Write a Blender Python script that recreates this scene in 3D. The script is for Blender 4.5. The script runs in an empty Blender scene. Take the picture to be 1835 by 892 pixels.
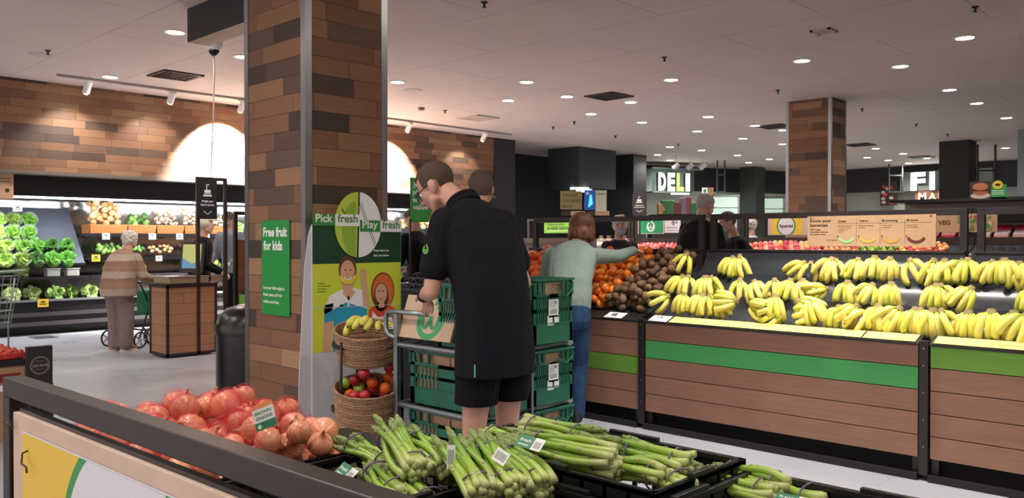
import bpy, bmesh, math, random
from mathutils import Vector, Matrix, noise
PI = math.pi
R = math.radians
random.seed(11)
S = bpy.context.scene
COL = S.collection

# ------------------------------------------------------------------ camera
CAM_H = 1.42
TH = R(43.7)
cam = bpy.data.cameras.new('camera'); camo = bpy.data.objects.new('camera', cam); COL.objects.link(camo)
cam.sensor_width = 36.0; cam.lens = 36.0 * 1500 / 1835; cam.clip_start = 0.05; cam.clip_end = 200
camo.location = (0, 0, CAM_H); camo.rotation_euler = (R(90) - math.atan(16 / 1500), 0, TH)
S.camera = camo
# ------------------------------------------------------------------ world, exposure
w = bpy.data.worlds.new('world'); S.world = w; w.use_nodes = True
w.node_tree.nodes['Background'].inputs[0].default_value = (1.0, 0.86, 0.82, 1)
w.node_tree.nodes['Background'].inputs[1].default_value = 0.58
S.view_settings.view_transform = 'Standard'; S.view_settings.look = 'None'
S.view_settings.exposure = 1.45; S.view_settings.gamma = 1.0
S.view_settings.use_curve_mapping = False
CEIL = 3.70
SPOT_W = 42.0          # one recessed downlight
TRACK_W = 1500.0        # one track spot on the timber wall

CT, ST = math.cos(TH), math.sin(TH)
def F(px, d, z=0.0):
    """place on the photograph's column px at depth d metres"""
    r = (px - 917.5) * d / 1500.0
    return Vector((r * CT - d * ST, r * ST + d * CT, z))
def G(px, py, z):
    return F(px, (CAM_H - z) * 1500.0 / (py - 430.0), z)

# ------------------------------------------------------------------ tags
def tag(o, label=None, cat=None, group=None, kind=None):
    if label: o['label'] = label
    if cat: o['category'] = cat
    if group: o['group'] = group
    if kind: o['kind'] = kind
    return o
def empty(name, loc=(0, 0, 0), rz=0.0):
    o = bpy.data.objects.new(name, None); COL.objects.link(o)
    o.location = loc; o.rotation_euler = (0, 0, rz); o.empty_display_size = 0.05
    return o
def thing(name, label, cat, loc=(0, 0, 0), rz=0.0, group=None):
    return tag(empty(name, loc, rz), label, cat, group)
def kids(o): return [c for c in ALL if c.parent == o]
def copy_tree(o, parent=None):
    c = o.copy(); COL.objects.link(c)
    if parent is not None: c.parent = parent
    for ch in list(o.children): copy_tree(ch, c)
    return c

# ------------------------------------------------------------------ materials
def srgb(h):
    if isinstance(h, str):
        h = h.lstrip('#'); v = [int(h[i:i + 2], 16) / 255 for i in (0, 2, 4)]
    else: v = [x / 255 for x in h]
    return tuple((x / 12.92 if x <= 0.04045 else ((x + 0.055) / 1.055) ** 2.4) for x in v) + (1,)
MATS = {}
class NT:
    def __init__(s, name):
        s.m = bpy.data.materials.new(name); s.m.use_nodes = True
        s.t = s.m.node_tree; s.b = s.t.nodes['Principled BSDF']
    def n(s, typ, **kw):
        x = s.t.nodes.new(typ)
        for k, v in kw.items(): setattr(x, k, v)
        return x
    def l(s, a, b): s.t.links.new(a, b)
    def math(s, op, a, b=None, c=None):
        x = s.n('ShaderNodeMath', operation=op)
        for i, v in enumerate((a, b, c)):
            if v is None: continue
            if isinstance(v, (int, float)): x.inputs[i].default_value = v
            else: s.l(v, x.inputs[i])
        return x.outputs[0]
    def ramp(s, fac, stops, interp='LINEAR'):
        r = s.n('ShaderNodeValToRGB'); r.color_ramp.interpolation = interp
        e = r.color_ramp.elements
        while len(e) < len(stops): e.new(0.5)
        for k, (p, c) in enumerate(stops):
            e[k].position = p; e[k].color = srgb(c) if not isinstance(c, tuple) or max(c) > 1 else c
        s.l(fac, r.inputs[0]); return r.outputs[0]
    def mix(s, fac, a, b, mode='MIX'):
        x = s.n('ShaderNodeMix', data_type='RGBA', blend_type=mode)
        for i, v in ((0, fac), (6, a), (7, b)):
            if isinstance(v, (int, float)): x.inputs[i].default_value = v
            elif isinstance(v, tuple): x.inputs[i].default_value = v
            else: s.l(v, x.inputs[i])
        return x.outputs[2]
    def noise(s, scale, detail=3, vec=None, dist=0.0):
        x = s.n('ShaderNodeTexNoise'); x.inputs['Scale'].default_value = scale
        x.inputs['Detail'].default_value = detail; x.inputs['Distortion'].default_value = dist
        if vec is not None: s.l(vec, x.inputs['Vector'])
        return x.outputs['Fac']
    def obj(s): return s.n('ShaderNodeTexCoord').outputs['Object']
    def pos(s): return s.n('ShaderNodeNewGeometry').outputs['Position']
    def scale(s, vec, sc):
        x = s.n('ShaderNodeMapping'); x.inputs['Scale'].default_value = sc; s.l(vec, x.inputs[0]); return x.outputs[0]
    def bump(s, h, strength=0.3, dist=0.01):
        x = s.n('ShaderNodeBump'); x.inputs['Strength'].default_value = strength; x.inputs['Distance'].default_value = dist
        s.l(h, x.inputs['Height']); s.l(x.outputs[0], s.b.inputs['Normal'])
def mat(name, col, rough=0.5, metal=0.0, var=0.0, vscale=20, bump=0.0, bscale=60, spec=0.5, emit=0.0, alpha=1.0, coat=0.0, island=0.0, trans=0.0):
    if name in MATS: return MATS[name]
    t = NT(name); b = t.b; c = srgb(col)
    b.inputs['Base Color'].default_value = c; b.inputs['Roughness'].default_value = rough
    b.inputs['Metallic'].default_value = metal; b.inputs['Specular IOR Level'].default_value = spec
    if alpha < 1: b.inputs['Alpha'].default_value = alpha
    if coat: b.inputs['Coat Weight'].default_value = coat
    if trans: b.inputs['Transmission Weight'].default_value = trans
    if emit:
        b.inputs['Emission Color'].default_value = c; b.inputs['Emission Strength'].default_value = emit
    o = t.obj()
    src = None
    if var:
        f = t.noise(vscale, 3, o)
        dk = tuple(x * (1 - var) for x in c[:3]) + (1,); lt = tuple(min(1, x * (1 + var)) for x in c[:3]) + (1,)
        src = t.ramp(f, [(0.3, dk), (0.7, lt)])
    if island:
        rnd = t.n('ShaderNodeObjectInfo').outputs['Random']
        hs = t.n('ShaderNodeHueSaturation')
        t.l(t.math('MULTIPLY_ADD', rnd, island, 1 - island / 2), hs.inputs['Value'])
        t.l(t.math('MULTIPLY_ADD', rnd, island * 0.12, 0.5 - island * 0.06), hs.inputs['Hue'])
        if src is None: hs.inputs['Color'].default_value = c
        else: t.l(src, hs.inputs['Color'])
        src = hs.outputs[0]
    if src is not None: t.l(src, b.inputs['Base Color'])
    if bump: t.bump(t.noise(bscale, 3, o), bump, 0.004)
    MATS[name] = t.m
    return t.m
def brick_planks(name, axis, h, L, stops, rough=0.55, seam=0.02, rnd=3.1, grain=0.25):
    """wooden boards: every board has its own tone, with grain along its length"""
    if name in MATS: return MATS[name]
    t = NT(name); sp = t.n('ShaderNodeSeparateXYZ'); t.l(t.pos(), sp.inputs[0])
    u = sp.outputs['XYZ'.index(axis)]; v = sp.outputs[2]
    rv = t.math('DIVIDE', v, h); row = t.math('FLOOR', rv)
    wn = t.n('ShaderNodeTexWhiteNoise', noise_dimensions='1D'); t.l(t.math('ADD', row, rnd), wn.inputs['W'])
    uu = t.math('ADD', t.math('DIVIDE', u, L), t.math('MULTIPLY', wn.outputs[0], 7.3)); colm = t.math('FLOOR', uu)
    cb = t.n('ShaderNodeCombineXYZ'); t.l(row, cb.inputs[0]); t.l(colm, cb.inputs[1]); cb.inputs[2].default_value = rnd
    w2 = t.n('ShaderNodeTexWhiteNoise', noise_dimensions='3D'); t.l(cb.outputs[0], w2.inputs['Vector'])
    # neighbouring boards in a row share a tendency
    sel = t.math('ADD', t.math('MULTIPLY', w2.outputs[0], 0.62), t.math('MULTIPLY', wn.outputs[0], 0.38))
    base = t.ramp(sel, stops)
    g = t.n('ShaderNodeCombineXYZ'); t.l(t.math('MULTIPLY', u, 5.0), g.inputs[0]); t.l(t.math('MULTIPLY', v, 90.0), g.inputs[1]); t.l(t.math('MULTIPLY', w2.outputs[0], 40), g.inputs[2])
    gf = t.noise(1.0, 5, g.outputs[0], 0.6)
    c1 = t.mix(t.math('MULTIPLY', gf, grain * 2.0), base, (0.03, 0.015, 0.01, 1), 'MULTIPLY') if False else t.mix(1.0, base, t.ramp(gf, [(0.25, (1 - grain, 1 - grain, 1 - grain, 1)), (0.75, (1.0, 1.0, 1.0, 1))]), 'MULTIPLY')
    # seams
    fr = t.math('FRACT', rv); s1 = t.math('LESS_THAN', fr, seam)
    fu = t.math('FRACT', uu); s2 = t.math('LESS_THAN', fu, seam * h / L)
    s = t.math('MAXIMUM', s1, s2)
    c2 = t.mix(s, c1, (0.02, 0.012, 0.009, 1))
    t.l(c2, t.b.inputs['Base Color']); t.b.inputs['Roughness'].default_value = rough
    t.bump(t.math('MULTIPLY_ADD', s, -1.0, t.math('MULTIPLY', gf, 0.25)), 0.35, 0.004)
    MATS[name] = t.m
    return t.m

# ------------------------------------------------------------------ mesh builder
def mesh_obj(name, bm, mats, parent=None, smooth=False, loc=None):
    me = bpy.data.meshes.new(name); bm.normal_update(); bm.to_mesh(me); bm.free()
    if not isinstance(mats, (list, tuple)): mats = [mats]
    for m in mats: me.materials.append(m)
    if smooth: me.polygons.foreach_set('use_smooth', [True] * len(me.polygons))
    o = bpy.data.objects.new(name, me); COL.objects.link(o)
    if parent is not None: o.parent = parent
    if loc is not None: o.location = loc
    return o
def auto_smooth(o, ang=40):
    me = o.data; me.polygons.foreach_set('use_smooth', [True] * len(me.polygons))
    bm = bmesh.new(); bm.from_mesh(me)
    for e in bm.edges:
        if len(e.link_faces) == 2 and e.calc_face_angle(0) > R(ang): e.smooth = False
    bm.to_mesh(me); bm.free(); return o
class MB:
    def __init__(s): s.bm = bmesh.new(); s.mi = 0
    def _setmi(s, faces):
        for f in faces: f.material_index = s.mi
    def box(s, a, b, bevel=0.0, M=None):
        a = Vector(a); b = Vector(b)
        r = bmesh.ops.create_cube(s.bm, size=1.0)
        vs = r['verts']; c = (a + b) / 2; d = b - a
        for v in vs: v.co = Vector((v.co.x * d.x + c.x, v.co.y * d.y + c.y, v.co.z * d.z + c.z))
        if bevel > 0:
            es = list({e for v in vs for e in v.link_edges})
            n0 = set(s.bm.verts) - set(vs)
            bmesh.ops.bevel(s.bm, geom=es, offset=bevel, segments=2, affect='EDGES', profile=0.5)
            vs = [v for v in s.bm.verts if v not in n0]
        s._setmi({f for v in vs for f in v.link_faces})
        if M is not None:
            for v in vs: v.co = M @ v.co
        return s
    def sphere(s, c, r, seg=16, rings=10, M=None):
        rr = bmesh.ops.create_uvsphere(s.bm, u_segments=seg, v_segments=rings, radius=1.0)
        r = (r, r, r) if isinstance(r, (int, float)) else r
        for v in rr['verts']:
            p = Vector((v.co.x * r[0], v.co.y * r[1], v.co.z * r[2]))
            if M is not None: p = M @ p
            v.co = p + Vector(c)
        s._setmi({f for v in rr['verts'] for f in v.link_faces})
        return s
    def tube(s, pts, rad, n=8, cap=True, flat=1.0, up=None):
        """rings along a polyline with parallel frames; rad number or list; flat squashes the second axis"""
        pts = [Vector(p) for p in pts]; m = len(pts)
        rads = [rad] * m if isinstance(rad, (int, float)) else rad
        t0 = (pts[1] - pts[0]).normalized()
        a = Vector(up) if up is not None else (Vector((0, 0, 1)) if abs(t0.z) < 0.9 else Vector((1, 0, 0)))
        nrm = (a - t0 * a.dot(t0)).normalized(); rings = []
        for i in range(m):
            t = (pts[min(i + 1, m - 1)] - pts[max(i - 1, 0)])
            t = t.normalized() if t.length > 1e-9 else t0
            nrm = (nrm - t * nrm.dot(t)).normalized(); bi = t.cross(nrm)
            ring = []
            for k in range(n):
                an = 2 * PI * k / n
                ring.append(s.bm.verts.new(pts[i] + nrm * (math.cos(an) * rads[i] * flat) + bi * (math.sin(an) * rads[i])))
            rings.append(ring)
        fs = []
        for i in range(m - 1):
            for k in range(n):
                fs.append(s.bm.faces.new((rings[i][k], rings[i][(k + 1) % n], rings[i + 1][(k + 1) % n], rings[i + 1][k])))
        if cap:
            fs.append(s.bm.faces.new(list(reversed(rings[0])))); fs.append(s.bm.faces.new(rings[-1]))
        s._setmi(fs); return s
    def cyl(s, a, b, r, n=16, r2=None, cap=True):
        return s.tube([a, b], [r, r if r2 is None else r2], n, cap)
    def lathe(s, prof, c=(0, 0, 0), n=24, cap0=False, cap1=False):
        c = Vector(c); rings = []
        for (r, z) in prof:
            rings.append([s.bm.verts.new(c + Vector((r * math.cos(2 * PI * k / n), r * math.sin(2 * PI * k / n), z))) for k in range(n)])
        fs = []
        for i in range(len(prof) - 1):
            for k in range(n): fs.append(s.bm.faces.new((rings[i][k], rings[i][(k + 1) % n], rings[i + 1][(k + 1) % n], rings[i + 1][k])))
        if cap0: fs.append(s.bm.faces.new(list(reversed(rings[0]))))
        if cap1: fs.append(s.bm.faces.new(rings[-1]))
        s._setmi(fs); return s
    def poly(s, pts, th=0.0, d=None):
        vs = [s.bm.verts.new(Vector(p)) for p in pts]; f = s.bm.faces.new(vs); s._setmi([f])
        if th:
            d = Vector(d).normalized() * th
            v2 = [s.bm.verts.new(v.co + d) for v in vs]; fs = [s.bm.faces.new(list(reversed(v2)))]
            n = len(vs)
            for i in range(n): fs.append(s.bm.faces.new((vs[(i + 1) % n], vs[i], v2[i], v2[(i + 1) % n])))
            s._setmi(fs)
        return s
    def extrude_x(s, prof, x0, x1, cap=True):
        """profile of (y,z) points swept along x"""
        A = [s.bm.verts.new((x0, y, z)) for y, z in prof]; B = [s.bm.verts.new((x1, y, z)) for y, z in prof]
        n = len(prof); fs = [s.bm.faces.new((A[i], A[(i + 1) % n], B[(i + 1) % n], B[i])) for i in range(n)]
        if cap: fs.append(s.bm.faces.new(list(reversed(A)))); fs.append(s.bm.faces.new(B))
        s._setmi(fs); return s
    def add(s, other, M=None):
        off = {}
        for v in other.verts: off[v] = s.bm.verts.new((M @ v.co) if M is not None else v.co)
        for f in other.faces:
            try: nf = s.bm.faces.new([off[v] for v in f.verts]); nf.material_index = s.mi
            except ValueError: pass
        return s
    def xf(s, M):
        for v in s.bm.verts: v.co = M @ v.co
        return s
    def build(s, name, mats, parent=None, smooth=None, loc=None, recalc=True):
        if recalc: bmesh.ops.recalc_face_normals(s.bm, faces=s.bm.faces)
        o = mesh_obj(name, s.bm, mats, parent, False, loc)
        if smooth is True: o.data.polygons.foreach_set('use_smooth', [True] * len(o.data.polygons))
        elif smooth: auto_smooth(o, smooth)
        return o
def struct(o): o['kind'] = 'structure'; return o

# ------------------------------------------------------------------ printed art (signs, posters): one flat mesh, many inks
TXT = {}
def text_bm(s, bold=0.0):
    key = (s, bold)
    if key not in TXT:
        cu = bpy.data.curves.new('t', 'FONT'); cu.body = s; cu.size = 1.0; cu.offset = bold; cu.resolution_u = 3; cu.fill_mode = 'FRONT'
        o = bpy.data.objects.new('t', cu); me = o.to_mesh()
        vs = [tuple(v.co) for v in me.vertices]; fs = [tuple(p.vertices) for p in me.polygons]
        o.to_mesh_clear(); bpy.data.objects.remove(o); bpy.data.curves.remove(cu)
        TXT[key] = (vs, fs)
    return TXT[key]
def clip_poly(pts, x0, y0, x1, y1):
    def cl(p, ins, inter):
        out = []
        for i in range(len(p)):
            a, b = p[i - 1], p[i]
            if ins(b):
                if not ins(a): out.append(inter(a, b))
                out.append(b)
            elif ins(a): out.append(inter(a, b))
        return out
    def ix(x): return lambda a, b: (x, a[1] + (b[1] - a[1]) * (x - a[0]) / (b[0] - a[0]))
    def iy(y): return lambda a, b: (a[0] + (b[0] - a[0]) * (y - a[1]) / (b[1] - a[1]), y)
    for ins, it in ((lambda q: q[0] >= x0, ix(x0)), (lambda q: q[0] <= x1, ix(x1)), (lambda q: q[1] >= y0, iy(y0)), (lambda q: q[1] <= y1, iy(y1))):
        if pts: pts = cl(pts, ins, it)
    return pts
class Art:
    def __init__(s, step=0.0007): s.bm = bmesh.new(); s.mats = []; s.step = step
    def mi(s, m):
        if m not in s.mats: s.mats.append(m)
        return s.mats.index(m)
    def poly(s, pts, m, layer=1, clip=None):
        if clip: pts = clip_poly(list(pts), *clip)
        if len(pts) < 3: return s
        vs = [s.bm.verts.new((p[0], p[1], layer * s.step)) for p in pts]
        f = s.bm.faces.new(vs); f.material_index = s.mi(m)
        if f.calc_center_median() is not None:
            f.normal_update()
            if f.normal.z < 0: f.normal_flip()
        return s
    def rect(s, x0, y0, x1, y1, m, layer=1, clip=None): return s.poly([(x0, y0), (x1, y0), (x1, y1), (x0, y1)], m, layer, clip)
    def ell(s, cx, cy, rx, ry, m, layer=1, clip=None, n=36, a0=0, a1=360):
        k = n if a1 - a0 < 360 else n
        pts = [(cx + rx * math.cos(R(a0 + (a1 - a0) * i / k)), cy + ry * math.sin(R(a0 + (a1 - a0) * i / k))) for i in range(k + (1 if a1 - a0 < 360 else 0))]
        return s.poly(pts, m, layer, clip)
    def line(s, pts, wd, m, layer=1):
        P = [Vector((p[0], p[1])) for p in pts]; n = len(P); i = s.mi(m); prev = None
        for k in range(n):
            d = (P[min(k + 1, n - 1)] - P[max(k - 1, 0)])
            if d.length < 1e-9: continue
            d.normalize(); q = Vector((-d.y, d.x)) * wd / 2
            cur = [s.bm.verts.new((*(P[k] + q), layer * s.step)), s.bm.verts.new((*(P[k] - q), layer * s.step))]
            if prev: f = s.bm.faces.new((prev[0], prev[1], cur[1], cur[0])); f.material_index = i
            prev = cur
        return s
    def arc(s, cx, cy, r, a0, a1, wd, m, layer=1, n=16, ry=None):
        ry = r if ry is None else ry
        return s.line([(cx + r * math.cos(R(a0 + (a1 - a0) * i / n)), cy + ry * math.sin(R(a0 + (a1 - a0) * i / n))) for i in range(n + 1)], wd, m, layer)
    def text(s, txt, x, y, h, m, layer=2, width=None, align='l', bold=0.02, slant=0.0):
        vs, fs = text_bm(txt, bold)
        if not vs: return s
        xs = [v[0] for v in vs]; x0, x1 = min(xs), max(xs); k = h / 0.73; kx = k if width is None else width / max(1e-6, (x1 - x0))
        wtot = (x1 - x0) * kx; ox = x - (0 if align == 'l' else wtot / 2 if align == 'c' else wtot)
        nv = [s.bm.verts.new((ox + (v[0] - x0) * kx + slant * v[1] * k, y + v[1] * k, layer * s.step)) for v in vs]
        i = s.mi(m)
        for f in fs:
            try: nf = s.bm.faces.new([nv[j] for j in f]); nf.material_index = i
            except ValueError: pass
        return s
    def slab(s, x0, y0, x1, y1, th, m):
        i = s.mi(m); r = bmesh.ops.create_cube(s.bm, size=1)
        for v in r['verts']: v.co = Vector(((v.co.x + .5) * (x1 - x0) + x0, (v.co.y + .5) * (y1 - y0) + y0, (v.co.z - .5) * th))
        for f in {f for v in r['verts'] for f in v.link_faces}: f.material_index = i
        return s
    def build(s, name, parent=None, origin=(0, 0, 0), right=(1, 0, 0), up=(0, 0, 1)):
        r = Vector(right).normalized(); u = Vector(up).normalized(); n = r.cross(u).normalized(); u = n.cross(r)
        M = Matrix((r, u, n)).transposed().to_4x4(); M.translation = Vector(origin)
        o = mesh_obj(name, s.bm, s.mats, parent); o.matrix_local = M
        return o
def apple_mark(A, cx, cy, r, m, layer=2, inner=None):
    """round apple-like emblem with a leaf, drawn in strokes"""
    wd = r * 0.30
    A.arc(cx, cy, r * 0.82, 112, 428, wd, m, layer, 26)
    A.arc(cx - r * 0.30, cy + r * .12, r * 0.26, 10, -190, wd * .62, m, layer + 1, 14, ry=r * 0.50)
    A.arc(cx + r * 0.30, cy + r * .12, r * 0.26, 170, 370, wd * .62, m, layer + 2, 14, ry=r * 0.50)
    A.poly([(cx, cy + r * 0.75), (cx + r * .12, cy + r * 1.15), (cx + r * .5, cy + r * 1.35), (cx + r * .45, cy + r * 1.0), (cx + r * .2, cy + r * .8)], m, layer)
WOOD_STOPS = [(0.0, '#3a2b23'), (0.2, '#524036'), (0.32, '#665143'), (0.42, '#7f5a42'), (0.58, '#8f674a'), (0.72, '#967052'), (0.88, '#a37e5d'), (1.0, '#b08f70')]
# ================================================================== THE SETTING
def floor_mat():
    t = NT('floor_tiles'); p = t.pos()
    br = t.n('ShaderNodeTexBrick'); br.offset = 0.5; br.inputs['Scale'].default_value = 1.0
    br.inputs['Mortar Size'].default_value = 0.0022; br.inputs['Brick Width'].default_value = 0.9; br.inputs['Row Height'].default_value = 0.45
    br.inputs['Color1'].default_value = srgb('#9d9ea5'); br.inputs['Color2'].default_value = srgb('#a3a4ab'); br.inputs['Mortar'].default_value = srgb('#8c8c93')
    t.l(p, br.inputs['Vector'])
    n1 = t.noise(1.1, 5, p, 0.8); n2 = t.noise(45, 3, p)
    c = t.mix(1.0, br.outputs['Color'], t.ramp(n1, [(0.3, (0.90, 0.90, 0.91, 1)), (0.7, (1, 1, 1, 1))]), 'MULTIPLY')
    c = t.mix(1.0, c, t.ramp(n2, [(0.35, (0.93, 0.93, 0.93, 1)), (0.65, (1, 1, 1, 1))]), 'MULTIPLY')
    t.l(c, t.b.inputs['Base Color']); t.l(t.ramp(n1, [(0.2, (0.22, 0.22, 0.22, 1)), (0.8, (0.40, 0.40, 0.40, 1))]), t.b.inputs['Roughness'])
    return t.m
def ceiling_mat():
    t = NT('ceiling_board'); p = t.pos()
    br = t.n('ShaderNodeTexBrick'); br.offset = 0.5; br.inputs['Scale'].default_value = 1.0
    br.inputs['Mortar Size'].default_value = 0.0032; br.inputs['Brick Width'].default_value = 2.4; br.inputs['Row Height'].default_value = 1.2
    for k in ('Color1', 'Color2'): br.inputs[k].default_value = srgb('#d8c8c0')
    br.inputs['Mortar'].default_value = srgb('#574840'); t.l(p, br.inputs['Vector'])
    n0 = t.noise(0.9, 2, p); seamless = t.mix(t.ramp(n0, [(0.5, (0, 0, 0, 1)), (0.62, (.8, .8, .8, 1))]), br.outputs['Color'], srgb('#d8c8c0'))
    c = t.mix(1.0, seamless, t.ramp(t.noise(0.35, 2, p), [(0.3, (0.93, 0.93, 0.93, 1)), (0.7, (1, 1, 1, 1))]), 'MULTIPLY')
    t.l(c, t.b.inputs['Base Color']); t.b.inputs['Roughness'].default_value = 0.75; t.b.inputs['Specular IOR Level'].default_value = 0.3
    return t.m
X0, X1, Y0, Y1 = -15.4, 9.0, -6.0, 27.9
m = MB(); m.box((X0 - 1, Y0, -0.2), (X1, Y1 + 1.5, 0)); struct(m.build('floor', floor_mat()))
m = MB(); m.box((X0 - 1, Y0, CEIL), (X1, Y1 + 1.5, CEIL + 0.2)); struct(m.build('ceiling', ceiling_mat()))
dark = mat('charcoal_paint', '#343335', 0.6, var=0.05)
darkg = mat('charcoal_paint_light', '#424547', 0.6, var=0.05)
black = mat('black_steel', '#1d1a1a', 0.45, var=0.1)
frame_m = mat('dark_bronze_frame', '#282121', 0.42, var=0.12, vscale=8, bump=0.05)
chrome = mat('brushed_steel', '#b9bcbf', 0.28, 1.0)
white_m = mat('white_plastic', '#e6e4e0', 0.4)
pale = mat('pale_wall_tile', '#b9bdb0', 0.5, var=0.05)
# left wall behind the chillers, and the timber fascia over them
WX = -13.2
m = MB(); m.box((-15.4, Y0, 0), (-15.2, 21.6, CEIL)); struct(m.build('wall_left', dark))
wall_planks = brick_planks('reclaimed_boards_wall', 'Y', 0.118, 0.46, WOOD_STOPS, seam=0.035)
m = MB(); m.box((-13.45, -2.0, 2.41), (WX, 13.23, CEIL)); struct(m.build('wall_timber_fascia', wall_planks))
m = MB(); m.box((-13.47, -2.0, 2.36), (WX + 0.03, 13.25, 2.41)); struct(m.build('trim_1', mat('fascia_metal_trim', '#8d857e', 0.35, 0.6)))
m = MB(); m.box((-15.2, 13.23, 0), (WX + 0.02, 13.9, CEIL)); struct(m.build('wall_corner', dark))
# bulkheads and the deli back walls
m = MB(); m.box((-13.9, 15.86, 2.71), (-12.9, 17.35, CEIL)); struct(m.build('wall_bulkhead', mat('bulkhead_slate', '#3a3d3f', 0.55)))
m = MB(); m.box((-14.8, 18.26, 0), (-13.0, 18.85, CEIL)); struct(m.build('wall_nib', mat('nib_slate', '#2f3031', 0.55)))
a = Vector((-15.2, 19.8, 0)); b = Vector((-12.4, 27.1, 0))
d = (b - a).normalized(); n = Vector((-d.y, d.x, 0))
m = MB(); m.poly([a, b, b + Vector((0, 0, 2.95)), a + Vector((0, 0, 2.95))], 0.2, n); struct(m.build('wall_deli', pale))
m = MB(); m.poly([a + Vector((0, 0, 2.95)), b + Vector((0, 0, 2.95)), b + Vector((0, 0, CEIL)), a + Vector((0, 0, CEIL))], 0.2, n); struct(m.build('wall_deli_upper', dark))
m = MB(); m.box((-12.6, 27.3, 0), (X1, 27.9, 2.95)); struct(m.build('wall_back', pale))
m = MB(); m.box((-12.6, 27.1, 2.95), (X1, 27.9, CEIL)); struct(m.build('wall_back_upper', dark))
m = MB(); m.box((X1 - .2, Y0, 0), (X1, Y1, CEIL)); struct(m.build('wall_right', pale))

# ------------------------------------------------------------------ columns
def column(x, y, sx, sy, label, nm='timber_column'):
    """near corner at (x, y); body runs to -x and +y"""
    t = thing(nm, label, 'column', (x - sx / 2, y + sy / 2, 0))
    e = 0.035; hx, hy = sx / 2, sy / 2
    px_ = brick_planks('reclaimed_boards_x', 'X', 0.118, 0.50, WOOD_STOPS, seam=0.03, rnd=8.2)
    py_ = brick_planks('reclaimed_boards_y', 'Y', 0.118, 0.50, WOOD_STOPS, seam=0.03, rnd=5.7)
    m = MB(); m.box((-hx + e, -hy, 0), (hx - e, -hy + .02, CEIL)); m.box((-hx + e, hy - .02, 0), (hx - e, hy, CEIL)); m.build('timber_cladding', px_, t)
    m = MB(); m.box((-hx, -hy + e, 0), (-hx + .02, hy - e, CEIL)); m.box((hx - .02, -hy + e, 0), (hx, hy - e, CEIL)); m.build('timber_cladding', py_, t)
    for sxn in (-1, 1):
        for syn in (-1, 1):
            m = MB(); cx, cy = sxn * hx, syn * hy; th = 0.006
            m.box((min(cx, cx - sxn * 0.045) - (th if sxn < 0 else 0), cy - (th if syn < 0 else 0), 0), (max(cx, cx - sxn * 0.045) + (th if sxn > 0 else 0), cy + (th if syn > 0 else 0.0), CEIL))
            m.box((cx - (th if sxn < 0 else 0), min(cy, cy - syn * 0.045), 0), (cx + (th if sxn > 0 else 0.0), max(cy, cy - syn * 0.045), CEIL))
            m.build('corner_strip', chrome, t)
    m = MB(); m.box((-hx + .021, -hy + .021, 0), (hx - .021, hy - .021, CEIL)); m.build('column_core', dark, t)
    return t
column(-4.6, 2.925, 0.75, 0.64, 'big reclaimed timber column carrying the green free fruit sign')
column(-5.55, 13.16, 0.75, 0.60, 'farther reclaimed timber column standing behind the banana island')
def dark_col(x, y, sx, sy, label, mt, z0=0.0):
    m = MB(); m.box((x - sx, y, z0), (x, y + sy, CEIL), bevel=0.008); o = m.build('painted_column', mt); tag(o, label, 'column'); return o
dark_col(-5.63, 20.9, 0.64, 0.56, 'black painted square column beside the lit fish market letters', mat('column_black', '#242324', 0.6))
p = F(1354, 25.9); dark_col(p.x, p.y, .55, .6, 'charcoal column left of the farther timber column', mat('column_charcoal', '#3a3d3b', 0.6))
p = F(1585, 27.6); dark_col(p.x, p.y - .3, .2, .2, 'slim dark post left of the lit fish market letters', mat('column_slim', '#2c2d2d', 0.6))
p = F(1822, 17.3); dark_col(p.x + .75, p.y, .75, .6, 'pale grey column at the right edge of the photo', mat('column_grey', '#8a989c', 0.5))

# hanging black box beam at top left
m = MB(); m.box((-8.04, 3.776, 3.37), (-4.0, 4.0, CEIL)); tag(m.build('ceiling_panel', mat('panel_black', '#29282b', 0.5)), 'black boxed panel hanging under the ceiling left of the big column', 'panel')

# ------------------------------------------------------------------ ceiling fittings
def emat(name, col, e):
    if name in MATS: return MATS[name]
    t = NT(name); t.b.inputs['Base Color'].default_value = srgb(col); t.b.inputs['Emission Color'].default_value = srgb(col); t.b.inputs['Emission Strength'].default_value = e
    MATS[name] = t.m; return t.m
LENS = emat('lamp_lens', '#fff6ec', 14.0)
spot_data = bpy.data.lights.new('downlight_bulb', 'SPOT'); spot_data.energy = SPOT_W; spot_data.spot_size = R(150); spot_data.spot_blend = 0.8
spot_data.shadow_soft_size = 0.07; spot_data.color = (1.0, 0.93, 0.88)
dl = thing('downlight', 'round recessed downlight glowing in the white ceiling', 'light', (0, 0, 0), 0, 'recessed ceiling downlights')
m = MB(); m.lathe([(0.092, 0.0), (0.118, -0.002), (0.118, -0.009), (0.095, -0.012), (0.088, 0.0)], n=24); m.build('trim_ring', white_m, dl, 40)
m = MB(); m.lathe([(0.001, -0.010), (0.06, -0.010), (0.09, -0.006)], n=24); m.build('lens', LENS, dl, True)
lo = bpy.data.objects.new('bulb', spot_data); COL.objects.link(lo); lo.parent = dl; lo.location = (0, 0, -0.05)
DL = [(315,58),(199,138),(437,102),(713,147),(944,147),(911,180),(1016,173),(1130,183),(1059,204),(1150,219),(1202,143),(1269,209),(1436,109),(1612,119),(1727,68),(1700,161),(1749,185),(1802,211),(1249,235),(1352,225),(1331,248),(1402,258),(1257,269),(1321,278),(1378,285),(1341,291),(1200,263),(1178,277),(1200,287),(1569,266),(1553,282),(1591,287),(1618,275),(1627,292),(1627,299),(1660,283),(1801,265),(1544,303),(1403,233)]
extra = [(-1.2, 4.9), (-3.6, 1.2), (-1.6, 1.0), (0.6, 2.6), (0.8, 5.4), (2.6, 3.2), (-6.2, 0.2), (-8.6, 0.2), (-3.2, -1.4), (0.2, -1.6), (3.0, 0.0), (-10.6, 1.6), (2.8, 7.4), (4.6, 5.2), (3.5, 11.0), (3.2, 15.0), (2.2, 19.0), (-7.2, -2.2)]
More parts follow.
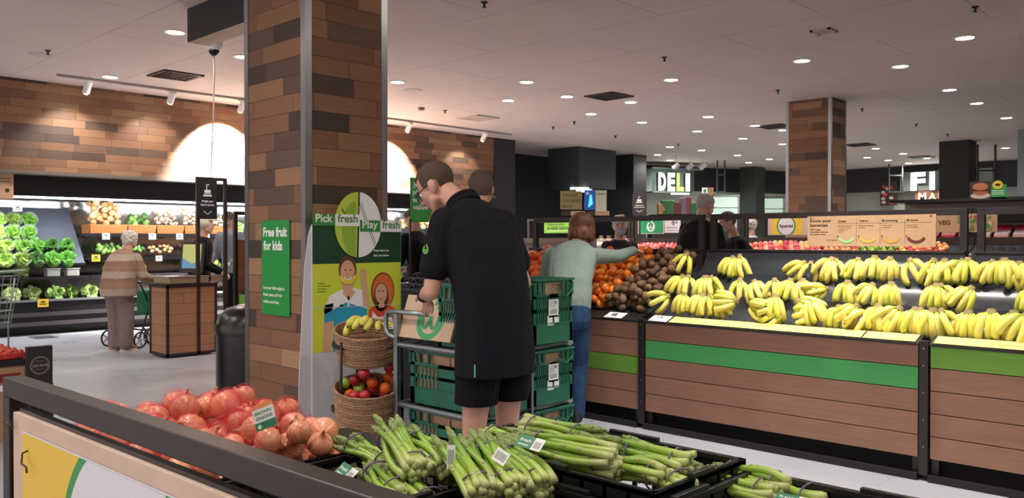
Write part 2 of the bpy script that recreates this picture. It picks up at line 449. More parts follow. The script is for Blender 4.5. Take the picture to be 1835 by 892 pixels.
pts = [F(px, 2.28 * 1500 / (430 - py)) for px, py in DL] + [Vector((x, y, 0)) for x, y in extra]
for i, p in enumerate(pts):
    o = dl if i == 0 else copy_tree(dl)
    o.location = (p.x, p.y, CEIL)
# two stronger lamps over the bananas
bd = bpy.data.lights.new('banana_bulb', 'SPOT'); bd.energy = 150; bd.spot_size = R(74); bd.spot_blend = .7; bd.shadow_soft_size = .07; bd.color = (1, .95, .88)
for x, y in ((-2.9, 5.0), (-2.1, 5.1)):
    o = copy_tree(dl); o.location = (x, y, CEIL)
    for ch in o.children:
        if ch.type == 'LIGHT': ch.data = bd
# air diffusers
def diffuser(px, py, s, label, mt):
    p = F(px, 2.28 * 1500 / (430 - py)); t = thing('air_vent', label, 'vent', (p.x, p.y, CEIL))
    h = s / 2; m = MB()
    for a, b in (((-h, -h), (h, -h + .03)), ((-h, h - .03), (h, h)), ((-h, -h), (-h + .03, h)), ((h - .03, -h), (h, h))): m.box((a[0], a[1], -.02), (b[0], b[1], 0))
    m.build('frame', mt, t)
    m = MB(); k = 9
    for i in range(k):
        y = -h + .04 + (s - .08) * i / (k - 1); m.box((-h + .03, y - .008, -.016), (h - .03, y + .012, -.004))
    m.build('louvres', mt, t)
    m = MB(); m.box((-h + .02, -h + .02, -.003), (h - .02, h - .02, -.0005)); m.build('duct_backing', mat('duct_black', '#0c0b0b', 0.8), t)
gv = mat('vent_dark', '#2c2726', 0.5); wv = mat('vent_white', '#b9aca6', 0.5)
diffuser(316, 135, .56, 'dark square air vent above the timber wall', gv)
diffuser(1091, 172, .56, 'dark square air vent among the middle downlights', gv)
diffuser(1388, 226, .56, 'dark square air vent left of the farther timber column', gv)
diffuser(857, 211, .56, 'pale square air vent near the timber wall spotlights', wv)
diffuser(1475, 56, .22, 'small pale air vent at the top right of the ceiling', wv)
diffuser(1540, 259, .56, 'dark square air vent just right of the farther timber column', gv)
diffuser(1650, 281, .56, 'farthest dark air vent beside the black painted column', gv)
# sprinklers
sp = thing('sprinkler', 'small dark fire sprinkler head under the ceiling', 'sprinkler', (0, 0, 0), 0, 'ceiling fire sprinklers')
m = MB(); m.lathe([(0.001, 0), (0.035, -0.002), (0.035, -0.010), (0.012, -0.016), (0.010, -0.045), (0.022, -0.048), (0.022, -0.053), (0.001, -0.053)], n=12); m.build('sprinkler_head', mat('sprinkler_brass', '#2b211d', 0.4, 0.6), sp, 40)
for i, (px, py) in enumerate([(88, 91), (868, 5), (1190, 103), (1745, 13), (1393, 162), (1544, 195), (1641, 222), (798, 198), (1029, 218), (991, 227), (1103, 243), (1697, 240), (1215, 258)]):
    p = F(px, 2.28 * 1500 / (430 - py)); o = sp if i == 0 else copy_tree(sp); o.location = (p.x, p.y, CEIL)
for px, py, lb in ((75, 98, 'round white ceiling speaker beside a sprinkler at top left'), (741, 162, 'round white ceiling speaker right of the big column')):
    p = F(px, 2.28 * 1500 / (430 - py)); m = MB(); m.lathe([(0.001, -0.006), (0.10, -0.006), (0.13, -0.012), (0.14, 0)], n=24); tag(m.build('ceiling_speaker', mat('speaker_pale', '#c4b8b2', 0.5), None, 40, (p.x, p.y, CEIL)), lb, 'speaker')
p = F(755, 2.28 * 1500 / (430 - 193)); m = MB(); m.lathe([(0.001, -0.05), (0.05, -0.05), (0.06, -0.02), (0.06, 0)], n=16); tag(m.build('smoke_detector', mat('detector', '#8e7f78', 0.5), None, 40, (p.x, p.y, CEIL)), 'small round smoke detector near the timber wall top', 'detector')
# security camera with its white cable
p = F(385, 2.28 * 1500 / (430 - 74)); t = thing('security_camera', 'white dome security camera with black lens under the ceiling', 'camera', (p.x, p.y, CEIL))
m = MB(); m.lathe([(0.001, 0), (0.10, 0), (0.102, -0.03), (0.092, -0.08), (0.06, -0.11)], n=24); m.build('housing', white_m, t, 50)
m = MB(); m.sphere((0, 0, -0.105), (0.062, 0.062, 0.07), 16, 10); m.build('dome', mat('dome_black', '#0d0d10', 0.12), t, True)
q = F(378, 12.6); c = [(p.x - .02, p.y, CEIL - .17)]
for k in range(1, 13):
    f = k / 12; c.append((p.x + (q.x - p.x) * (f ** 2.2) , p.y + (q.y - p.y) * (f ** 2.2), CEIL - .17 - (CEIL - .17 - 2.42) * f))
m = MB(); m.tube(c, 0.009, 6); tag(m.build('hanging_cable', mat('cable_white', '#d9d2cc', 0.5), None, True), 'thin white cable hanging from the dome camera to the timber wall', 'cable')
# track lights that wash the timber wall
def track(y0, y1, label):
    t = thing('light_track', label, 'light track', (WX + .75, (y0 + y1) / 2, CEIL)); m = MB(); h = (y1 - y0) / 2
    m.box((-.018, -h, -.035), (.018, h, 0)); m.build('rail', mat('track_grey', '#a39a95', 0.4), t)
track(4.0, 13.0, 'long pale lighting track on the ceiling along the timber wall')
tl = bpy.data.lights.new('track_bulb', 'SPOT'); tl.energy = TRACK_W; tl.spot_size = R(86); tl.spot_blend = 0.5; tl.shadow_soft_size = 0.04; tl.color = (1, 0.94, 0.86)
tr = thing('track_spotlight', 'white track spotlight aimed at the timber wall', 'spotlight', (0, 0, 0), 0, 'track spotlights along the timber wall')
m = MB(); m.box((-.02, -.06, -.055), (.02, .06, -.035)); m.tube([(0, 0, -.05), (0, 0, -.11)], .012, 8); m.build('bracket', white_m, tr)
m = MB(); m.tube([(.05, 0, -.06), (-.07, 0, -.20)], .05, 16); m.build('lamp_can', white_m, tr, 40)
m = MB(); m.tube([(-.0705, 0, -.2008), (-.0735, 0, -.2038)], .042, 16); m.build('lens', emat('track_lens', '#fff4e0', 20), tr)
lo = bpy.data.objects.new('bulb', tl); COL.objects.link(lo); lo.parent = tr; lo.location = (-.078, 0, -.21); lo.rotation_euler = (0, R(38), 0)
dim = tl.copy(); dim.energy = 25
for i, (y, on) in enumerate(((4.4, 0), (5.6, 0), (6.75, 1), (7.6, 1), (8.5, 1), (9.4, 1), (10.2, 1), (12.2, 0))):
    o = tr if i == 0 else copy_tree(tr)
    o.location = (WX + .75, y, CEIL)
    for ch in o.children:
        if ch.type == 'LIGHT': ch.data = tl if on else dim
# ================================================================== BANANA / CITRUS ISLAND
def X_at(px, Y):
    k = (px - 917.5) / 1500.0; d = Y / (k * ST + CT); return d * (k * CT - ST)
def plank_mat(name, col, axis=0, grain=0.22):
    if name in MATS: return MATS[name]
    t = NT(name); sp = t.n('ShaderNodeSeparateXYZ'); t.l(t.pos(), sp.inputs[0]); c = srgb(col)
    rnd = t.n('ShaderNodeObjectInfo').outputs['Random']
    g = t.n('ShaderNodeCombineXYZ'); t.l(t.math('MULTIPLY', sp.outputs[axis], 3.0), g.inputs[0]); t.l(t.math('MULTIPLY', sp.outputs[2], 70.0), g.inputs[1]); t.l(t.math('MULTIPLY', rnd, 30.0), g.inputs[2])
    f = t.noise(1.0, 5, g.outputs[0], 0.8); f2 = t.noise(2.2, 3, t.pos(), 1.0)
    a = t.ramp(f, [(0.2, tuple(x * (1 - grain) for x in c[:3]) + (1,)), (0.8, tuple(min(1, x * 1.12) for x in c[:3]) + (1,))])
    b = t.mix(1.0, a, t.ramp(f2, [(0.3, (0.86, 0.84, 0.84, 1)), (0.7, (1, 1, 1, 1))]), 'MULTIPLY')
    hs = t.n('ShaderNodeHueSaturation'); t.l(t.math('MULTIPLY_ADD', rnd, 0.16, 0.92), hs.inputs['Value']); t.l(b, hs.inputs['Color'])
    t.l(hs.outputs[0], t.b.inputs['Base Color']); t.b.inputs['Roughness'].default_value = 0.55; t.bump(f, 0.12, 0.003)
    MATS[name] = t.m; return t.m
oak = plank_mat('island_board_wood', '#a07660'); green_b = plank_mat('green_painted_board', '#48a35a', grain=0.12); green_l = plank_mat('lime_painted_board', '#6fa53a', grain=0.12)
tray_m = mat('black_moulded_tray', '#2a2c31', 0.32, var=0.1); strip_m = mat('ticket_rail_black', '#1c1a1b', 0.35)
FY, BY, LZ = 5.25, 6.17, 0.80
def tiers_profile():
    """three concave steps seen from the side, (y, z) from the front lip up to the back"""
    P = []
    for (y0, z0, y1, z1) in ((5.36, .835, 5.62, 1.0), (5.62, 1.0, 5.90, 1.16), (5.90, 1.16, 6.15, 1.32)):
        seg = []
        for k in range(9):
            a = R(90) * k / 8
            seg.append((y0 + .015 + (y1 - y0 - .02) * math.sin(a), z0 - .012 + (z1 - z0 + .012) * (1 - math.cos(a))))
        P += [(y0, z0)] + seg
    return P
def section(x0, x1, colors, label, kind, posts=(True, True)):
    t = thing('produce_display_stand', label, 'display stand', (x0, FY, 0)); W = x1 - x0
    def L(y): return y - FY
    h = (LZ - .128) / 5
    for i, c in enumerate(colors):
        z1 = LZ - i * h; m = MB(); m.box((.004, 0, z1 - h + .005), (W - .004, .022, z1), bevel=.002); m.build('board', c, t)
    m = MB(); m.box((0.0, .023, .126), (W, .06, LZ - .002)); m.build('front_backing', strip_m, t)
    m = MB(); m.box((0, .085, 0.0), (W, .62, .78)); m.build('kick_panel', mat('recess_black', '#0d0b0b', 0.8), t)
    m = MB(); m.box((0, -.03, 0.0), (W, .012, .04)); m.build('floor_rail', mat('rail_black', '#141213', 0.5), t)
    for xx in (.0, W - .045):
        m = MB(); m.box((xx, .03, 0), (xx + .045, .075, .126), bevel=.002); m.build('leg', frame_m, t)
    m = MB(); m.extrude_x([(-.008, LZ - .004), (-.012, LZ + .008), (.105, LZ + .052), (.112, LZ + .03), (.10, LZ - .004)], 0, W); m.build('ticket_rail', strip_m, t)
    if kind == 'tiers':
        prof = tiers_profile()
        for s0 in (0, W / 2):
            a, b = s0 + .003, s0 + W / 2 - .003; m = MB()
            n = len(prof); up = [(y - FY, z) for y, z in prof]; low = [(y + .012, z - .02) for y, z in reversed(up)]
            m.extrude_x(up + low, a, b)
            m.build('tray', tray_m, t, 35)
            # raised rim between trays
            m = MB(); m.tube([(a, y, z + .006) for y, z in up], .005, 6); m.build('tray_divider', strip_m, t, True)
    else:
        m = MB(); m.extrude_x([(.10, .83), (.88, 1.20), (.88, 1.17), (.12, .80)], 0, W); m.build('sloped_deck', tray_m, t)
    m = MB(); m.box((0, L(6.15), 1.10), (W, L(6.17), 1.335)); m.build('back_panel', mat('back_panel_brown', '#3a302c', 0.5), t)
    m = MB(); m.box((0, L(6.14), 1.325), (W, L(6.185), 1.345), bevel=.003); m.build('back_rail', strip_m, t)
    return t
S1a, S1b, S2a, S2b, S3a, S3b = -5.64, -3.69, -3.63, -1.68, -1.62, 0.33
section(S1a, S1b, [oak, oak, green_l, oak, oak], 'timber fronted produce stand holding oranges, mandarins and kiwifruit', 'slope')
section(S2a, S2b, [oak, green_b, oak, oak, oak], 'timber fronted banana stand with a bright green second board', 'tiers')
section(S3a, S3b, [green_l, oak, oak, oak, oak], 'timber fronted banana stand with its top board green, at the right edge', 'tiers')
for x, lb in ((-5.70, 'dark steel upright at the left end of the citrus stand'), (-3.685, 'dark steel upright between the kiwifruit stand and the banana stand'), (-1.675, 'dark steel upright between the two banana stands')):
    t = thing('upright_post', lb, 'post', (x, FY, 0)); m = MB(); m.box((0, -.012, .03), (.05, .035, .825), bevel=.002); m.build('post', frame_m, t)
    m = MB()
    for z in (.2, .36, .52, .68, .78): m.sphere((.025, -.013, z), (.004, .003, .004), 8, 6)
    m.build('screw', chrome, t, True)
# gate-shaped overhead frames standing on the back rail
def overhead(x0, x1, y, z0, z1, label, th=.045):
    t = thing('sign_gantry', label, 'frame', (x0, y, 0)); W = x1 - x0
    for xx in (0, W - th): m = MB(); m.box((xx, -th / 2, z0), (xx + th, th / 2, z1), bevel=.002); m.build('upright', frame_m, t)
    m = MB(); m.box((th, -th / 2, z1 - th), (W - th, th / 2, z1), bevel=.002); m.build('crossbar', frame_m, t)
    return t
overhead(S1a + .01, S1b - .01, 6.215, 0.0, 1.635, 'dark steel sign frame over the citrus and kiwifruit')
overhead(S2a, S2b, 6.215, 0.0, 1.635, 'dark steel sign frame over the bananas, carrying the banana ripeness sign')
overhead(S3a, S3b, 6.215, 0.0, 1.635, 'dark steel sign frame at the right edge of the photo')
# tickets on the front rails
yel = mat('ticket_yellow', '#f3dc7a', 0.4); wht = mat('ticket_white', '#eef0ea', 0.4); ink = mat('ink_dark', '#24221f', 0.5)
tick_g = mat('ticket_green', '#2b9a62', 0.5)
rail_up = Vector((0, .117, .044)).normalized()
def ticket(xa, xb, m, label, lines):
    A = Art(.0004); A.slab(0, 0, xb - xa, .095, .002, m); Wd = xb - xa
    for (fx, fy, fw, fh) in lines: A.rect(fx * Wd, fy * .095, (fx + fw) * Wd, (fy + fh) * .095, ink if m is not yel else mat('ink_orange', '#c98b22', .5))
    o = A.build('price_ticket', None, (xa, FY - .004, LZ + .0175), (1, 0, 0), rail_up); tag(o, label, 'ticket'); return o
ticket(-4.02, -3.85, wht, 'white price ticket on the rail below the kiwifruit', [(.3, .3, .12, .5), (.45, .3, .12, .5), (.1, .1, .6, .06)])
ticket(-3.60, -3.44, wht, 'white price ticket at the left end of the banana rail', [(.25, .6, .1, .2), (.4, .6, .2, .2)])
ticket(-3.42, -2.85, yel, 'yellow price strip below the left bananas', [(.1, .4, .3, .08), (.6, .3, .25, .06)])
ticket(-2.845, -2.02, yel, 'long yellow price strip below the middle bananas', [(.1, .5, .2, .08), (.7, .3, .15, .06)])
ticket(-2.01, -1.70, yel, 'short yellow price strip at the right end of the middle bananas', [(.6, .15, .2, .12)])
ticket(-1.60, -0.65, yel, 'yellow price strip below the bananas at the right edge', [(.3, .4, .3, .08)])

# ------------------------------------------------------------------ fruit
def fruit_mat(name, c1, c2, scale=6, rough=0.45, bump=0.0, bs=120, spots=None, rvar=0.25, coat=0.0):
    t = NT(name); o = t.obj(); rnd = t.n('ShaderNodeObjectInfo').outputs['Random']
    v = t.n('ShaderNodeVectorMath', operation='ADD'); t.l(o, v.inputs[0]); cb = t.n('ShaderNodeCombineXYZ'); t.l(t.math('MULTIPLY', rnd, 50), cb.inputs[0]); t.l(cb.outputs[0], v.inputs[1])
    f = t.noise(scale, 3, v.outputs[0], 0.3)
    ff = t.math('ADD', f, t.math('MULTIPLY_ADD', rnd, rvar * 1.6, -rvar * .8))
    c = t.ramp(ff, [(0.38, c1), (0.62, c2)])
    if spots: 
        sf = t.noise(bs, 2, v.outputs[0]); c = t.mix(t.ramp(sf, [(0.6, (0, 0, 0, 1)), (0.72, (1, 1, 1, 1))]), c, srgb(spots))
    hs = t.n('ShaderNodeHueSaturation'); t.l(t.math('MULTIPLY_ADD', rnd, 0.3, 0.85), hs.inputs['Value']); t.l(c, hs.inputs['Color'])
    t.l(hs.outputs[0], t.b.inputs['Base Color']); t.b.inputs['Roughness'].default_value = rough
    if coat: t.b.inputs['Coat Weight'].default_value = coat
    if bump: t.bump(t.noise(bs, 2, o), bump, 0.002)
    MATS[name] = t.m; return t.m
def fruit_mesh(name, r, prof, mt, n=14, lump=0.0, seed=0):
    """a lathed fruit centred on its own middle; prof: (radius, z) fractions"""
    m = MB(); m.lathe([(max(.001, a * r), b * r) for a, b in prof], n=n)
    for v in m.bm.verts: v.co += v.co.normalized() * noise.noise(v.co * (2.2 / r) + Vector((seed, 0, 0))) * lump * r
    o = m.build(name, mt, None, True); return o
ROUND = [(0, -.93), (.32, -.90), (.66, -.72), (.92, -.34), (1, .05), (.9, .42), (.62, .76), (.28, .91), (.1, .92), (0, .88)]
APPLE = [(0, -.78), (.2, -.86), (.5, -.82), (.82, -.45), (1, .12), (.93, .5), (.68, .78), (.35, .84), (.12, .7), (0, .58)]
KIWI = [(0, -1.28), (.3, -1.22), (.66, -.95), (.92, -.5), (1, 0), (.92, .5), (.66, .95), (.3, 1.22), (.08, 1.26), (0, 1.24)]
ONION = [(0, -.86), (.14, -.88), (.45, -.80), (.82, -.48), (1, -.05), (.94, .34), (.68, .66), (.36, .84), (.17, 1.0), (.12, 1.2), (.10, 1.38), (0.02, 1.42)]
def settle(n, xr, yr, floor, rf, tries=14, top=None, seed=1):
    """let n balls roll to rest in a bin: each takes the lowest free place"""
    rg = random.Random(seed); out = []
    for _ in range(n):
        r = rf(rg); best = None
        for _t in range(tries):
            x = rg.uniform(xr[0] + r, xr[1] - r); y = rg.uniform(yr[0] + r, yr[1] - r); z = floor(x, y) + r
            for (a, b, c, q) in out:
                d2 = (a - x) ** 2 + (b - y) ** 2; s2 = (r + q) * .94
                if d2 < s2 * s2: z = max(z, c + math.sqrt(s2 * s2 - d2))
            sc = z - floor(x, y) - (top(x, y) if top else 0)
            if best is None or sc < best[0]: best = (sc, x, y, z, r)
        out.append((best[1], best[2], best[3], best[4]))
    return out
def scatter(proto_meshes, pts, name, label, cat, group, rbase, tilt=PI, seed=3):
    rg = random.Random(seed)
    for i, (x, y, z, r) in enumerate(pts):
        src = proto_meshes[i % len(proto_meshes)]
        o = src if i < len(proto_meshes) else src.copy()
        if i >= len(proto_meshes): COL.objects.link(o)
        o.name = name; k = r / rbase
        o.location = (x, y, z); o.scale = (k, k, k); o.rotation_euler = (rg.uniform(-tilt, tilt), rg.uniform(-tilt, tilt), rg.uniform(0, 2 * PI))
        tag(o, label, cat, group)
slope = lambda x, y: .84 + (y - 5.37) * (1.20 - .84) / .76
mand_m = fruit_mat('mandarin_peel', '#e8701a', '#f5962c', 9, .42, .25, 260)
navel_m = fruit_mat('navel_orange_peel', '#e8641c', '#f07a28', 9, .4, .25, 260)
kiwi_m = fruit_mat('kiwi_skin', '#584029', '#705538', 30, .75, .3, 300)
ms = [fruit_mesh('mandarin', .037, [(a, b * .86) for a, b in ROUND], mand_m, 14, .06, i) for i in range(4)]
heap = lambda x, y: .05 * min(1, max(0, (y - 5.4) * 3))
scatter(ms, settle(150, (-4.66, -4.08), (5.36, 6.14), slope, lambda g: g.uniform(.034, .040), 24), 'mandarin', 'orange mandarin in the heap between the oranges and the kiwifruit', 'mandarin', 'loose mandarins heaped on the sloping stand', .037)
ks = [fruit_mesh('kiwifruit', .031, KIWI, kiwi_m, 12, .05, i) for i in range(3)]
scatter(ks, settle(128, (-4.14, -3.68), (5.35, 6.14), slope, lambda g: g.uniform(.034, .039), 24, seed=4), 'kiwifruit', 'brown kiwifruit in the heap left of the bananas', 'kiwifruit', 'loose kiwifruit heaped on the sloping stand', .036, seed=8)
os_ = [fruit_mesh('navel_orange', .043, ROUND, navel_m, 14, .03, i) for i in range(3)]
scatter(os_, settle(95, (-5.62, -4.86), (5.5, 6.14), slope, lambda g: g.uniform(.041, .045), 24, seed=5), 'navel_orange', 'large navel orange in the pile behind the green crates', 'orange', 'navel oranges piled at the left of the citrus stand', .043)

# bananas
def banana_mat(name, yc, gc, k):
    t = NT(name); tc = t.n('ShaderNodeTexCoord'); sp = t.n('ShaderNodeSeparateXYZ'); t.l(tc.outputs['Generated'], sp.inputs[0])
    rnd = t.n('ShaderNodeObjectInfo').outputs['Random']; f = t.noise(14, 3, tc.outputs['Object'])
    z = t.math('ADD', sp.outputs[2], t.math('MULTIPLY_ADD', f, 0.3, -0.15))
    c = t.ramp(z, [(0.0, gc), (0.16, yc), (0.72, yc), (0.98, gc)])
    c = t.mix(t.math('MULTIPLY', rnd, k), c, srgb(gc))
    f2 = t.noise(90, 2, tc.outputs['Object']); c = t.mix(t.ramp(f2, [(0.68, (0, 0, 0, 1)), (0.76, (.7, .7, .7, 1))]), c, srgb('#7a5a20'))
    t.l(c, t.b.inputs['Base Color']); t.b.inputs['Roughness'].default_value = 0.45
    MATS[name] = t.m; return t.m
ban_m = [banana_mat('banana_yellow', '#efe070', '#b0bd48', .35), banana_mat('banana_lime', '#e3db58', '#9fb53a', .5), banana_mat('banana_ripe', '#f4e070', '#cfca50', .15)]
ban_tip = mat('banana_tip', '#3a2f1c', .8); ban_crown = mat('banana_crown', '#857344', .7, var=.3)
def banana_mesh(L, r, a0, a1, mt, nm='banana'):
    """hangs from the origin, bulges towards -y and curls back; a0/a1 = start and end angle of the bend"""
    N = 16; pts = [Vector((0, 0, 0))]; rad = []
    for i in range(N):
        t = (i + .5) / N; an = R(a0 + (a1 - a0) * t); pts.append(pts[-1] + Vector((0, -math.sin(an), -math.cos(an))) * (L / N))
    for i in range(N + 1):
        t = i / N
        if t < .2: q = .36 + .64 * (max(0, (t - .06) / .14)) ** .8 if t > .06 else .36
        elif t > .86: q = max(.22, math.cos((t - .86) / .14 * 1.35))
        else: q = 1.0
        rad.append(r * q)
    m = MB(); m.tube(pts, rad, 10, True, up=(1, 0, 0)); o = m.build(nm, mt, None, True)
    return o, pts[-1], (pts[-1] - pts[-2]).normalized()
BPROT = []
for (L, r, a0, a1, k) in ((.185, .0215, 42, -38, 0), (.17, .0205, 50, -30, 1), (.19, .022, 30, -50, 2), (.18, .022, 55, -35, 0), (.175, .0205, 36, -42, 1)):
    o, tip, dr = banana_mesh(L, r, a0, a1, ban_m[k]); me = o.data; bpy.data.objects.remove(o)
    m = MB(); m.tube([tip - dr * .004, tip + dr * .004, tip + dr * .009], [r * .30, r * .26, r * .16], 8); b = m.build('tip', ban_tip); mt_ = b.data; bpy.data.objects.remove(b)
    BPROT.append((me, mt_))
m = MB(); m.tube([(0, 0, -.012), (0, .002, .004), (0, .004, .018)], [.013, .012, .010], 10); _c = m.build('crown', ban_crown); CROWN = _c.data; bpy.data.objects.remove(_c)
brg = random.Random(5)
def bunch(pos, n, rx, ry, rz, label, group, spread=62, size=1.0):
    t = thing('banana_bunch', label, 'bananas', pos, 0, group); t.rotation_euler = (rx, ry, rz); t.scale = (size,) * 3
    c = bpy.data.objects.new('crown', CROWN); COL.objects.link(c); c.parent = t
    c.scale = (1 + .25 * n, 1, 1)
    for i in range(n):
        f = 0 if n == 1 else (i / (n - 1) - .5) * 2
        me, tm = BPROT[brg.randrange(5)]
        b = bpy.data.objects.new('banana', me); COL.objects.link(b); b.parent = t
        b.location = (f * .011 * n / 2, brg.uniform(-.002, .004), -.006)
        b.rotation_euler = (brg.uniform(-.08, .08), -f * R(spread * .32) + brg.uniform(-.05, .05), f * R(spread * .55))
        e = bpy.data.objects.new('tip', tm); COL.objects.link(e); e.parent = b
    return t
TIER = {1: (5.94, 1.245, 'top', 'banana bunches standing along the top tier', 5.93), 2: (5.69, 1.095, 'middle', 'banana bunches standing along the middle tier', 5.66), 3: (5.445, .975, 'front', 'banana bunches crowded along the front tier', 5.40)}
# (tier, px of crown, bananas, lean in degrees left/right, lift)
BAN = [(1,1230,3,25,.02),(1,1312,4,12,.0),(1,1324,3,-10,.01),(1,1440,3,50,-.03),(1,1452,2,5,-.03),(1,1490,4,18,0),(1,1497,3,-14,-.01),(1,1537,4,14,0),(1,1567,4,2,.015),(1,1594,4,6,.01),(1,1630,3,-30,0),(1,1673,3,14,0),(1,1692,4,0,0),(1,1724,3,24,0),(1,1734,4,0,.01),(1,1778,3,18,0),(1,1799,5,-2,.01),(1,1826,4,-8,-.01),(1,1850,4,10,0),
 (2,1222,4,18,0),(2,1232,3,2,0),(2,1263,5,0,0),(2,1273,3,-20,0),(2,1325,3,4,-.01),(2,1350,4,-28,-.02),(2,1387,3,-6,.0),(2,1415,4,12,0),(2,1437,5,-10,0),(2,1480,3,75,-.05),(2,1518,5,2,0),(2,1563,4,22,-.01),(2,1596,5,0,0),(2,1678,5,8,0),(2,1686,2,-18,0),(2,1740,4,28,-.01),(2,1845,4,0,0),
 (3,1196,3,62,-.02),(3,1225,4,6,.0),(3,1257,5,10,0),(3,1270,3,-12,0),(3,1287,4,-8,-.01),(3,1318,5,85,-.03),(3,1345,5,-70,-.05),(3,1388,5,0,.015),(3,1400,4,60,-.09),(3,1428,5,-55,-.01),(3,1450,5,-20,.0),(3,1465,4,70,-.08),(3,1502,4,0,-.03),(3,1535,4,40,-.02),(3,1555,3,35,-.05),(3,1572,4,-6,-.01),(3,1593,5,15,-.03),(3,1612,4,35,-.02),(3,1640,4,6,-.02),(3,1648,4,-8,-.02),(3,1672,4,-6,-.02),(3,1686,3,-26,-.02),(3,1735,5,4,-.02),(3,1776,5,0,-.01),(3,1817,5,2,-.01),(3,1840,4,20,-.02)]
for (tr_, px, n, lean, lift) in BAN:
    Y, z, nm, grp, yf = TIER[tr_]
    x = X_at(px, Y - .03)
    rx = R(-16) + brg.uniform(-.12, .12)
    bunch((x, Y - .02, z + .038 + lift), n, rx, R(lean), brg.uniform(-.35, .35) + R(10), 'bunch of yellow-green bananas on the %s tier of the banana stands' % nm, grp, size=brg.uniform(.90, 1.06))
# ================================================================== NEAR STAND: ONIONS AND ASPARAGUS
FX0, FX1 = -2.42, 1.2
t = thing('produce_display_stand', 'near dark produce stand holding the onions and the asparagus crates', 'display stand', (FX0, .60, 0))
m = MB(); m.box((0, .10, .10), (FX1 - FX0, 1.10, .74)); m.build('body', mat('stand_body', '#3a2f2b', .6), t)
m = MB(); m.box((-.02, .05, .74), (FX1 - FX0, 1.12, .765), bevel=.004); m.build('deck', strip_m, t)
m = MB(); m.box((.05, .12, 0), (FX1 - FX0 - .05, 1.02, .10)); m.build('plinth', mat('recess_black', '#0d0b0b', 0.8), t)
# the overhead-style rail in front of the produce
t = thing('sign_gantry', 'thick dark steel rail crossing the bottom left corner of the photo', 'frame', (-2.283, .63, 0), R(1.6))
m = MB(); m.box((0, -.022, 0), (.045, .022, 1.045), bevel=.003); m.build('upright', frame_m, t)
m = MB(); m.box((0, -.022, 1.045), (3.4, .022, 1.090), bevel=.003); m.build('crossbar', frame_m, t)
# hanging special-offer board
board_m = mat('pale_timber_board', '#cdb5a3', .55, var=.08, vscale=6)
y_sp = mat('special_yellow', '#e6c23c', .4); g_sp = mat('special_green', '#2f9350', .4); w_sp = mat('special_white', '#dcdce6', .4)
BW, BH = 1.17, .50
A = Art(.0006); A.slab(0, 0, BW, BH, .016, board_m)
x0, y0, x1, y1 = .06, .03, 1.11, .465
A.rect(x0, y0, x1, y1, y_sp, 1); cl = (x0 + .002, y0, x1 - .002, y1 - .002)
A.ell(.585, .235, .305, .305, g_sp, 2, cl, 72); A.ell(.585, .235, .281, .281, w_sp, 3, cl, 72)
A.line([(x0, y1), (x1, y1)], .004, w_sp, 2)
A.text('Special', .585, .20, .10, mat('special_ink', '#3a3a3f', .5), 4, width=.42, align='c', bold=.03)
o = A.build('hanging_sign', None, (-2.14, .592, 1.028 - BH), (math.cos(R(1.6)), math.sin(R(1.6)), 0), (0, 0, 1)); tag(o, 'yellow sign with green ring on a pale timber board below the rail', 'sign')
m = MB(); m.box((0, 0, 0), (1.16, .015, .008)); tag(m.build('sign_rail', strip_m, None, None, (-2.135, .604, 1.028)), 'thin black sign rail along the top of the special board', 'rail'); bpy.data.objects['sign_rail'].rotation_euler = (0, 0, R(1.6))
hk = mat('hook_steel', '#4a3a2e', .35, .8)
for x, z, lb in ((-2.075, .952, 'bent wire hook at the left side of the special board'), (-2.125, 1.008, 'small dark clip at the top left corner of the special board')):
    m = MB()
    if z < .98: m.tube([(x + .03, .597, z + .004), (x + .03, .583, z), (x + .031, .581, z - .018), (x + .033, .580, z - .022), (x + .072, .578, z - .022), (x + .076, .578, z - .034)], .0022, 6)
    else: m.tube([(x - .01, .583, z), (x, .575, z - .002), (x + .012, .583, z - .012)], .004, 6)
    tag(m.build('wire_hook' if z < .98 else 'board_clip', hk, None, True), lb, 'hook')
# black folding crates with slotted walls
cr_m = mat('crate_black', '#151516', .38)
def crate(x0, y0, x1, y1, z0, z1, label, nm='produce_crate'):
    t = thing(nm, label, 'crate', ((x0 + x1) / 2, (y0 + y1) / 2, z0)); a, b = (x1 - x0) / 2, (y1 - y0) / 2; H = z1 - z0; w_ = .007
    m = MB(); m.box((-a, -b, 0), (a, b, .008)); m.build('base', cr_m, t)
    def wall(p, d, Ln, nrm):
        m = MB(); p = Vector(p); d = Vector(d); nv = Vector(nrm)
        def bx(u0, u1, z0_, z1_, th=w_):
            q = [p + d * u0, p + d * u1, p + d * u1 + nv * th, p + d * u0 + nv * th]
            xs = [v.x for v in q]; ys = [v.y for v in q]; m.box((min(xs), min(ys), z0_), (max(xs), max(ys), z1_), bevel=.0012)
        bx(0, Ln, 0.008, H * .25); bx(0, Ln, H * .42, H * .52); bx(0, Ln, H * .78, H); 
        k = max(4, int(Ln / .055))
        for i in range(k + 1):
            u = (Ln - .012) * i / k; bx(u, u + .012, .01, H - .002)
        bx(0, Ln, H - .012, H, .016)
        bx(Ln * .38, Ln * .62, H, H + .010, .014)
        m.build('side_wall', cr_m, t)
    wall((-a, -b, 0), (1, 0, 0), 2 * a, (0, 1, 0)); wall((-a, b, 0), (1, 0, 0), 2 * a, (0, -1, 0))
    wall((-a, -b, 0), (0, 1, 0), 2 * b, (1, 0, 0)); wall((a, -b, 0), (0, 1, 0), 2 * b, (-1, 0, 0))
    return t
crate(-2.40, .68, -1.755, 1.28, .768, .885, 'black slotted crate full of netted brown onions')
crate(-1.745, .70, -1.30, 1.33, .768, .885, 'black slotted crate of asparagus right beside the onions')
crate(-1.50, 1.345, -.905, 1.70, .768, .935, 'long black crate of asparagus at the back edge of the stand')
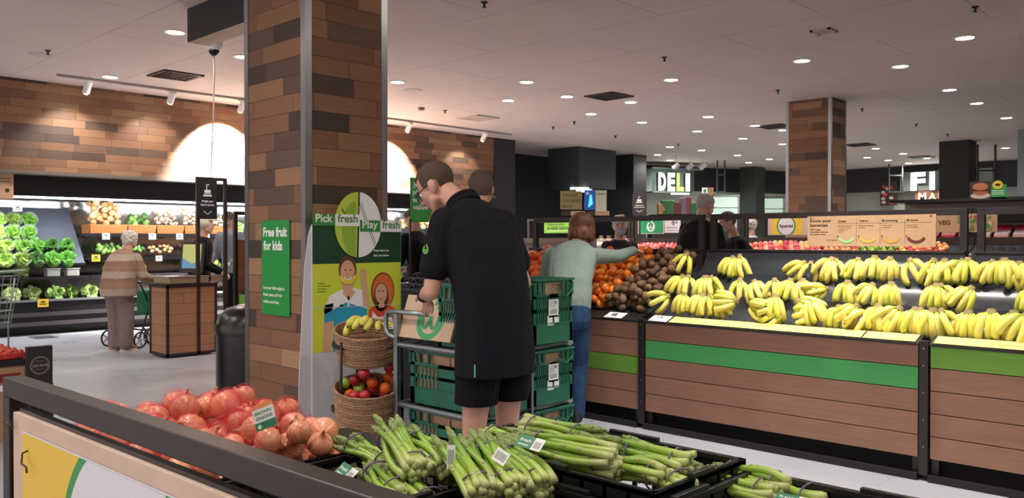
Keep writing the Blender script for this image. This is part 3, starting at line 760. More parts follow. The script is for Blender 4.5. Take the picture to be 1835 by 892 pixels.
crate(-1.29, .74, -.90, 1.33, .768, .905, 'black crate of asparagus at the bottom middle of the photo')
crate(-.895, 1.18, -.25, 1.70, .768, .915, 'black crate of asparagus at the right end of the near stand')

# onions
def onion_material():
    t = NT('onion_skin'); o = t.obj(); rnd = t.n('ShaderNodeObjectInfo').outputs['Random']
    sp = t.n('ShaderNodeSeparateXYZ'); t.l(o, sp.inputs[0])
    an = t.math('ARCTAN2', sp.outputs[1], sp.outputs[0]); 
    cb = t.n('ShaderNodeCombineXYZ'); t.l(t.math('MULTIPLY', t.math('ABSOLUTE', an), 7.0), cb.inputs[0]); t.l(t.math('MULTIPLY', sp.outputs[2], 8.0), cb.inputs[1]); t.l(t.math('MULTIPLY', rnd, 40.0), cb.inputs[2])
    f = t.noise(1.6, 4, cb.outputs[0], .2); c = t.ramp(f, [(.3, '#c9714f'), (.5, '#dd8f6c'), (.72, '#eeb492')])
    hs = t.n('ShaderNodeHueSaturation'); t.l(t.math('MULTIPLY_ADD', rnd, .3, .85), hs.inputs['Value']); t.l(c, hs.inputs['Color'])
    dk = t.ramp(sp.outputs[2], [(.030, (1, 1, 1, 1)), (.048, (.5, .36, .25, 1))])
    t.l(t.mix(1.0, hs.outputs[0], dk, 'MULTIPLY'), t.b.inputs['Base Color']); t.b.inputs['Roughness'].default_value = .3; t.bump(f, .15, .002)
    return t.m
on_m = onion_material()
ons = [fruit_mesh('brown_onion', .039, ONION, on_m, 18, .07, i) for i in range(4)]
def pile_top(x, y): return 0.05 * math.exp(-((x + 2.12) / .45) ** 2 - ((y - 1.03) / .32) ** 2)
OP = settle(128, (-2.40, -1.742), (.69, 1.275), lambda x, y: .822, lambda g: g.uniform(.030, .039), 12, pile_top, seed=21)
org = random.Random(77)
for i, (x, y, z, r) in enumerate(OP):
    o = ons[i] if i < 4 else ons[i % 4].copy()
    if i >= 4: COL.objects.link(o)
    o.name = 'brown_onion'; o.location = (x, y, z); o.scale = (r / .039,) * 3; o.rotation_euler = (org.gauss(0, .9), org.gauss(0, .9), org.uniform(0, 6.28))
    tag(o, 'brown onion in a red net bag on the near stand', 'onion', 'brown onions heaped in red nets')
# red net bags draped over them
def net_material():
    t = NT('red_net'); p = t.pos(); sp = t.n('ShaderNodeSeparateXYZ'); t.l(p, sp.inputs[0])
    u = t.math('MULTIPLY', t.math('ADD', sp.outputs[0], sp.outputs[1]), 260.0); v = t.math('MULTIPLY', t.math('SUBTRACT', t.math('ADD', sp.outputs[0], sp.outputs[2]), sp.outputs[1]), 260.0)
    a = t.math('GREATER_THAN', t.math('FRACT', u), .86); b = t.math('GREATER_THAN', t.math('FRACT', v), .86)
    g = t.math('MAXIMUM', a, b); dn = t.ramp(t.noise(9, 3, p), [(.52, (.02, .02, .02, 1)), (.72, (.32, .32, .32, 1))])
    t.l(t.math('MAXIMUM', t.math('MULTIPLY', g, .6), dn), t.b.inputs['Alpha'])
    t.b.inputs['Base Color'].default_value = srgb('#d8243a'); t.b.inputs['Roughness'].default_value = .35; return t.m
net_m = net_material()
def net(cx, cy, rx, ry, rot, label):
    m = MB(); N = 34; M = 34; g = {}
    cr, sr = math.cos(rot), math.sin(rot)
    for i in range(N + 1):
        for j in range(M + 1):
            u = (i / N) * 2 - 1; v = (j / M) * 2 - 1; q = math.sqrt(max(1e-9, u * u + v * v)); mx = max(abs(u), abs(v)); k = mx / q
            uu, vv = u * k, v * k; x = cx + uu * rx * cr - vv * ry * sr; y = cy + uu * rx * sr + vv * ry * cr
            x = min(-1.745, max(-2.40, x)); y = min(1.285, max(.66, y)); z = .86
            for (a, b, c, r) in OP:
                d2 = (a - x) ** 2 + (b - y) ** 2; R2 = (r + .005) ** 2
                if d2 < R2: z = max(z, c + math.sqrt(R2 - d2))
                elif d2 < R2 * 2.6: z = max(z, c - .012 - (math.sqrt(d2) - r) * .9)
            g[i, j] = m.bm.verts.new((x, y, z + .002))
    for i in range(N):
        for j in range(M): m.bm.faces.new((g[i, j], g[i + 1, j], g[i + 1, j + 1], g[i, j + 1]))
    bmesh.ops.smooth_vert(m.bm, verts=m.bm.verts, factor=.35, use_axis_x=False, use_axis_y=False, use_axis_z=True)
    bmesh.ops.remove_doubles(m.bm, verts=m.bm.verts, dist=.0004)
    o = m.build('net_bag', net_m, None, True); tag(o, label, 'net bag'); return o
net(-2.25, 1.12, .15, .13, .3, 'red net bag at the far left of the onion heap')
net(-2.02, 1.14, .14, .14, .0, 'red net bag on top of the onion heap, at the back')
net(-1.90, 1.0, .125, .13, .5, 'red net bag at the right end of the onion heap')
net(-2.15, .90, .15, .12, -.3, 'red net bag in the middle of the onion heap')
net(-1.95, .78, .15, .11, .2, 'red net bag hugging the rail at the front of the onions')
net(-2.26, .76, .12, .09, .1, 'red net bag seen between rail and sign at far left')
# paper tags
lab_g = mat('tag_green', '#2b7d57', .45); lab_o = mat('tag_orange', '#dd8a4a', .5); lab_w = mat('tag_white', '#e2e6e2', .45)
def paper_tag(pos, wdt, hgt, right, up, label, style=0):
    A = Art(.0003); A.slab(0, 0, wdt, hgt, .0006, lab_w)
    if style == 0:
        A.rect(0, 0, wdt * .62, hgt, lab_g, 1); A.text('fresh', wdt * .08, hgt * .5, hgt * .25, lab_w, 2, width=wdt * .45); A.rect(wdt * .08, hgt * .2, wdt * .5, hgt * .28, lab_w, 2)
        for k in range(9): A.rect(wdt * (.68 + .03 * k), hgt * .15, wdt * (.685 + .03 * k + .01 * (k % 2)), hgt * .7, ink, 1)
    elif style == 1:
        A.rect(0, 0, wdt, hgt * .3, lab_g, 1); A.rect(0, hgt * .82, wdt, hgt, lab_o, 1)
        A.text('BROWN', wdt * .1, hgt * .6, hgt * .13, lab_g, 2, width=wdt * .8); A.text('ONIONS', wdt * .1, hgt * .4, hgt * .13, lab_g, 2, width=wdt * .8); A.ell(wdt * .2, hgt * .14, wdt * .09, wdt * .09, lab_w, 2)
    else:
        for k in range(10): A.rect(wdt * (.1 + .08 * k), hgt * .2, wdt * (.12 + .08 * k + .02 * (k % 2)), hgt * .8, ink, 1)
    o = A.build('paper_tag', None, pos, right, up); tag(o, label, 'label'); return o
RIGHT = Vector((CT, ST, 0))
def face(px, py, z): return G(px, py, z)
paper_tag(face(459, 775, .975), .055, .06, RIGHT + Vector((.3, 0, .5)), Vector((.1, .3, 1)), 'green and white tag reading brown onions on the onion heap', 1)
paper_tag(Vector((-2.375, .93, .915)), .018, .06, RIGHT + Vector((0, 0, .5)), Vector((.35, .1, .9)), 'small pale tag standing up at the left end of the onions', 2)
paper_tag(Vector((-2.392, .88, .90)), .05, .018, RIGHT + Vector((0, 0, -.2)), Vector((0, .3, .6)), 'little green twist tag left of the onion heap', 0)

# asparagus
def spear_material():
    t = NT('asparagus_stalk'); tc = t.n('ShaderNodeTexCoord'); sp = t.n('ShaderNodeSeparateXYZ'); t.l(tc.outputs['Object'], sp.inputs[0]); rnd = t.n('ShaderNodeObjectInfo').outputs['Random']
    f = t.noise(22, 3, tc.outputs['Object'])
    x = t.math('ADD', t.math('DIVIDE', sp.outputs[0], .24), t.math('MULTIPLY_ADD', rnd, .14, t.math('MULTIPLY_ADD', f, .16, -.15)))
    c = t.ramp(x, [(0, '#bcc383'), (.10, '#a8b962'), (.3, '#93b344'), (.7, '#7aa338'), (1, '#647f35')])
    hs = t.n('ShaderNodeHueSaturation'); t.l(t.math('MULTIPLY_ADD', rnd, .3, .88), hs.inputs['Value']); t.l(c, hs.inputs['Color'])
    t.l(hs.outputs[0], t.b.inputs['Base Color']); t.b.inputs['Roughness'].default_value = .35; return t.m
sp_m = spear_material(); tip_m = mat('asparagus_tip', '#7f9150', .6, var=.45, vscale=160, bump=.6, bscale=300); scale_m = mat('asparagus_scale', '#98a25e', .6); scar = mat('spear_scar', '#b59c84', .6)
SPEARS = []
for s_ in range(5):
    rg = random.Random(40 + s_); Ls = .205 + .012 * s_; r = .0078 + .0006 * (s_ % 3); bend = rg.uniform(-.012, .012); wob = rg.uniform(-.01, .01)
    pts = []; rad = []
    for k in range(13):
        f = k / 12; pts.append(Vector((Ls * .82 * f, bend * math.sin(PI * f), wob * math.sin(PI * f * 1.3)))); rad.append(r * (1.05 - .22 * f))
    m = MB(); m.tube(pts, rad, 9); m.mi = 1
    for k in range(5):     # triangular bracts on the stalk
        f = .2 + .15 * k; p = pts[int(f * 12)]; an = rg.uniform(0, 6.28); rr = r * (1.07 - .22 * f); nrm = Vector((0, math.cos(an), math.sin(an))); sd = Vector((0, -math.sin(an), math.cos(an)))
        m.poly([p + nrm * rr - sd * .0035, p + nrm * rr + sd * .0035, p + nrm * (rr + .0012) + Vector((.012, 0, 0))], .0004, nrm)
    sb = m.build('spear', [sp_m, scar], None, True)
    e = pts[-1]; dr = (pts[-1] - pts[-2]).normalized(); r1 = rad[-1]; m = MB()
    prof = [(0, 1.0), (.12, 1.16), (.35, 1.28), (.6, 1.05), (.85, .55), (1, .12)]; TL = Ls * .26
    m.tube([e + dr * TL * a for a, b in prof], [r1 * b for a, b in prof], 9)
    for k in range(16):
        f = k / 16; an = k * 2.4; q = r1 * (1.12 + .22 * math.sin(PI * min(1, f * 1.3))) * (1 - max(0, f - .5) * 1.2); a1 = Vector((0, math.cos(an), math.sin(an)))
        m.sphere(e + dr * TL * f * .92 + a1 * q * .72, (.0062, .0032, .0032), 6, 4)
    tb = m.build('tip', tip_m, None, True)
    SPEARS.append((sb.data, tb.data)); bpy.data.objects.remove(sb); bpy.data.objects.remove(tb)
band_m = mat('rubber_band', '#6a5a78', .5)
arg = random.Random(9)
def spear_bunch(butt, tip, n, label, seed=0, flip=False):
    """banded bunch lying with its cut ends at butt and its heads at tip (world points)"""
    butt = Vector(butt); tip = Vector(tip); d = (tip - butt); L = d.length; d.normalize()
    t = thing('asparagus_bunch', label, 'asparagus', butt); up = Vector((0, 0, 1)); y = up.cross(d).normalized(); z = d.cross(y)
    M = Matrix((d, y, z)).transposed().to_4x4(); t.rotation_euler = M.to_euler()
    k = L / .25; offs = [(0, 0)] + [(math.cos(a) * .0165, math.sin(a) * .0165) for a in [i * PI / 3 + .2 for i in range(6)]] + [(math.cos(a) * .0315, math.sin(a) * .0315) for a in [i * PI / 6 for i in range(12)]]
    offs = [o for o in offs if o[1] > -.03][:n] if n < 12 else offs[:n]
    R_ = max(math.hypot(*o) for o in offs) + .009
    for i, (a, b) in enumerate(offs):
        sb, tb = SPEARS[(i + seed) % 5]; s = bpy.data.objects.new('spear', sb); COL.objects.link(s); s.parent = t
        s.location = (arg.uniform(-.008, .012), a, b * .8 + R_ * .4); s.rotation_euler = (arg.uniform(0, 6.28), arg.uniform(-.03, .03), arg.uniform(-.035, .035) - a * .6); s.scale = (k, 1, 1)
        q = bpy.data.objects.new('tip', tb); COL.objects.link(q); q.parent = s
    for f in (.18, .72):
        m = MB(); c = Vector((L * f, 0, R_ * .4)); pts = [c + Vector((.002 * math.sin(k2), math.cos(k2 * PI / 10) * (R_ * .89), math.sin(k2 * PI / 10) * (R_ * .76))) for k2 in range(21)]
        m.tube(pts, .0022, 5, cap=False); m.build('rubber_band', band_m, t, True)
    return t
def zb(px, py, z): p = G(px, py, z); return p
ASP = [((748, 862, .905), (685, 778, .955), 13, 'upright asparagus bunch nearest the onions, tips raised highest'),
 ((800, 858, .90), (722, 790, .94), 13, 'asparagus bunch second from the onions with thick cut ends'),
 ((815, 872, .87), (752, 800, .90), 10, 'asparagus bunch tucked below the second one from the onions'),
 ((705, 850, .86), (640, 812, .89), 8, 'short pale asparagus bunch lying against the onion crate'),
 ((868, 905, .90), (806, 806, .945), 13, 'asparagus bunch in the middle of the near crate, below the blue-edged tag'),
 ((925, 898, .90), (855, 806, .94), 13, 'bright green asparagus bunch right of the blue-edged tag'),
 ((975, 892, .89), (893, 812, .93), 13, 'asparagus bunch with a white barcode tag at its tips'),
 ((725, 905, .87), (660, 850, .88), 9, 'asparagus bunch half hidden behind the steel rail'),
 ((780, 925, .86), (722, 868, .875), 9, 'asparagus bunch low at the bottom of the near crate'),
 ((1010, 872, .86), (905, 850, .865), 9, 'asparagus bunch lying flat at the right of the near crate'),
 ((1030, 905, .86), (930, 890, .86), 9, 'asparagus bunch at the bottom edge of the photo in the middle crate'),
 ((1105, 838, .93), (912, 800, .94), 11, 'long asparagus bunch with purple tips lying across the back crate'),
 ((1120, 862, .90), (935, 822, .90), 12, 'asparagus bunch lying below the purple tipped one in the back crate'),
 ((935, 775, .93), (1085, 808, .935), 10, 'asparagus bunch with the green label on its cut ends'),
 ((868, 792, .925), (955, 822, .92), 9, 'asparagus bunch with pink cut ends at the left of the back crate'),
 ((1240, 848, .925), (1098, 818, .93), 11, 'asparagus bunch at the right end of the back crate'),
 ((1200, 872, .905), (1080, 845, .90), 10, 'lower asparagus bunch at the right end of the back crate'),
 ((1240, 890, .90), (1180, 862, .90), 9, 'dark tipped asparagus bunch in the front right corner of the back crate'),
 ((1420, 892, .875), (1292, 855, .885), 10, 'asparagus bunch lying at the back of the right end crate'),
 ((1390, 905, .87), (1275, 872, .88), 10, 'asparagus bunch below the others in the right end crate'),
 ((1480, 915, .87), (1370, 882, .87), 8, 'asparagus bunch at the far right of the right end crate')]
for i, (b, e, n, lb) in enumerate(ASP):
    B = zb(*b); E = zb(*e); 
    d = E - B; L = d.length
    if L > .27: E = B + d * (.27 / L)
    elif L < .2: E = B + d * (.2 / L)
    spear_bunch(B, E, n, lb, i)
paper_tag(face(922, 798, .975), .075, .03, (1, -.05, -.02), (0, .6, .6), 'green label with a barcode on the asparagus in the back crate', 0)
paper_tag(face(880, 822, .965), .05, .028, (.9, -.25, -.1), (0, .5, .7), 'white barcode tag at the tips of the middle asparagus', 2)
paper_tag(face(800, 842, .94), .018, .05, RIGHT, (-.15, .2, 1), 'narrow blue-edged tag standing between two asparagus bunches', 2)
paper_tag(face(596, 848, .93), .075, .032, (.95, -.2, -.05), (0, .6, .5), 'green label with barcode beside the rail, lying on pale asparagus', 0)
paper_tag(face(1388, 898, .91), .07, .025, (1, 0, 0), (0, .7, .4), 'dark green label in the right end asparagus crate', 0)
# ================================================================== COLUMN SIGN, CARDBOARD STAND, BASKETS, BIN
gs = mat('sign_green', '#1f9140', .35); sw = mat('sign_white_ink', '#f2f4f0', .4)
A = Art(.0008); W_, H_ = .345, .625; A.slab(0, 0, W_, H_, .006, gs)
A.text('Free fruit', .024, H_ - .105, .062, sw, 1, width=.295, bold=.03); A.text('for kids', .026, H_ - .195, .062, sw, 1, width=.235, bold=.03)
A.text('Let your kids enjoy a', .022, .168, .022, sw, 1, width=.265, bold=.02); A.text('fresh piece of fruit', .022, .122, .022, sw, 1, width=.235, bold=.02); A.text('while you shop.', .022, .076, .022, sw, 1, width=.20, bold=.02)
o = A.build('wall_sign', None, (X_at(469.5, 2.915), 2.912, .925), (1, 0, 0)); tag(o, 'green sign reading free fruit for kids on the big timber column', 'sign')

# cardboard stand: poster facing +x
cb = thing('cardboard_stand', 'tall white cardboard stand with the pick fresh play fresh poster', 'display stand', (-4.50, 2.90, 0))
card = mat('white_card', '#c9c9cf', .6, var=.03); ydk = mat('poster_dark_green', '#16432c', .45); ylm = mat('poster_lime', '#cddc43', .45)
A = Art(.0008); PW, PT, PB = .70, 1.515, .715
A.slab(0, 0, PW, PT, .012, card)
A.rect(0.002, 1.27, PW - .002, PT, ydk, 1); A.rect(0.002, PB, PW - .002, 1.27, ylm, 1)
m_ = mat('poster_skin', '#d9a78a', .5); m_hair = mat('poster_hair', '#5a3a2a', .6); m_bl = mat('poster_blue', '#2a9fc4', .5); m_w = mat('poster_white', '#f0f0f2', .5); m_or = mat('poster_orange', '#d9713a', .5); m_red = mat('poster_red', '#d9482f', .5); m_y = mat('poster_banana', '#efcf4c', .5)
# woman in blue and white polo
x0 = .22
A.poly([(.075, PB), (.135, PB), (.155, 1.02), (.085, 1.01)], m_, 2)                              # arm
A.poly([(.15, PB), (.42, PB), (.415, .98), (.38, 1.095), (.26, 1.12), (.13, 1.07), (.085, .99), (.09, .93), (.155, .92)], m_w, 2)
A.poly([(.15, PB), (.42, PB), (.415, .97), (.25, 1.02), (.085, .95), (.09, .90), (.155, .91)], m_bl, 3)
A.poly([(.235, 1.12), (.29, 1.12), (.32, 1.08), (.27, 1.03), (.225, 1.08)], m_, 4)
A.rect(.262, .99, .276, 1.06, m_w, 4); A.ell(.215, 1.0, .014, .009, ink, 4)
A.poly([(.225, 1.10), (.30, 1.10), (.31, 1.18), (.22, 1.18)], m_, 3)
A.ell(.262, 1.232, .068, .088, m_hair, 4); A.ell(.262, 1.215, .056, .075, m_, 5)
A.ell(.242, 1.228, .008, .004, ink, 6); A.ell(.282, 1.228, .008, .004, ink, 6); A.line([(.262, 1.225), (.258, 1.203), (.266, 1.202)], .003, mat('poster_shade', '#b5785f', .5), 6)
A.arc(.262, 1.195, .030, 200, 340, .009, m_w, 6); A.arc(.262, 1.205, .060, 195, 345, .026, m_y, 7, ry=.055)
A.poly([(.385, .99), (.44, .98), (.415, 1.13), (.40, 1.22), (.375, 1.22), (.37, 1.14)], m_, 4); A.ell(.385, 1.20, .024, .034, m_, 5)
for k in range(4): A.line([(.37 + .009 * k, 1.19), (.366 + .009 * k, 1.23)], .0075, m_, 6)
# child with an orange slice hood
A.ell(.545, 1.08, .098, .125, mat('poster_rind', '#8a3b1e', .5), 2); A.ell(.548, 1.08, .088, .115, m_or, 3); A.ell(.53, 1.04, .062, .095, m_hair, 4)
A.ell(.53, 1.065, .048, .065, m_, 5); A.ell(.513, 1.08, .007, .004, ink, 6); A.ell(.547, 1.08, .007, .004, ink, 6); A.arc(.53, 1.035, .012, 180, 360, .006, m_red, 6)
A.poly([(.42, .86), (.66, .86), (.645, .96), (.56, 1.0), (.50, 1.0), (.43, .965)], m_red, 4); A.poly([(.445, .86), (.63, .86), (.61, .94), (.56, .91), (.50, .91), (.46, .95)], m_w, 5)
A.poly([(.505, .97), (.56, .97), (.55, 1.02), (.515, 1.02)], m_, 6)
for k, wd in enumerate((.055, .10, .07, .06)): A.rect(.035, 1.145 - .017 * k, .035 + wd, 1.149 - .017 * k, mat('poster_ink', '#4a5a2a', .6), 2)
A.text('Scan here to', .47, 1.345, .014, sw, 2, width=.125, bold=.03); A.text('find out more', .47, 1.312, .014, sw, 2, width=.125, bold=.03)
A.line([(0, .995), (PW, .985)], .0035, card, 7)
# apple and cricket-ball disc standing over the top edge
gr = mat('poster_green_mid', '#3b8a41', .45); ag = mat('apple_print_green', '#b6d04a', .45); ag2 = mat('apple_print_lime', '#8fb43c', .45)
cxa, cya = .345, 1.52
A.poly([(cxa + .18 * math.cos(R(a)) * 1.02, cya + .18 * math.sin(R(a)) * 1.18) for a in range(90, 271, 8)], ag, 8)
A.poly([(cxa - .02 + .11 * math.cos(R(a)), cya - .03 + .18 * math.sin(R(a))) for a in range(90, 271, 10)], ag2, 9)
A.poly([(cxa + .18 * math.cos(R(a)) * 1.02, cya + .18 * math.sin(R(a)) * 1.18) for a in range(-90, 91, 8)], m_w, 8)
for off in (0, .018): A.line([(cxa + .005 + off + .13 * (k / 10) ** 1.0, cya + .155 - off * .3 - .30 * (k / 10) ** .85 * (1)) for k in range(11)], .004, ink, 9)
A.line([(cxa - .10, cya + .06), (cxa - .13, cya + .10)], .008, m_hair, 9)
def band(x0, x1, y0, y1, m, txt, tm, wd): A.rect(x0, y0, x1, y1, m, 10); A.text(txt, (x0 + x1) / 2, y0 + .024, .052, tm, 11, width=wd, align='c', bold=.02)
band(.0, .165, 1.510, 1.585, gr, 'Pick', sw, .125); band(.165, .355, 1.510, 1.585, m_w, 'fresh', gr, .155)
band(.355, .52, 1.475, 1.550, gr, 'Play', sw, .125); band(.52, .70, 1.475, 1.550, m_w, 'fresh', gr, .145)
o = A.build('printed_panel', cb, (.012, 0, .0), (0, 1, 0)); 
m = MB(); m.poly([(0, 0, 0), (0, -.10, 0), (0, -.085, .6), (0, -.045, 1.25), (0, -.02, 1.44), (0, 0, 1.5)], .006, (-1, 0, 0)); m.build('side_flap', card, cb)
m = MB(); m.poly([(.0, .05, 0), (.0, .65, 0), (.0, .6, .9), (.0, .1, .9)], .005, (-1, 0, 0)); m.build('rear_strut', card, cb)

# woven baskets in a black wire rack
BKX, BKY = -4.09, 3.02
wv_m = mat('seagrass_weave', '#9c7a5c', .8, var=.35, vscale=60, bump=.9, bscale=90)
def basket(z0, z1, r, label):
    t = thing('woven_basket', label, 'basket', (BKX, BKY, z0)); H = z1 - z0; m = MB(); t.rotation_mode = 'AXIS_ANGLE'; t.rotation_axis_angle = (R(14), .59, .80, 0)
    k = int(H / .014)
    for i in range(k):
        z = .008 + (H - .014) * i / (k - 1); rr = r * (.90 + .10 * i / (k - 1)) + .002 * math.sin(i * 1.7)
        pts = [Vector((rr * math.cos(a * PI / 20), rr * math.sin(a * PI / 20), z + .0015 * math.sin(a * 2.2 + i))) for a in range(41)]
        m.tube(pts, .0088, 6, cap=False)
    m.build('woven_wall', wv_m, t, True)
    m = MB(); m.lathe([(.001, .004), (r * .88, .004), (r * .88, .015), (.001, .015)], n=28); m.build('basket_floor', wv_m, t)
    return t
basket(.71, .90, .185, 'upper woven basket holding a few bananas')
basket(.09, .585, .185, 'large lower woven basket with apples and oranges in it')
t = thing('wire_rack', 'black steel rack carrying the two woven baskets', 'rack', (BKX, BKY, 0)); bk = mat('rack_black', '#141212', .5)
for z, r in ((.80, .200), (.42, .205)):
    m = MB(); m.tube([(r * math.cos(a * PI / 18), r * math.sin(a * PI / 18), z) for a in range(37)], .006, 6, cap=False, flat=2.6, up=(0, 0, 1)); m.build('hoop', bk, t, True)
for an in (-80, 40, 160):
    m = MB(); c, s = math.cos(R(an)), math.sin(R(an)); m.tube([(.215 * c, .215 * s, 0), (.215 * c, .215 * s, .45), (.21 * c, .21 * s, .83)], .008, 8); m.build('leg', bk, t, True)
# fruit in the baskets
bunch((-4.12, 3.02, .93), 5, R(-80), R(10), R(35), 'yellow bananas lying in the upper woven basket', None, 50, .95)
bunch((-4.03, 3.09, .915), 3, R(-80), R(0), R(70), 'smaller bunch of bananas at the back of the upper woven basket', None, 50, .85)
m = MB(); m.lathe([(.001, .83 ), (.155, .83), (.155, .84), (.001, .84)], n=24); tag(m.build('basket_liner', wv_m, None, None, (BKX, BKY, .0)), 'flat liner under the bananas in the upper woven basket', 'liner')
m = MB(); m.lathe([(.001, .45), (.16, .45), (.16, .47), (.001, .47)], n=24); tag(m.build('basket_liner', wv_m, None, None, (BKX, BKY, .0)), 'flat liner under the apples in the lower woven basket', 'liner')
gap = fruit_mat('green_apple_skin', '#8fb83c', '#a9cc55', 6, .3); rap = fruit_mat('red_apple_skin', '#a51f32', '#d0444a', 6, .28); pap = fruit_mat('pink_apple_skin', '#d8505c', '#f0b48c', 5, .3, rvar=.5)
stem_m = mat('fruit_stem', '#4a3622', .8)
ap_green = fruit_mesh('green_apple', .036, APPLE, gap, 16); ap_red = fruit_mesh('red_apple', .036, APPLE, rap, 16); nav = os_[0]
rg = random.Random(3); used_g = used_r = False
for k, (x, y, z, r) in enumerate(settle(24, (BKX - .15, BKX + .15), (BKY - .15, BKY + .15), lambda x, y: .47 + 8 * max(0, math.hypot(x - BKX, y - BKY) - .12), lambda g: .034, 20, seed=6)):
    kind = ('g', 'o', 'g', 'r', 'o', 'o')[k % 6] if x < BKX else ('r', 'o', 'r')[k % 3]
    src = {'g': ap_green, 'r': ap_red, 'o': nav}[kind]
    if kind == 'g' and not used_g: o = src; used_g = True
    elif kind == 'r' and not used_r: o = src; used_r = True
    else: o = src.copy(); COL.objects.link(o)
    o.location = (x, y, z); o.rotation_euler = (rg.uniform(-.6, .6), rg.uniform(-.6, .6), 0); o.scale = (.95,) * 3 if kind != 'o' else (.8,) * 3
    nm = {'g': 'green_apple', 'r': 'red_apple', 'o': 'orange'}[kind]; o.name = nm
    tag(o, {'g': 'green apple in the lower woven basket', 'r': 'red apple in the lower woven basket', 'o': 'small orange in the lower woven basket'}[kind], 'orange' if kind == 'o' else 'apple', {'g': 'green apples in the lower basket', 'r': 'red apples in the lower basket', 'o': 'small oranges in the lower basket'}[kind])

# black bin left of the column
t = thing('waste_bin', 'tall black round-topped bin left of the big column', 'bin', (-5.66, 3.12, 0)); bb = mat('bin_black', '#0e0d0e', .3)
m = MB(); m.lathe([(.001, 0), (.23, 0), (.235, .01), (.235, .74)], n=36); m.build('bin_body', bb, t, 40)
m = MB(); m.lathe([(.242, .735), (.244, .75), (.24, .80), (.215, .87), (.16, .92), (.08, .945), (.001, .95)], n=36, cap0=True); m.build('domed_lid', bb, t, 40)

# ================================================================== PICKING TROLLEY
TXL, TXR, TY0, TY1 = -3.80, -3.14, 3.02, 3.79
galv = mat('galvanised_tube', '#8f9a9e', .35, .85); cg = mat('crate_green', '#12604a', .45, var=.12, vscale=5); cgd = mat('crate_green_handle', '#0f5a45', .4)
t = thing('picking_trolley', 'grey steel three-deck picking trolley loaded with green crates', 'trolley', (TXL, TY0, 0)); W_, D_ = TXR - TXL, TY1 - TY0
for x, y in ((0, 0), (0, D_), (W_ + .03, D_ / 2)):
    m = MB(); m.box((x - .016, y - (.016 if x == 0 else .008), .09), (x + .016, y + (.016 if x == 0 else .008), 1.02 if x == 0 else .86), bevel=.003); m.build('upright', galv, t)
for z in (.165, .48, .82):
    m = MB()
    for y in (0, D_): m.tube([(0, y, z), (W_, y, z)], .015, 8)
    for x in (0, W_): m.tube([(x, 0, z), (x, D_, z)], .015, 8)
    for k in range(1, 6): m.tube([(W_ * k / 6, 0, z), (W_ * k / 6, D_, z)], .006, 6)
    m.build('deck', galv, t, 40)
m = MB(); m.tube([(0, -.01, .86), (-.06, -.01, .87), (-.09, -.01, .90), (-.09, -.01, .985), (-.07, -.01, 1.005), (.0, -.01, 1.01), (.28, -.01, 1.01)], .014, 10)
m.tube([(0, D_, .86), (-.06, D_, .87), (-.09, D_, .90), (-.09, D_, .985), (-.07, D_, 1.005), (0, D_, 1.01)], .014, 10); m.tube([(-.09, 0, .985), (-.09, D_, .985)], .014, 10); m.tube([(-.09, 0, .90), (-.09, D_, .90)], .012, 10)
m.build('handle', galv, t, True)
for x in (.05, W_ - .05):
    for y in (.04, D_ - .04):
        m = MB(); m.cyl((x, y - .014, .045), (x, y + .014, .045), .045, 18); m.box((x - .012, y - .018, .05), (x + .012, y + .018, .11)); m.build('caster', mat('caster_grey', '#3a3c3e', .5), t)
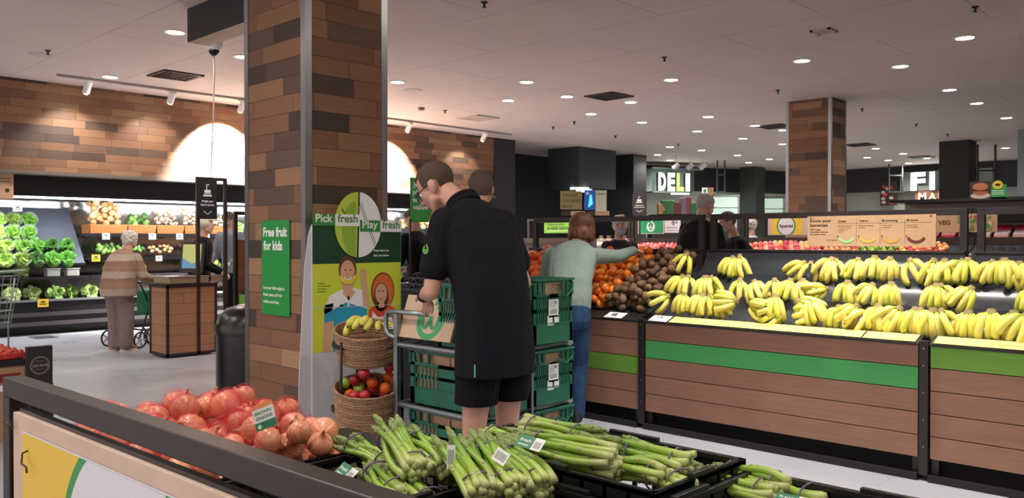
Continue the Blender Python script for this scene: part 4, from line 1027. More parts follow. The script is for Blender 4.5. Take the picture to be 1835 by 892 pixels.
def tote(x0, y0, x1, y1, z0, H, label, paper=True, sticker='+x', empty_=False):
    """tall green crate: slotted walls, rim, wire bail, barcode sticker"""
    cx, cy = (x0 + x1) / 2, (y0 + y1) / 2; t = thing('green_crate', label, 'crate', (cx, cy, z0)); a, b = (x1 - x0) / 2, (y1 - y0) / 2
    m = MB(); m.box((-a * .93, -b * .93, 0), (a * .93, b * .93, .01))
    def wall(ax, s, Lh, off):
        def bx(u0, u1, z0_, z1_, th=.006, push=0):
            f0 = .93 + .07 * (z0_ / H); 
            if ax == 'x': m.box((s * (off * (.95) + push) - th / 2 * 1, u0, z0_), (s * (off * .95 + push) + th / 2, u1, z1_))
            else: m.box((u0, s * (off * .95 + push) - th / 2, z0_), (u1, s * (off * .95 + push) + th / 2, z1_))
        Lh *= .95
        bx(-Lh, Lh, 0, H * .30); bx(-Lh, Lh, H * .48, H * .54); bx(-Lh, Lh, H * .70, H * .76); bx(-Lh, Lh, H * .93, H)
        bx(-Lh * .22, Lh * .22, H * .30, H * .76)
        bx(-Lh, -Lh * .88, 0, H); bx(Lh * .88, Lh, 0, H)
        for sgn in (-1, 1):
            n = 6
            for i in range(n + 1):
                u = sgn * (Lh * .25 + (Lh * .63) * i / n); bx(u - .005, u + .005, H * .3, H * .72)
        n = 8
        for i in range(n + 1):
            u = -Lh + 2 * Lh * i / n
            if abs(u) > Lh * .3: bx(u - .009, u + .009, H * .74, H * .95, .012)
        bx(-Lh - .01, Lh + .01, H * .965, H, .022, .004)
        bx(-Lh, Lh, H * .30, H * .315, .012, .002)
    for s in (-1, 1): wall('x', s, b, a); wall('y', s, a, b)
    m.build('crate_shell', cg, t)
    for s in (-1, 1):
        m = MB(); m.tube([(s * a * 1.0, -b * .9, H * .83), (s * (a + .012), -b * .5, H * .74), (s * (a + .016), 0, H * .86), (s * (a + .012), b * .5, H * .72), (s * a * 1.0, b * .9, H * .83)], .0035, 6); m.build('bail_handle', cgd, t, True)
    if sticker:
        A = Art(.0005); sl = mat('sticker_white', '#d9dcdc', .5); rg = random.Random(sum(map(ord, label))); w2, h2 = .085, .10
        A.slab(0, 0, w2, h2, .0008, sl); A.slab(-.01, -.045, w2 * .55, .01, .0008, sl); A.slab(w2 * .4, -.035, w2 * 1.05, .01, .0008, sl)
        for k in range(12): A.rect(.012 + .005 * k, .02, .0135 + .005 * k + .001 * (k % 2), .045, ink, 1)
        for k in range(4): A.rect(.01, .056 + .01 * k, .01 + rg.uniform(.03, .06), .0585 + .01 * k, ink, 1)
        A.ell(.06, .085, .006, .008, ink, 1)
        if sticker == '+x': A.build('barcode_sticker', t, (a * .95 + .0065, -.045, H * .40), (0, 1, 0))
        else: A.build('barcode_sticker', t, (.02, -b * .95 - .0065, H * .22), (1, 0, 0))
    return t
def paper_bag(x0, y0, x1, y1, z0, z1, label, parent=None):
    kraft = mat('kraft_paper', '#b59274', .75, var=.08, vscale=15); cx, cy = (x0 + x1) / 2, (y0 + y1) / 2; a, b = (x1 - x0) / 2, (y1 - y0) / 2; m = MB(); H = z1 - z0
    rg = random.Random(int(x0 * 1000) % 97); th = .0025
    ring = lambda z, k: [(-a * k, -b * k, z), (0, -b * k + .01, z - .004 * (z > .1)), (a * k, -b * k, z), (a * k - .01, 0, z), (a * k, b * k, z), (0, b * k - .01, z), (-a * k, b * k, z), (-a * k + .01, 0, z)]
    rs = [[m.bm.verts.new(Vector(p) + Vector((rg.uniform(-.003, .003), rg.uniform(-.003, .003), rg.uniform(-.006, .006) if i else 0))) for p in ring(z, k)] for i, (z, k) in enumerate(((0, .94), (H * .5, .97), (H, 1.0)))]
    for i in range(2):
        for k in range(8): m.bm.faces.new((rs[i][k], rs[i][(k + 1) % 8], rs[i + 1][(k + 1) % 8], rs[i + 1][k]))
    m.bm.faces.new(rs[0]); o = m.build('paper_bag', kraft, None, None, (cx, cy, z0)); tag(o, label, 'bag'); return o
A1, A2 = (3.05, 3.395), (3.415, 3.76); CX = (-3.74, -3.09); CH = .305
LV = {'bottom': .182, 'middle': .497, 'top': .838}
tote(CX[0], A1[0], CX[1], A1[1], LV['middle'], CH, 'green crate on the middle deck of the trolley, nearest the camera')
tote(CX[0], A1[0], CX[1], A1[1], LV['bottom'], CH - .02, 'green crate on the bottom deck of the trolley, nearest the camera, torn white sticker', sticker='-y')
tote(CX[0] + .25, A1[0], CX[1], A1[1], LV['top'], CH + .04, 'green crate on the top deck behind the young man')
tote(CX[0], A2[0], CX[1], A2[1], LV['top'], CH + .06, 'topmost green crate at the far side of the trolley with barcode sticker')
tote(CX[0], A2[0], CX[1], A2[1], LV['middle'], CH, 'green crate on the middle deck at the far side with torn barcode sticker')
tote(CX[0], A2[0], CX[1], A2[1], LV['bottom'], CH - .02, 'green crate on the bottom deck at the far side of the trolley')
for ai, (aa, nm_) in enumerate(((A1, 'near'), (A2, 'far'))):
    for lv, zt in (('bottom', .15), ('middle', .17), ('top', .2)):
        x0 = CX[0] + .03 + (.25 if (lv == 'top' and ai == 0) else 0)
        paper_bag(x0, aa[0] + .02, (x0 + CX[1]) / 2 - .005, aa[1] - .02, LV[lv] + .012, LV[lv] + .29 if lv != 'top' else LV[lv] + .33, 'brown paper bag, left one inside the %s side %s deck crate' % (nm_, lv))
        paper_bag((x0 + CX[1]) / 2 + .005, aa[0] + .02, CX[1] - .03, aa[1] - .02, LV[lv] + .012, LV[lv] + .28 if lv != 'top' else LV[lv] + .335, 'brown paper bag, right one inside the %s side %s deck crate' % (nm_, lv))
# folded printed paper bag lying tilted on the left of the top deck
kr = mat('kraft_flat', '#c6aa90', .7, var=.05); pg = mat('kraft_print_green', '#3f9a62', .6)
A = Art(.0008); A.slab(0, 0, .45, .25, .018, kr); apple_mark(A, .25, .11, .115, pg, 1)
o = A.build('folded_paper_bag', None, (-3.80, 3.02, .868), (1, 0, 0), (0, .34, .94)); tag(o, 'flat paper carrier bag with a green apple emblem on the trolley', 'bag')
# ================================================================== SECOND ISLAND: APPLES
IY0, IY1 = 10.30, 11.12
def island2(px0, px1, label, empty_=False):
    x0, x1 = X_at(px0, 11.0), X_at(px1, 11.0); W = x1 - x0; t = thing('apple_display_stand', label, 'display stand', (x0, IY0, 0))
    m = MB(); m.box((0, 0, .12), (W, .03, 1.0)); m.build('front_board', oak, t)
    m = MB(); m.box((0.03, .06, 0), (W - .03, .78, 1.0)); m.build('base', strip_m, t)
    m = MB(); m.extrude_x([(-.02, 1.03), (.78, 1.36), (.78, 1.33), (-.02, .98)], 0, W); m.build('sloped_deck', tray_m, t)
    m = MB(); m.box((0, .78, 0), (W, .82, 1.455)); m.build('back_panel', mat('back_panel_brown', '#3a302c', 0.5), t)
    return x0, x1
island2(930, 1131, 'second row stand with bagged onions and pink apples, behind the woman in the grey jumper')
island2(1133, 1334, 'second row stand with pink and green apples, behind the man in black')
island2(1336, 1536, 'second row stand with red apples under the special sign')
island2(1538, 1742, 'second row stand with pears and red apples')
island2(1744, 1960, 'second row stand with empty black trays')
def gantry2(px0, px1, label, z1=1.80):
    x0, x1 = X_at(px0, 11.15), X_at(px1, 11.15); W = x1 - x0; t = thing('sign_gantry', label, 'frame', (x0, 11.15, 0))
    for xx in (0, W - .04): m = MB(); m.box((xx, 0, 0), (xx + .04, .04, z1)); m.build('upright', frame_m, t)
    m = MB(); m.box((.04, 0, z1 - .04), (W - .04, .04, z1)); m.build('crossbar', frame_m, t)
for a, b, lb in ((945, 1129, 'thin dark frame behind the grey jumper, carrying the lime sign'), (1131, 1333, 'thin dark frame behind the man in black'), (1335, 1535, 'thin dark frame carrying the special sign'), (1537, 1741, 'thin dark frame carrying the veg sign'), (1743, 1950, 'thin dark frame above the empty black trays')): gantry2(a, b, lb)
def row_fruit(protos, px0, px1, rows, name, label, cat, group, r=.036, y0=10.62, seed=1, lift=0.0, pitch=.074):
    x0, x1 = X_at(px0, 10.9), X_at(px1, 10.9); rg = random.Random(seed); n = int((x1 - x0) / pitch); first = True; c = 0
    for j in range(rows):
        for i in range(n + 1):
            x = x0 + pitch * (i + .5 * (j % 2)) + rg.uniform(-.005, .005)
            if x > x1: continue
            y = y0 + .067 * j; z = 1.03 + (y - IY0 + .02) * .41 + r * 1.05 + lift * math.sin(PI * min(1, max(0, (x - x0) / (x1 - x0)))) + rg.uniform(0, .006)
            src = protos[c % len(protos)]; o = src.copy(); COL.objects.link(o); o.name = name; o.location = (x, y, z)
            o.rotation_euler = (rg.uniform(-.9, .9), rg.uniform(-.9, .9), rg.uniform(0, 6)); o.scale = (1, 1, 1); tag(o, label, cat, group); c += 1
ry_m = fruit_mat('red_yellow_apple_skin', '#cf4a3a', '#efb36a', 5, .3, rvar=.7); bi_m = fruit_mat('brownish_apple_skin', '#b07a4e', '#d9a06a', 5, .4, rvar=.6); pr_m = fruit_mat('pear_skin', '#8fae3a', '#a8c04c', 6, .4)
dp_m = fruit_mat('dark_pink_apple_skin', '#c02846', '#e0707a', 5, .3, rvar=.6)
PEAR = [(0, -.9), (.5, -.85), (.95, -.4), (1, 0), (.85, .45), (.55, .85), (.38, 1.2), (.2, 1.42), (.04, 1.45), (0, 1.4)]
a_pink = fruit_mesh('pink_apple', .036, APPLE, pap, 12); a_dp = fruit_mesh('pink_apple', .036, APPLE, dp_m, 12); a_ry = fruit_mesh('red_apple', .037, APPLE, ry_m, 12); a_bi = fruit_mesh('apple', .035, APPLE, bi_m, 12); a_pr = fruit_mesh('pear', .034, PEAR, pr_m, 12)
row_fruit([a_pink, a_dp, a_dp], 1140, 1222, 6, 'pink_apple', 'pink apple in the small display left of the man in black', 'apple', 'pink apples left of the man in black', seed=2)
row_fruit([ap_green], 1286, 1332, 3, 'green_apple', 'bright green apple on black trays right of the man in black', 'apple', 'green apples right of the man in black', seed=3, y0=10.8)
row_fruit([ap_green], 1288, 1292, 2, 'green_apple', 'bright green apple on black trays right of the man in black', 'apple', 'green apples right of the man in black', seed=4, y0=10.66)
row_fruit([a_dp, a_pink, a_dp, a_pink, a_ry], 1338, 1478, 6, 'pink_apple', 'pink-red apple in the big heap under the special sign', 'apple', 'pink-red apples under the special sign', seed=5, lift=.035)
row_fruit([a_bi, a_ry, a_bi], 1480, 1542, 5, 'apple', 'brownish apple below the banana ripeness sign', 'apple', 'brownish apples below the ripeness sign', seed=6)
row_fruit([a_pr], 1546, 1612, 5, 'pear', 'green pear below the banana ripeness sign', 'pear', 'green pears below the ripeness sign', seed=7, pitch=.085)
row_fruit([a_ry], 1616, 1698, 6, 'red_apple', 'red and yellow apple right of the green pears', 'apple', 'red and yellow apples right of the pears', seed=8, lift=.03)
for o in (a_pink, a_dp, a_ry, a_bi, a_pr): bpy.data.objects.remove(o)
# moulded empty trays at the right of the second island
def cup_tray(px0, px1, label):
    x0, x1 = X_at(px0, 10.9), X_at(px1, 10.9); m = MB(); W = x1 - x0; k = int(W / .10)
    for j in range(5):
        y = .30 + .09 * j; z = 1.045 + (y) * .41
        m.box((0, y - .04, z - .03), (W, y + .045, z - .018))
        for i in range(k):
            x = (i + .5) * W / k; m.tube([(x - .04, y, z - .01), (x - .025, y, z + .018), (x, y, z + .026), (x + .025, y, z + .018), (x + .04, y, z - .01)], .008, 6)
    tag(m.build('moulded_fruit_tray', mat('tray_grey', '#3d4146', .45), None, 40, (x0, IY0, 0)), label, 'tray')
cup_tray(1712, 1741, 'empty grey moulded tray just left of the right hand uprights'); cup_tray(1746, 1880, 'wide empty grey moulded tray at the right edge'); cup_tray(1284, 1334, 'black moulded tray holding the bright green apples')
# paper sacks of potatoes left of the pink apples
sack = mat('sack_clear_brown', '#9a8272', .35, var=.3, vscale=30)
for i, px in enumerate((1082, 1096, 1110, 1124)):
    p = Vector((X_at(px, 10.85), 10.78, 1.30)); m = MB(); m.sphere((0, 0, .07), (.085, .07, .09), 14, 8); m.tube([(0, 0, .13), (0, 0, .17), (.0, 0, .19)], [.05, .02, .04], 8)
    tag(m.build('potato_bag', sack, None, True, p), 'brown plastic bag of potatoes left of the pink apples', 'bag', 'bagged potatoes behind the mandarins')
m = MB(); m.lathe([(.001, -.05), (.04, -.05), (.055, 0), (.04, .05), (.001, .05)], n=16)
garlic = m.build('garlic_bulb', mat('garlic_white', '#e6dfd8', .5), None, True, (X_at(1074, 10.6), 10.62, 1.34)); tag(garlic, 'pale garlic bulb right of the woman in the grey jumper', 'garlic')
# price tags on the second gantry
# ------------------------------------------------------------------ hanging signs
kraft_s = mat('sign_kraft', '#c5a07c', .55, var=.04); ink2 = mat('sign_ink_brown', '#3b2c22', .6)
def sign(px0, px1, Y, py0, py1, draw, base, label, nm='hanging_sign', th=.008):
    xa, xb = X_at(px0, Y), X_at(px1, Y); pm = (px0 + px1) / 2; d = Y / ((pm - 917.5) / 1500 * ST + CT); zt = 1.42 - (py0 - 430) * d / 1500; zb_ = 1.42 - (py1 - 430) * d / 1500
    A = Art(.0008); A.slab(0, 0, xb - xa, zt - zb_, th, base); draw(A, xb - xa, zt - zb_); o = A.build(nm, None, (xa, Y, zb_), (1, 0, 0)); tag(o, label, 'sign'); return o
def d_know(A, W, H):
    A.text('Know your', .022 * W, H * .80, H * .095, ink2, 1, width=W * .18, bold=.03); A.text('bananas', .022 * W, H * .655, H * .095, ink2, 1, width=W * .15, bold=.03)
    for k, (tx, wd) in enumerate((('100% Aussie', .09), ('Cavendish bananas,', .155), ('the perfect snack', .135))): A.text(tx, .022 * W, H * (.53 - .08 * k), H * .045, ink2, 1, width=W * wd, bold=.03)
    A.arc(.20 * W, H * .25, .035 * W, 0, 360, .0012, mat('stamp_brown', '#a37a52', .6), 1); A.text('RIPENESS', .16 * W, H * .17, H * .05, mat('stamp_brown', '#a37a52', .6), 2, width=W * .09, slant=.15)
    A.rect(.24 * W, H * .745, .98 * W, H * .752, ink2, 1)
    for f in (.405, .59, .775): A.rect(f * W, H * .08, f * W + .0016, H * .86, ink2, 2)
    lines = (('Green', .255, .07, ['Not ready to eat? these', 'green ones will ripen', 'on your bench in', 'a few days'], '#a9cf86'), ('Yellow', .425, .075, ['Perfect for lunchboxes', 'and eating'], '#ddb650'), ('Browning', .605, .12, ['Perfect to mash', 'or smoothies'], '#d3a444'), ('Brown', .79, .085, ['Great for banana', 'bread and baking'], '#6a3428'))
    for (t_, fx, fw, ls, cc) in lines:
        A.text(t_, fx * W, H * .79, H * .07, ink2, 1, width=W * fw, bold=.03)
        for k, l_ in enumerate(ls): A.text(l_, fx * W, H * (.655 - .065 * k), H * .03, ink2, 1, width=W * .0052 * len(l_))
        cx = (fx + .07) * W; cm = mat('printed_banana' + t_, cc, .5); A.arc(cx, H * .38, W * .066, 205, 335, H * .085, cm, 3, 14, ry=H * .24); A.line([(cx - W * .066, H * .29), (cx - W * .072, H * .35)], .006, ink2, 4)
    A.ell(.03 * W, H * .94, .006, .006, ink, 2); A.ell(.965 * W, H * .94, .006, .006, ink, 2)
sign(1447, 1677, 6.175, 385.5, 441, d_know, kraft_s, 'tan cardboard sign titled know your bananas with four printed bananas')
def d_special(A, W, H):
    A.rect(W * .10, H * .04, W * .86, H * .96, y_sp, 1); c = (W * .10, H * .04, W * .86, H * .96)
    A.ell(W * .47, H * .5, W * .24, H * .56, g_sp, 2, c); A.ell(W * .47, H * .5, W * .205, H * .49, w_sp, 3, c); A.text('Special', W * .47, H * .42, H * .17, ink, 4, width=W * .34, align='c', bold=.03)
    for f in (.16, .80): A.ell(W * f, H * .85, .006, .006, ink, 4)
sign(1376, 1447, 11.13, 388, 421, d_special, board_m, 'yellow special sign with green ring hanging over the red apples')
def d_veg(A, W, H):
    A.text('VEG', W * .05, H * .42, H * .24, ink2, 1, width=W * .20, bold=.03); rg = random.Random(4)
    cols = [mat('veg_print%d' % i, c, .6) for i, c in enumerate(('#a8485a', '#d8c9b0', '#7b9c3c', '#cfa07c', '#c46a5a', '#5f8a3a'))]
    for k in range(46): A.ell(W * rg.uniform(.36, .90), H * rg.uniform(.12, .90), W * .03, H * .10, cols[rg.randrange(6)], 1 + k * .15, (W * .33, 0.002, W * .97, H * .998))
    A.ell(W * .84, H * .32, W * .07, H * .22, cols[1], 9); A.ell(W * .84, H * .32, W * .055, H * .17, cols[5], 10)
sign(1676, 1787, 11.13, 383, 416, d_veg, kraft_s, 'kraft sign reading veg with a printed vegetable picture')
def d_aussie(A, W, H):
    A.text('Supporting', W * .10, H * .62, H * .16, ink2, 1, width=W * .5, slant=.2); A.text('AUSSIE GROWERS', W * .08, H * .28, H * .20, mat('ink_green', '#17452a', .5), 1, width=W * .88, bold=.04); A.rect(W * .1, H * .17, W * .9, H * .20, sw, 1)
sign(975, 1036, 11.13, 394.5, 417.5, d_aussie, mat('lime_sign', '#7cc242', .45), 'lime sign reading supporting aussie growers')
def d_logo(A, W, H): A.rect(W * .04, H * .04, W * .96, H * .96, mat('emblem_green', '#1fa46a', .45), 1); apple_mark(A, W * .5, H * .42, H * .30, sw, 2)
sign(1143, 1190, 11.13, 388, 419, d_logo, board_m, 'green square sign with a white apple emblem')
def d_price(A, W, H): A.text('5', W * .5, H * .55, H * .28, ink, 1, bold=.04); A.text('$', W * .42, H * .65, H * .15, ink, 1); A.text('00', W * .68, H * .65, H * .14, ink, 1, bold=.03); A.rect(W * .1, H * .35, W * .8, H * .38, ink, 1); A.rect(W * .1, H * .16, W * .9, H * .18, ink, 1)
sign(1191, 1219, 11.13, 391, 417, d_price, mat('price_card', '#e3dfe6', .5), 'white price sign reading five dollars beside the green emblem')
sign(1281, 1294, 11.13, 391, 412, lambda A, W, H: A.ell(W * .35, H * .5, W * .3, H * .3, sw, 1), mat('lime_sign', '#7cc242', .45), 'lime sign just right of the man in black')
sign(1295, 1320, 11.13, 391, 414, lambda A, W, H: [A.rect(W * .1, H * (.3 + .15 * k), W * .8, H * (.33 + .15 * k), ink, 1) for k in range(3)], mat('price_card', '#e3dfe6', .5), 'white price sign behind the masked man')
def d_aus2(A, W, H):
    A.rect(W * .08, H * .42, W * .92, H * .46, sw, 1)
# bag-weighing gallows signs (the small black pointer signs)
def weigh_art(A, W, H, bg):
    wm = mat('weigh_white', '#e8e8e6', .5); A.rect(W * .28, H * .56, W * .72, H * .60, wm, 1); A.rect(W * .32, H * .62, W * .68, H * .635, wm, 1); A.rect(W * .34, H * .65, W * .66, H * .72, wm, 1); A.rect(W * .44, H * .72, W * .48, H * .84, wm, 1); A.rect(W * .44, H * .84, W * .60, H * .86, wm, 1)
    A.text('Weigh your', W * .5, H * .42, H * .05, wm, 1, width=W * .62, align='c', bold=.03); A.text('fruit & veg here', W * .5, H * .33, H * .05, wm, 1, width=W * .72, align='c', bold=.03); A.line([(W * .28, H * .20), (W * .5, H * .12), (W * .72, H * .20)], .008, wm, 1)
sign(1133, 1158, 10.9, 347, 384, lambda A, W, H: weigh_art(A, W, H, None), mat('weigh_black', '#1e1d20', .5), 'small black weighing sign with white icon below the dark wall nib')

p = F(1145.5, 10.9 / ((1145.5 - 917.5) / 1500 * ST + CT)); m = MB(); m.tube([(p.x, p.y + .012, 0), (p.x, p.y + .012, 1.9)], .012, 8); tag(m.build('sign_pole', frame_m), 'thin dark pole carrying the small weighing sign in the middle distance', 'pole')
# ------------------------------------------------------------------ meat fridge at far right
t = thing('meat_fridge', 'long open meat fridge with a black top edge at far right', 'fridge', (X_at(1590, 15.0), 15.0, 0)); W_ = 9.0
m = MB(); m.box((0, 0, 0), (W_, .9, 1.15)); m.build('base', strip_m, t)
m = MB(); m.box((0, .85, 1.15), (W_, .9, 2.06)); m.build('back_panel', mat('fridge_back', '#b9aca8', .5), t)
m = MB(); m.box((0, .1, 2.06), (W_, .9, 2.11)); m.build('canopy', strip_m, t)
m = MB(); m.box((0, .5, 1.72), (W_, .84, 1.94)); m.build('dark_board', mat('fridge_dark', '#171314', .5), t)  # plain dark board across the fridge, above the meat shelf
m = MB(); m.box((0, .25, 1.40), (W_, .84, 1.42)); m.build('shelf', mat('shelf_grey', '#4c4745', .5), t)
mt_m = [mat('meat_red', '#c8384c', .4, var=.3, vscale=30), mat('meat_pink', '#e6a096', .4, var=.3, vscale=30), mat('meat_wrap', '#e8cfd0', .25, var=.2, vscale=20)]
packs = []
for i, mm in enumerate(mt_m):
    m = MB(); m.box((-.11, -.08, 0), (.11, .08, .05), bevel=.012); me = m.build('meat_pack', mm).data; packs.append(me); bpy.data.objects.remove(bpy.data.objects['meat_pack'])
rg = random.Random(2); x0 = X_at(1590, 15.0) + .3
for j in range(3):
    for i in range(24):
        o = bpy.data.objects.new('meat_pack', packs[(i // 4 + j) % 3]); COL.objects.link(o); o.location = (x0 + .27 * i, 15.42 + .12 * j, 1.425 + .085 * j + (.0 if j else 0)); o.rotation_euler = (R(28), 0, rg.uniform(-.1, .1)); tag(o, 'wrapped tray of pink and red meat in the far right fridge', 'meat', 'wrapped meat trays in the far fridge')
def d_burger(A, W, H):
    A.rect(0, 0, W, H, mat('burger_bg', '#3a2a26', .6), 1); A.ell(W * .5, H * .22, W * .46, H * .16, mat('plate', '#c9b8b0', .5), 2); A.ell(W * .5, H * .42, W * .34, H * .18, mat('bun', '#a8623a', .5), 3); A.rect(W * .16, H * .46, W * .84, H * .60, mat('patty', '#4a2418', .6), 4); A.rect(W * .18, H * .58, W * .82, H * .64, mat('salad', '#7a9a3a', .6), 5); A.ell(W * .5, H * .72, W * .36, H * .20, mat('bun_top', '#b8713f', .5), 6)
sign(1737, 1776, 15.1, 325, 358, d_burger, ink2, 'dark sign with a burger picture above the meat fridge')
def d_green(A, W, H):
    A.ell(W * .5, H * 1.0, W * .30, H * .30, y_sp, 2); A.ell(W * .5, H * 1.0, W * .16, H * .10, ink, 3)
    for k in range(3): A.rect(W * .12, H * (.55 - .12 * k), W * .85, H * (.59 - .12 * k), sw, 2)
sign(1772, 1803, 15.1, 331, 356, d_green, mat('green_board', '#2f9a4a', .5), 'green sign with a yellow round badge above the meat fridge')
# ------------------------------------------------------------------ deli
lit_w = emat('sign_lit_white', '#f4fff4', 2.2); lit_g = emat('sign_lit_green', '#9ad84e', 1.3); cab = mat('deli_cabinet', '#8e968f', .4, .3)
sgn = mat('letter_side', '#4e5a50', .5)
# lit letters with depth
def letters3d(txt, p, right, h, wdt, mats_, label, nm='lit_sign_letters', depth=.12):
    t = thing(nm, label, 'sign', p); r = Vector(right).normalized(); n = r.cross(Vector((0, 0, 1))); x = 0; step = wdt / len(txt)
    for i, ch in enumerate(txt):
        vs, fs = text_bm(ch, .045); xs = [v[0] for v in vs]; k = h / .73; kx = min(k * 1.3, step * .82 / max(.01, max(xs) - min(xs))); 
        if ch == 'I': kx = k * 1.1
        bm = bmesh.new(); bv = [bm.verts.new(r * (x + (v[0] - min(xs)) * kx) + Vector((0, 0, v[1] * k)) + n * depth) for v in vs]
        for f in fs: bm.faces.new([bv[j] for j in f]).material_index = 0
        bd = [e for e in bm.edges if len(e.link_faces) == 1]; ret = bmesh.ops.extrude_edge_only(bm, edges=bd)
        for v in ret['geom']:
            if isinstance(v, bmesh.types.BMVert): v.co -= n * depth
            elif isinstance(v, bmesh.types.BMFace): v.material_index = 1
        o = mesh_obj('letter', bm, [mats_[i % len(mats_)], sgn], t); x += step * (.55 if ch == 'I' else 1)
    return t

P0 = F(1176, 24.6); e0 = Vector((CT, ST, 0)) * 1.0; dr = (Vector((CT, ST, 0)) * .93 + Vector((-ST, CT, 0)) * .37).normalized()
letters3d('DELI', (*P0.xy, 1.42 + 90 * 24.6 / 1500), dr, .50, 1.24, [lit_w, lit_w, lit_g, lit_w], 'backlit white DELI letters on the far wall')
t = thing('sign_cabinet', 'grey open box behind the deli letters', 'cabinet', (*P0.xy, 0)); nn = dr.cross(Vector((0, 0, 1)))
m = MB(); c0 = -dr * .28 - nn * .25
m.poly([c0 + Vector((0, 0, 2.80)), c0 + dr * 1.75 + Vector((0, 0, 2.80)), c0 + dr * 1.75 + Vector((0, 0, 3.52)), c0 + Vector((0, 0, 3.52))], .04, -nn); m.build('back_board', mat('cabinet_back', '#7f8b88', .5), t)
m = MB()
for z in (2.80, 3.50): m.poly([c0 + Vector((0, 0, z)), c0 + dr * 1.75 + Vector((0, 0, z)), c0 + dr * 1.75 + nn * .5 + Vector((0, 0, z)), c0 + nn * .5 + Vector((0, 0, z))], .04, (0, 0, 1))
m.build('shelf_edge', cab, t)
m = MB(); m.poly([c0 + dr * .75 + nn * .5 + Vector((0, 0, 2.77)), c0 + dr * 1.25 + nn * .5 + Vector((0, 0, 2.77)), c0 + dr * 1.25 + nn * .3 + Vector((0, 0, 2.77)), c0 + dr * .75 + nn * .3 + Vector((0, 0, 2.77))], .02, (0, 0, 1)); m.build('strip_lamp', emat('strip_lamp', '#f2fff4', 6), t)
# fish market
P1 = Vector((X_at(1633, 26.9), 26.9, 0)); 
letters3d('FISH', (P1.x, 26.945, 2.95), (1, 0, 0), .52, 2.15, [lit_w], 'backlit white letters of the fish sign, half hidden by the black column', depth=.12)
letters3d('MARKET', (P1.x + .2, 26.915, 2.63), (1, 0, 0), .22, 1.7, [mat('sign_white_flat', '#e8e2da', .4)], 'small white market letters on a timber strip below the fish letters', depth=.03)
m = MB(); m.box((P1.x + .1, 26.92, 2.58), (P1.x + 2.1, 27.1, 2.90)); tag(m.build('timber_sign_board', mat('orange_timber', '#a8704e', .6, var=.15)), 'timber strip behind the small market letters', 'board')
m = MB(); m.box((P1.x - .35, 26.95, 2.92), (P1.x + 2.2, 27.1, 3.50)); tag(m.build('sign_backing', mat('sign_back_grey', '#8a9490', .5)), 'grey backing panel behind the fish letters', 'panel')
t = thing('wall_picture', 'dark photo panel of seafood left of the fish letters', 'picture', (P1.x - .95, 26.95, 2.5))
m = MB(); m.box((0, 0, 0), (.5, .04, .75)); m.build('picture_frame', ink2, t); A = Art(.001); rg = random.Random(1)
for k in range(14): A.ell(rg.uniform(.08, .42), rg.uniform(.08, .68), .07, .05, [m_red, mat('plate', '#c9b8b0', .5), m_skin][k % 3] if False else [m_red, mat('plate', '#c9b8b0', .5), ink2][k % 3], 1 + k * .2, (.03, .03, .47, .72))
A.build('printed_picture', t, (0, -.003, 0), (1, 0, 0))
# cured meats board, blue screen, pale panel under the bulkhead
Y_ = 16.9
def wallsign(px0, px1, d, py0, py1, draw, base, label, nm='wall_sign', along='y'):
    pa = F(px0, d); z1 = 1.42 - (py0 - 430) * d / 1500; z0 = 1.42 - (py1 - 430) * d / 1500; W = (px1 - px0) * d / 1500; A = Art(.0015); A.slab(0, 0, W, z1 - z0, .03, base); draw(A, W, z1 - z0)
    o = A.build(nm, None, (pa.x, pa.y, z0), (CT, ST, 0)); tag(o, label, 'sign' if nm != 'screen' else 'screen'); return o
def d_cured(A, W, H):
    gi = mat('cured_ink', '#5c5033', .6)
    for k, (tx, wd) in enumerate((('THE FINEST', .72), ('CURED+SMOKED', .86), ('MEATS', .5))): A.text(tx, W * .08, H * (.68 - .30 * k), H * .18, gi, 1, width=W * wd, bold=.02)
wallsign(1004, 1043, 19.6, 342, 375, d_cured, mat('cured_board', '#9c8d5c', .5), 'olive board reading the finest cured smoked meats')
wallsign(1047, 1066, 19.6, 341, 376, lambda A, W, H: [A.ell(W * .3, H * .85, W * .15, H * .08, sw, 1), A.poly([(W * .35, H * .1), (W * .8, H * .3), (W * .7, H * .8), (W * .5, H * .75)], emat('screen_cyan', '#4ab0c8', .6), 1)], emat('screen_blue', '#12386e', .5), 'narrow blue lit screen beside the cured meats board', 'screen')
wallsign(1067, 1087, 19.6, 341, 378, lambda A, W, H: A.rect(W * .2, H * .80, W * .8, H * .84, mat('cured_ink', '#5c5033', .6), 1), mat('pale_panel', '#c8cdb6', .5), 'pale blank panel right of the blue screen', 'wall_panel')
wallsign(1006, 1048, 19.0, 378, 386, lambda A, W, H: A.rect(0, 0, W * .4, H, ink2, 1), mat('tan_strip', '#a78b72', .5), 'tan strip sign under the cured meats board'); wallsign(1053, 1092, 19.0, 378, 386, lambda A, W, H: A.rect(0, 0, W * .35, H, ink2, 1), mat('tan_strip', '#a78b72', .5), 'tan strip sign under the blue screen')
for i, (px, ln, lb) in enumerate(((1020, 30, 'left tube light under the slate bulkhead'), (1033, 34, 'right tube light under the slate bulkhead'))):
    p = F(px, 20.2 if i else 20.7); L = ln * 20 / 1500; m = MB(); m.box((-L / 2, -.03, 0), (L / 2, .03, .04)); o = m.build('tube_light', emat('tube_lit', '#f0fff6', 7), None, None, (p.x - (.15 if i else .3), 15.98 if i else 16.9, 2.66)); o.rotation_euler = (0, 0, TH); tag(o, lb, 'light')
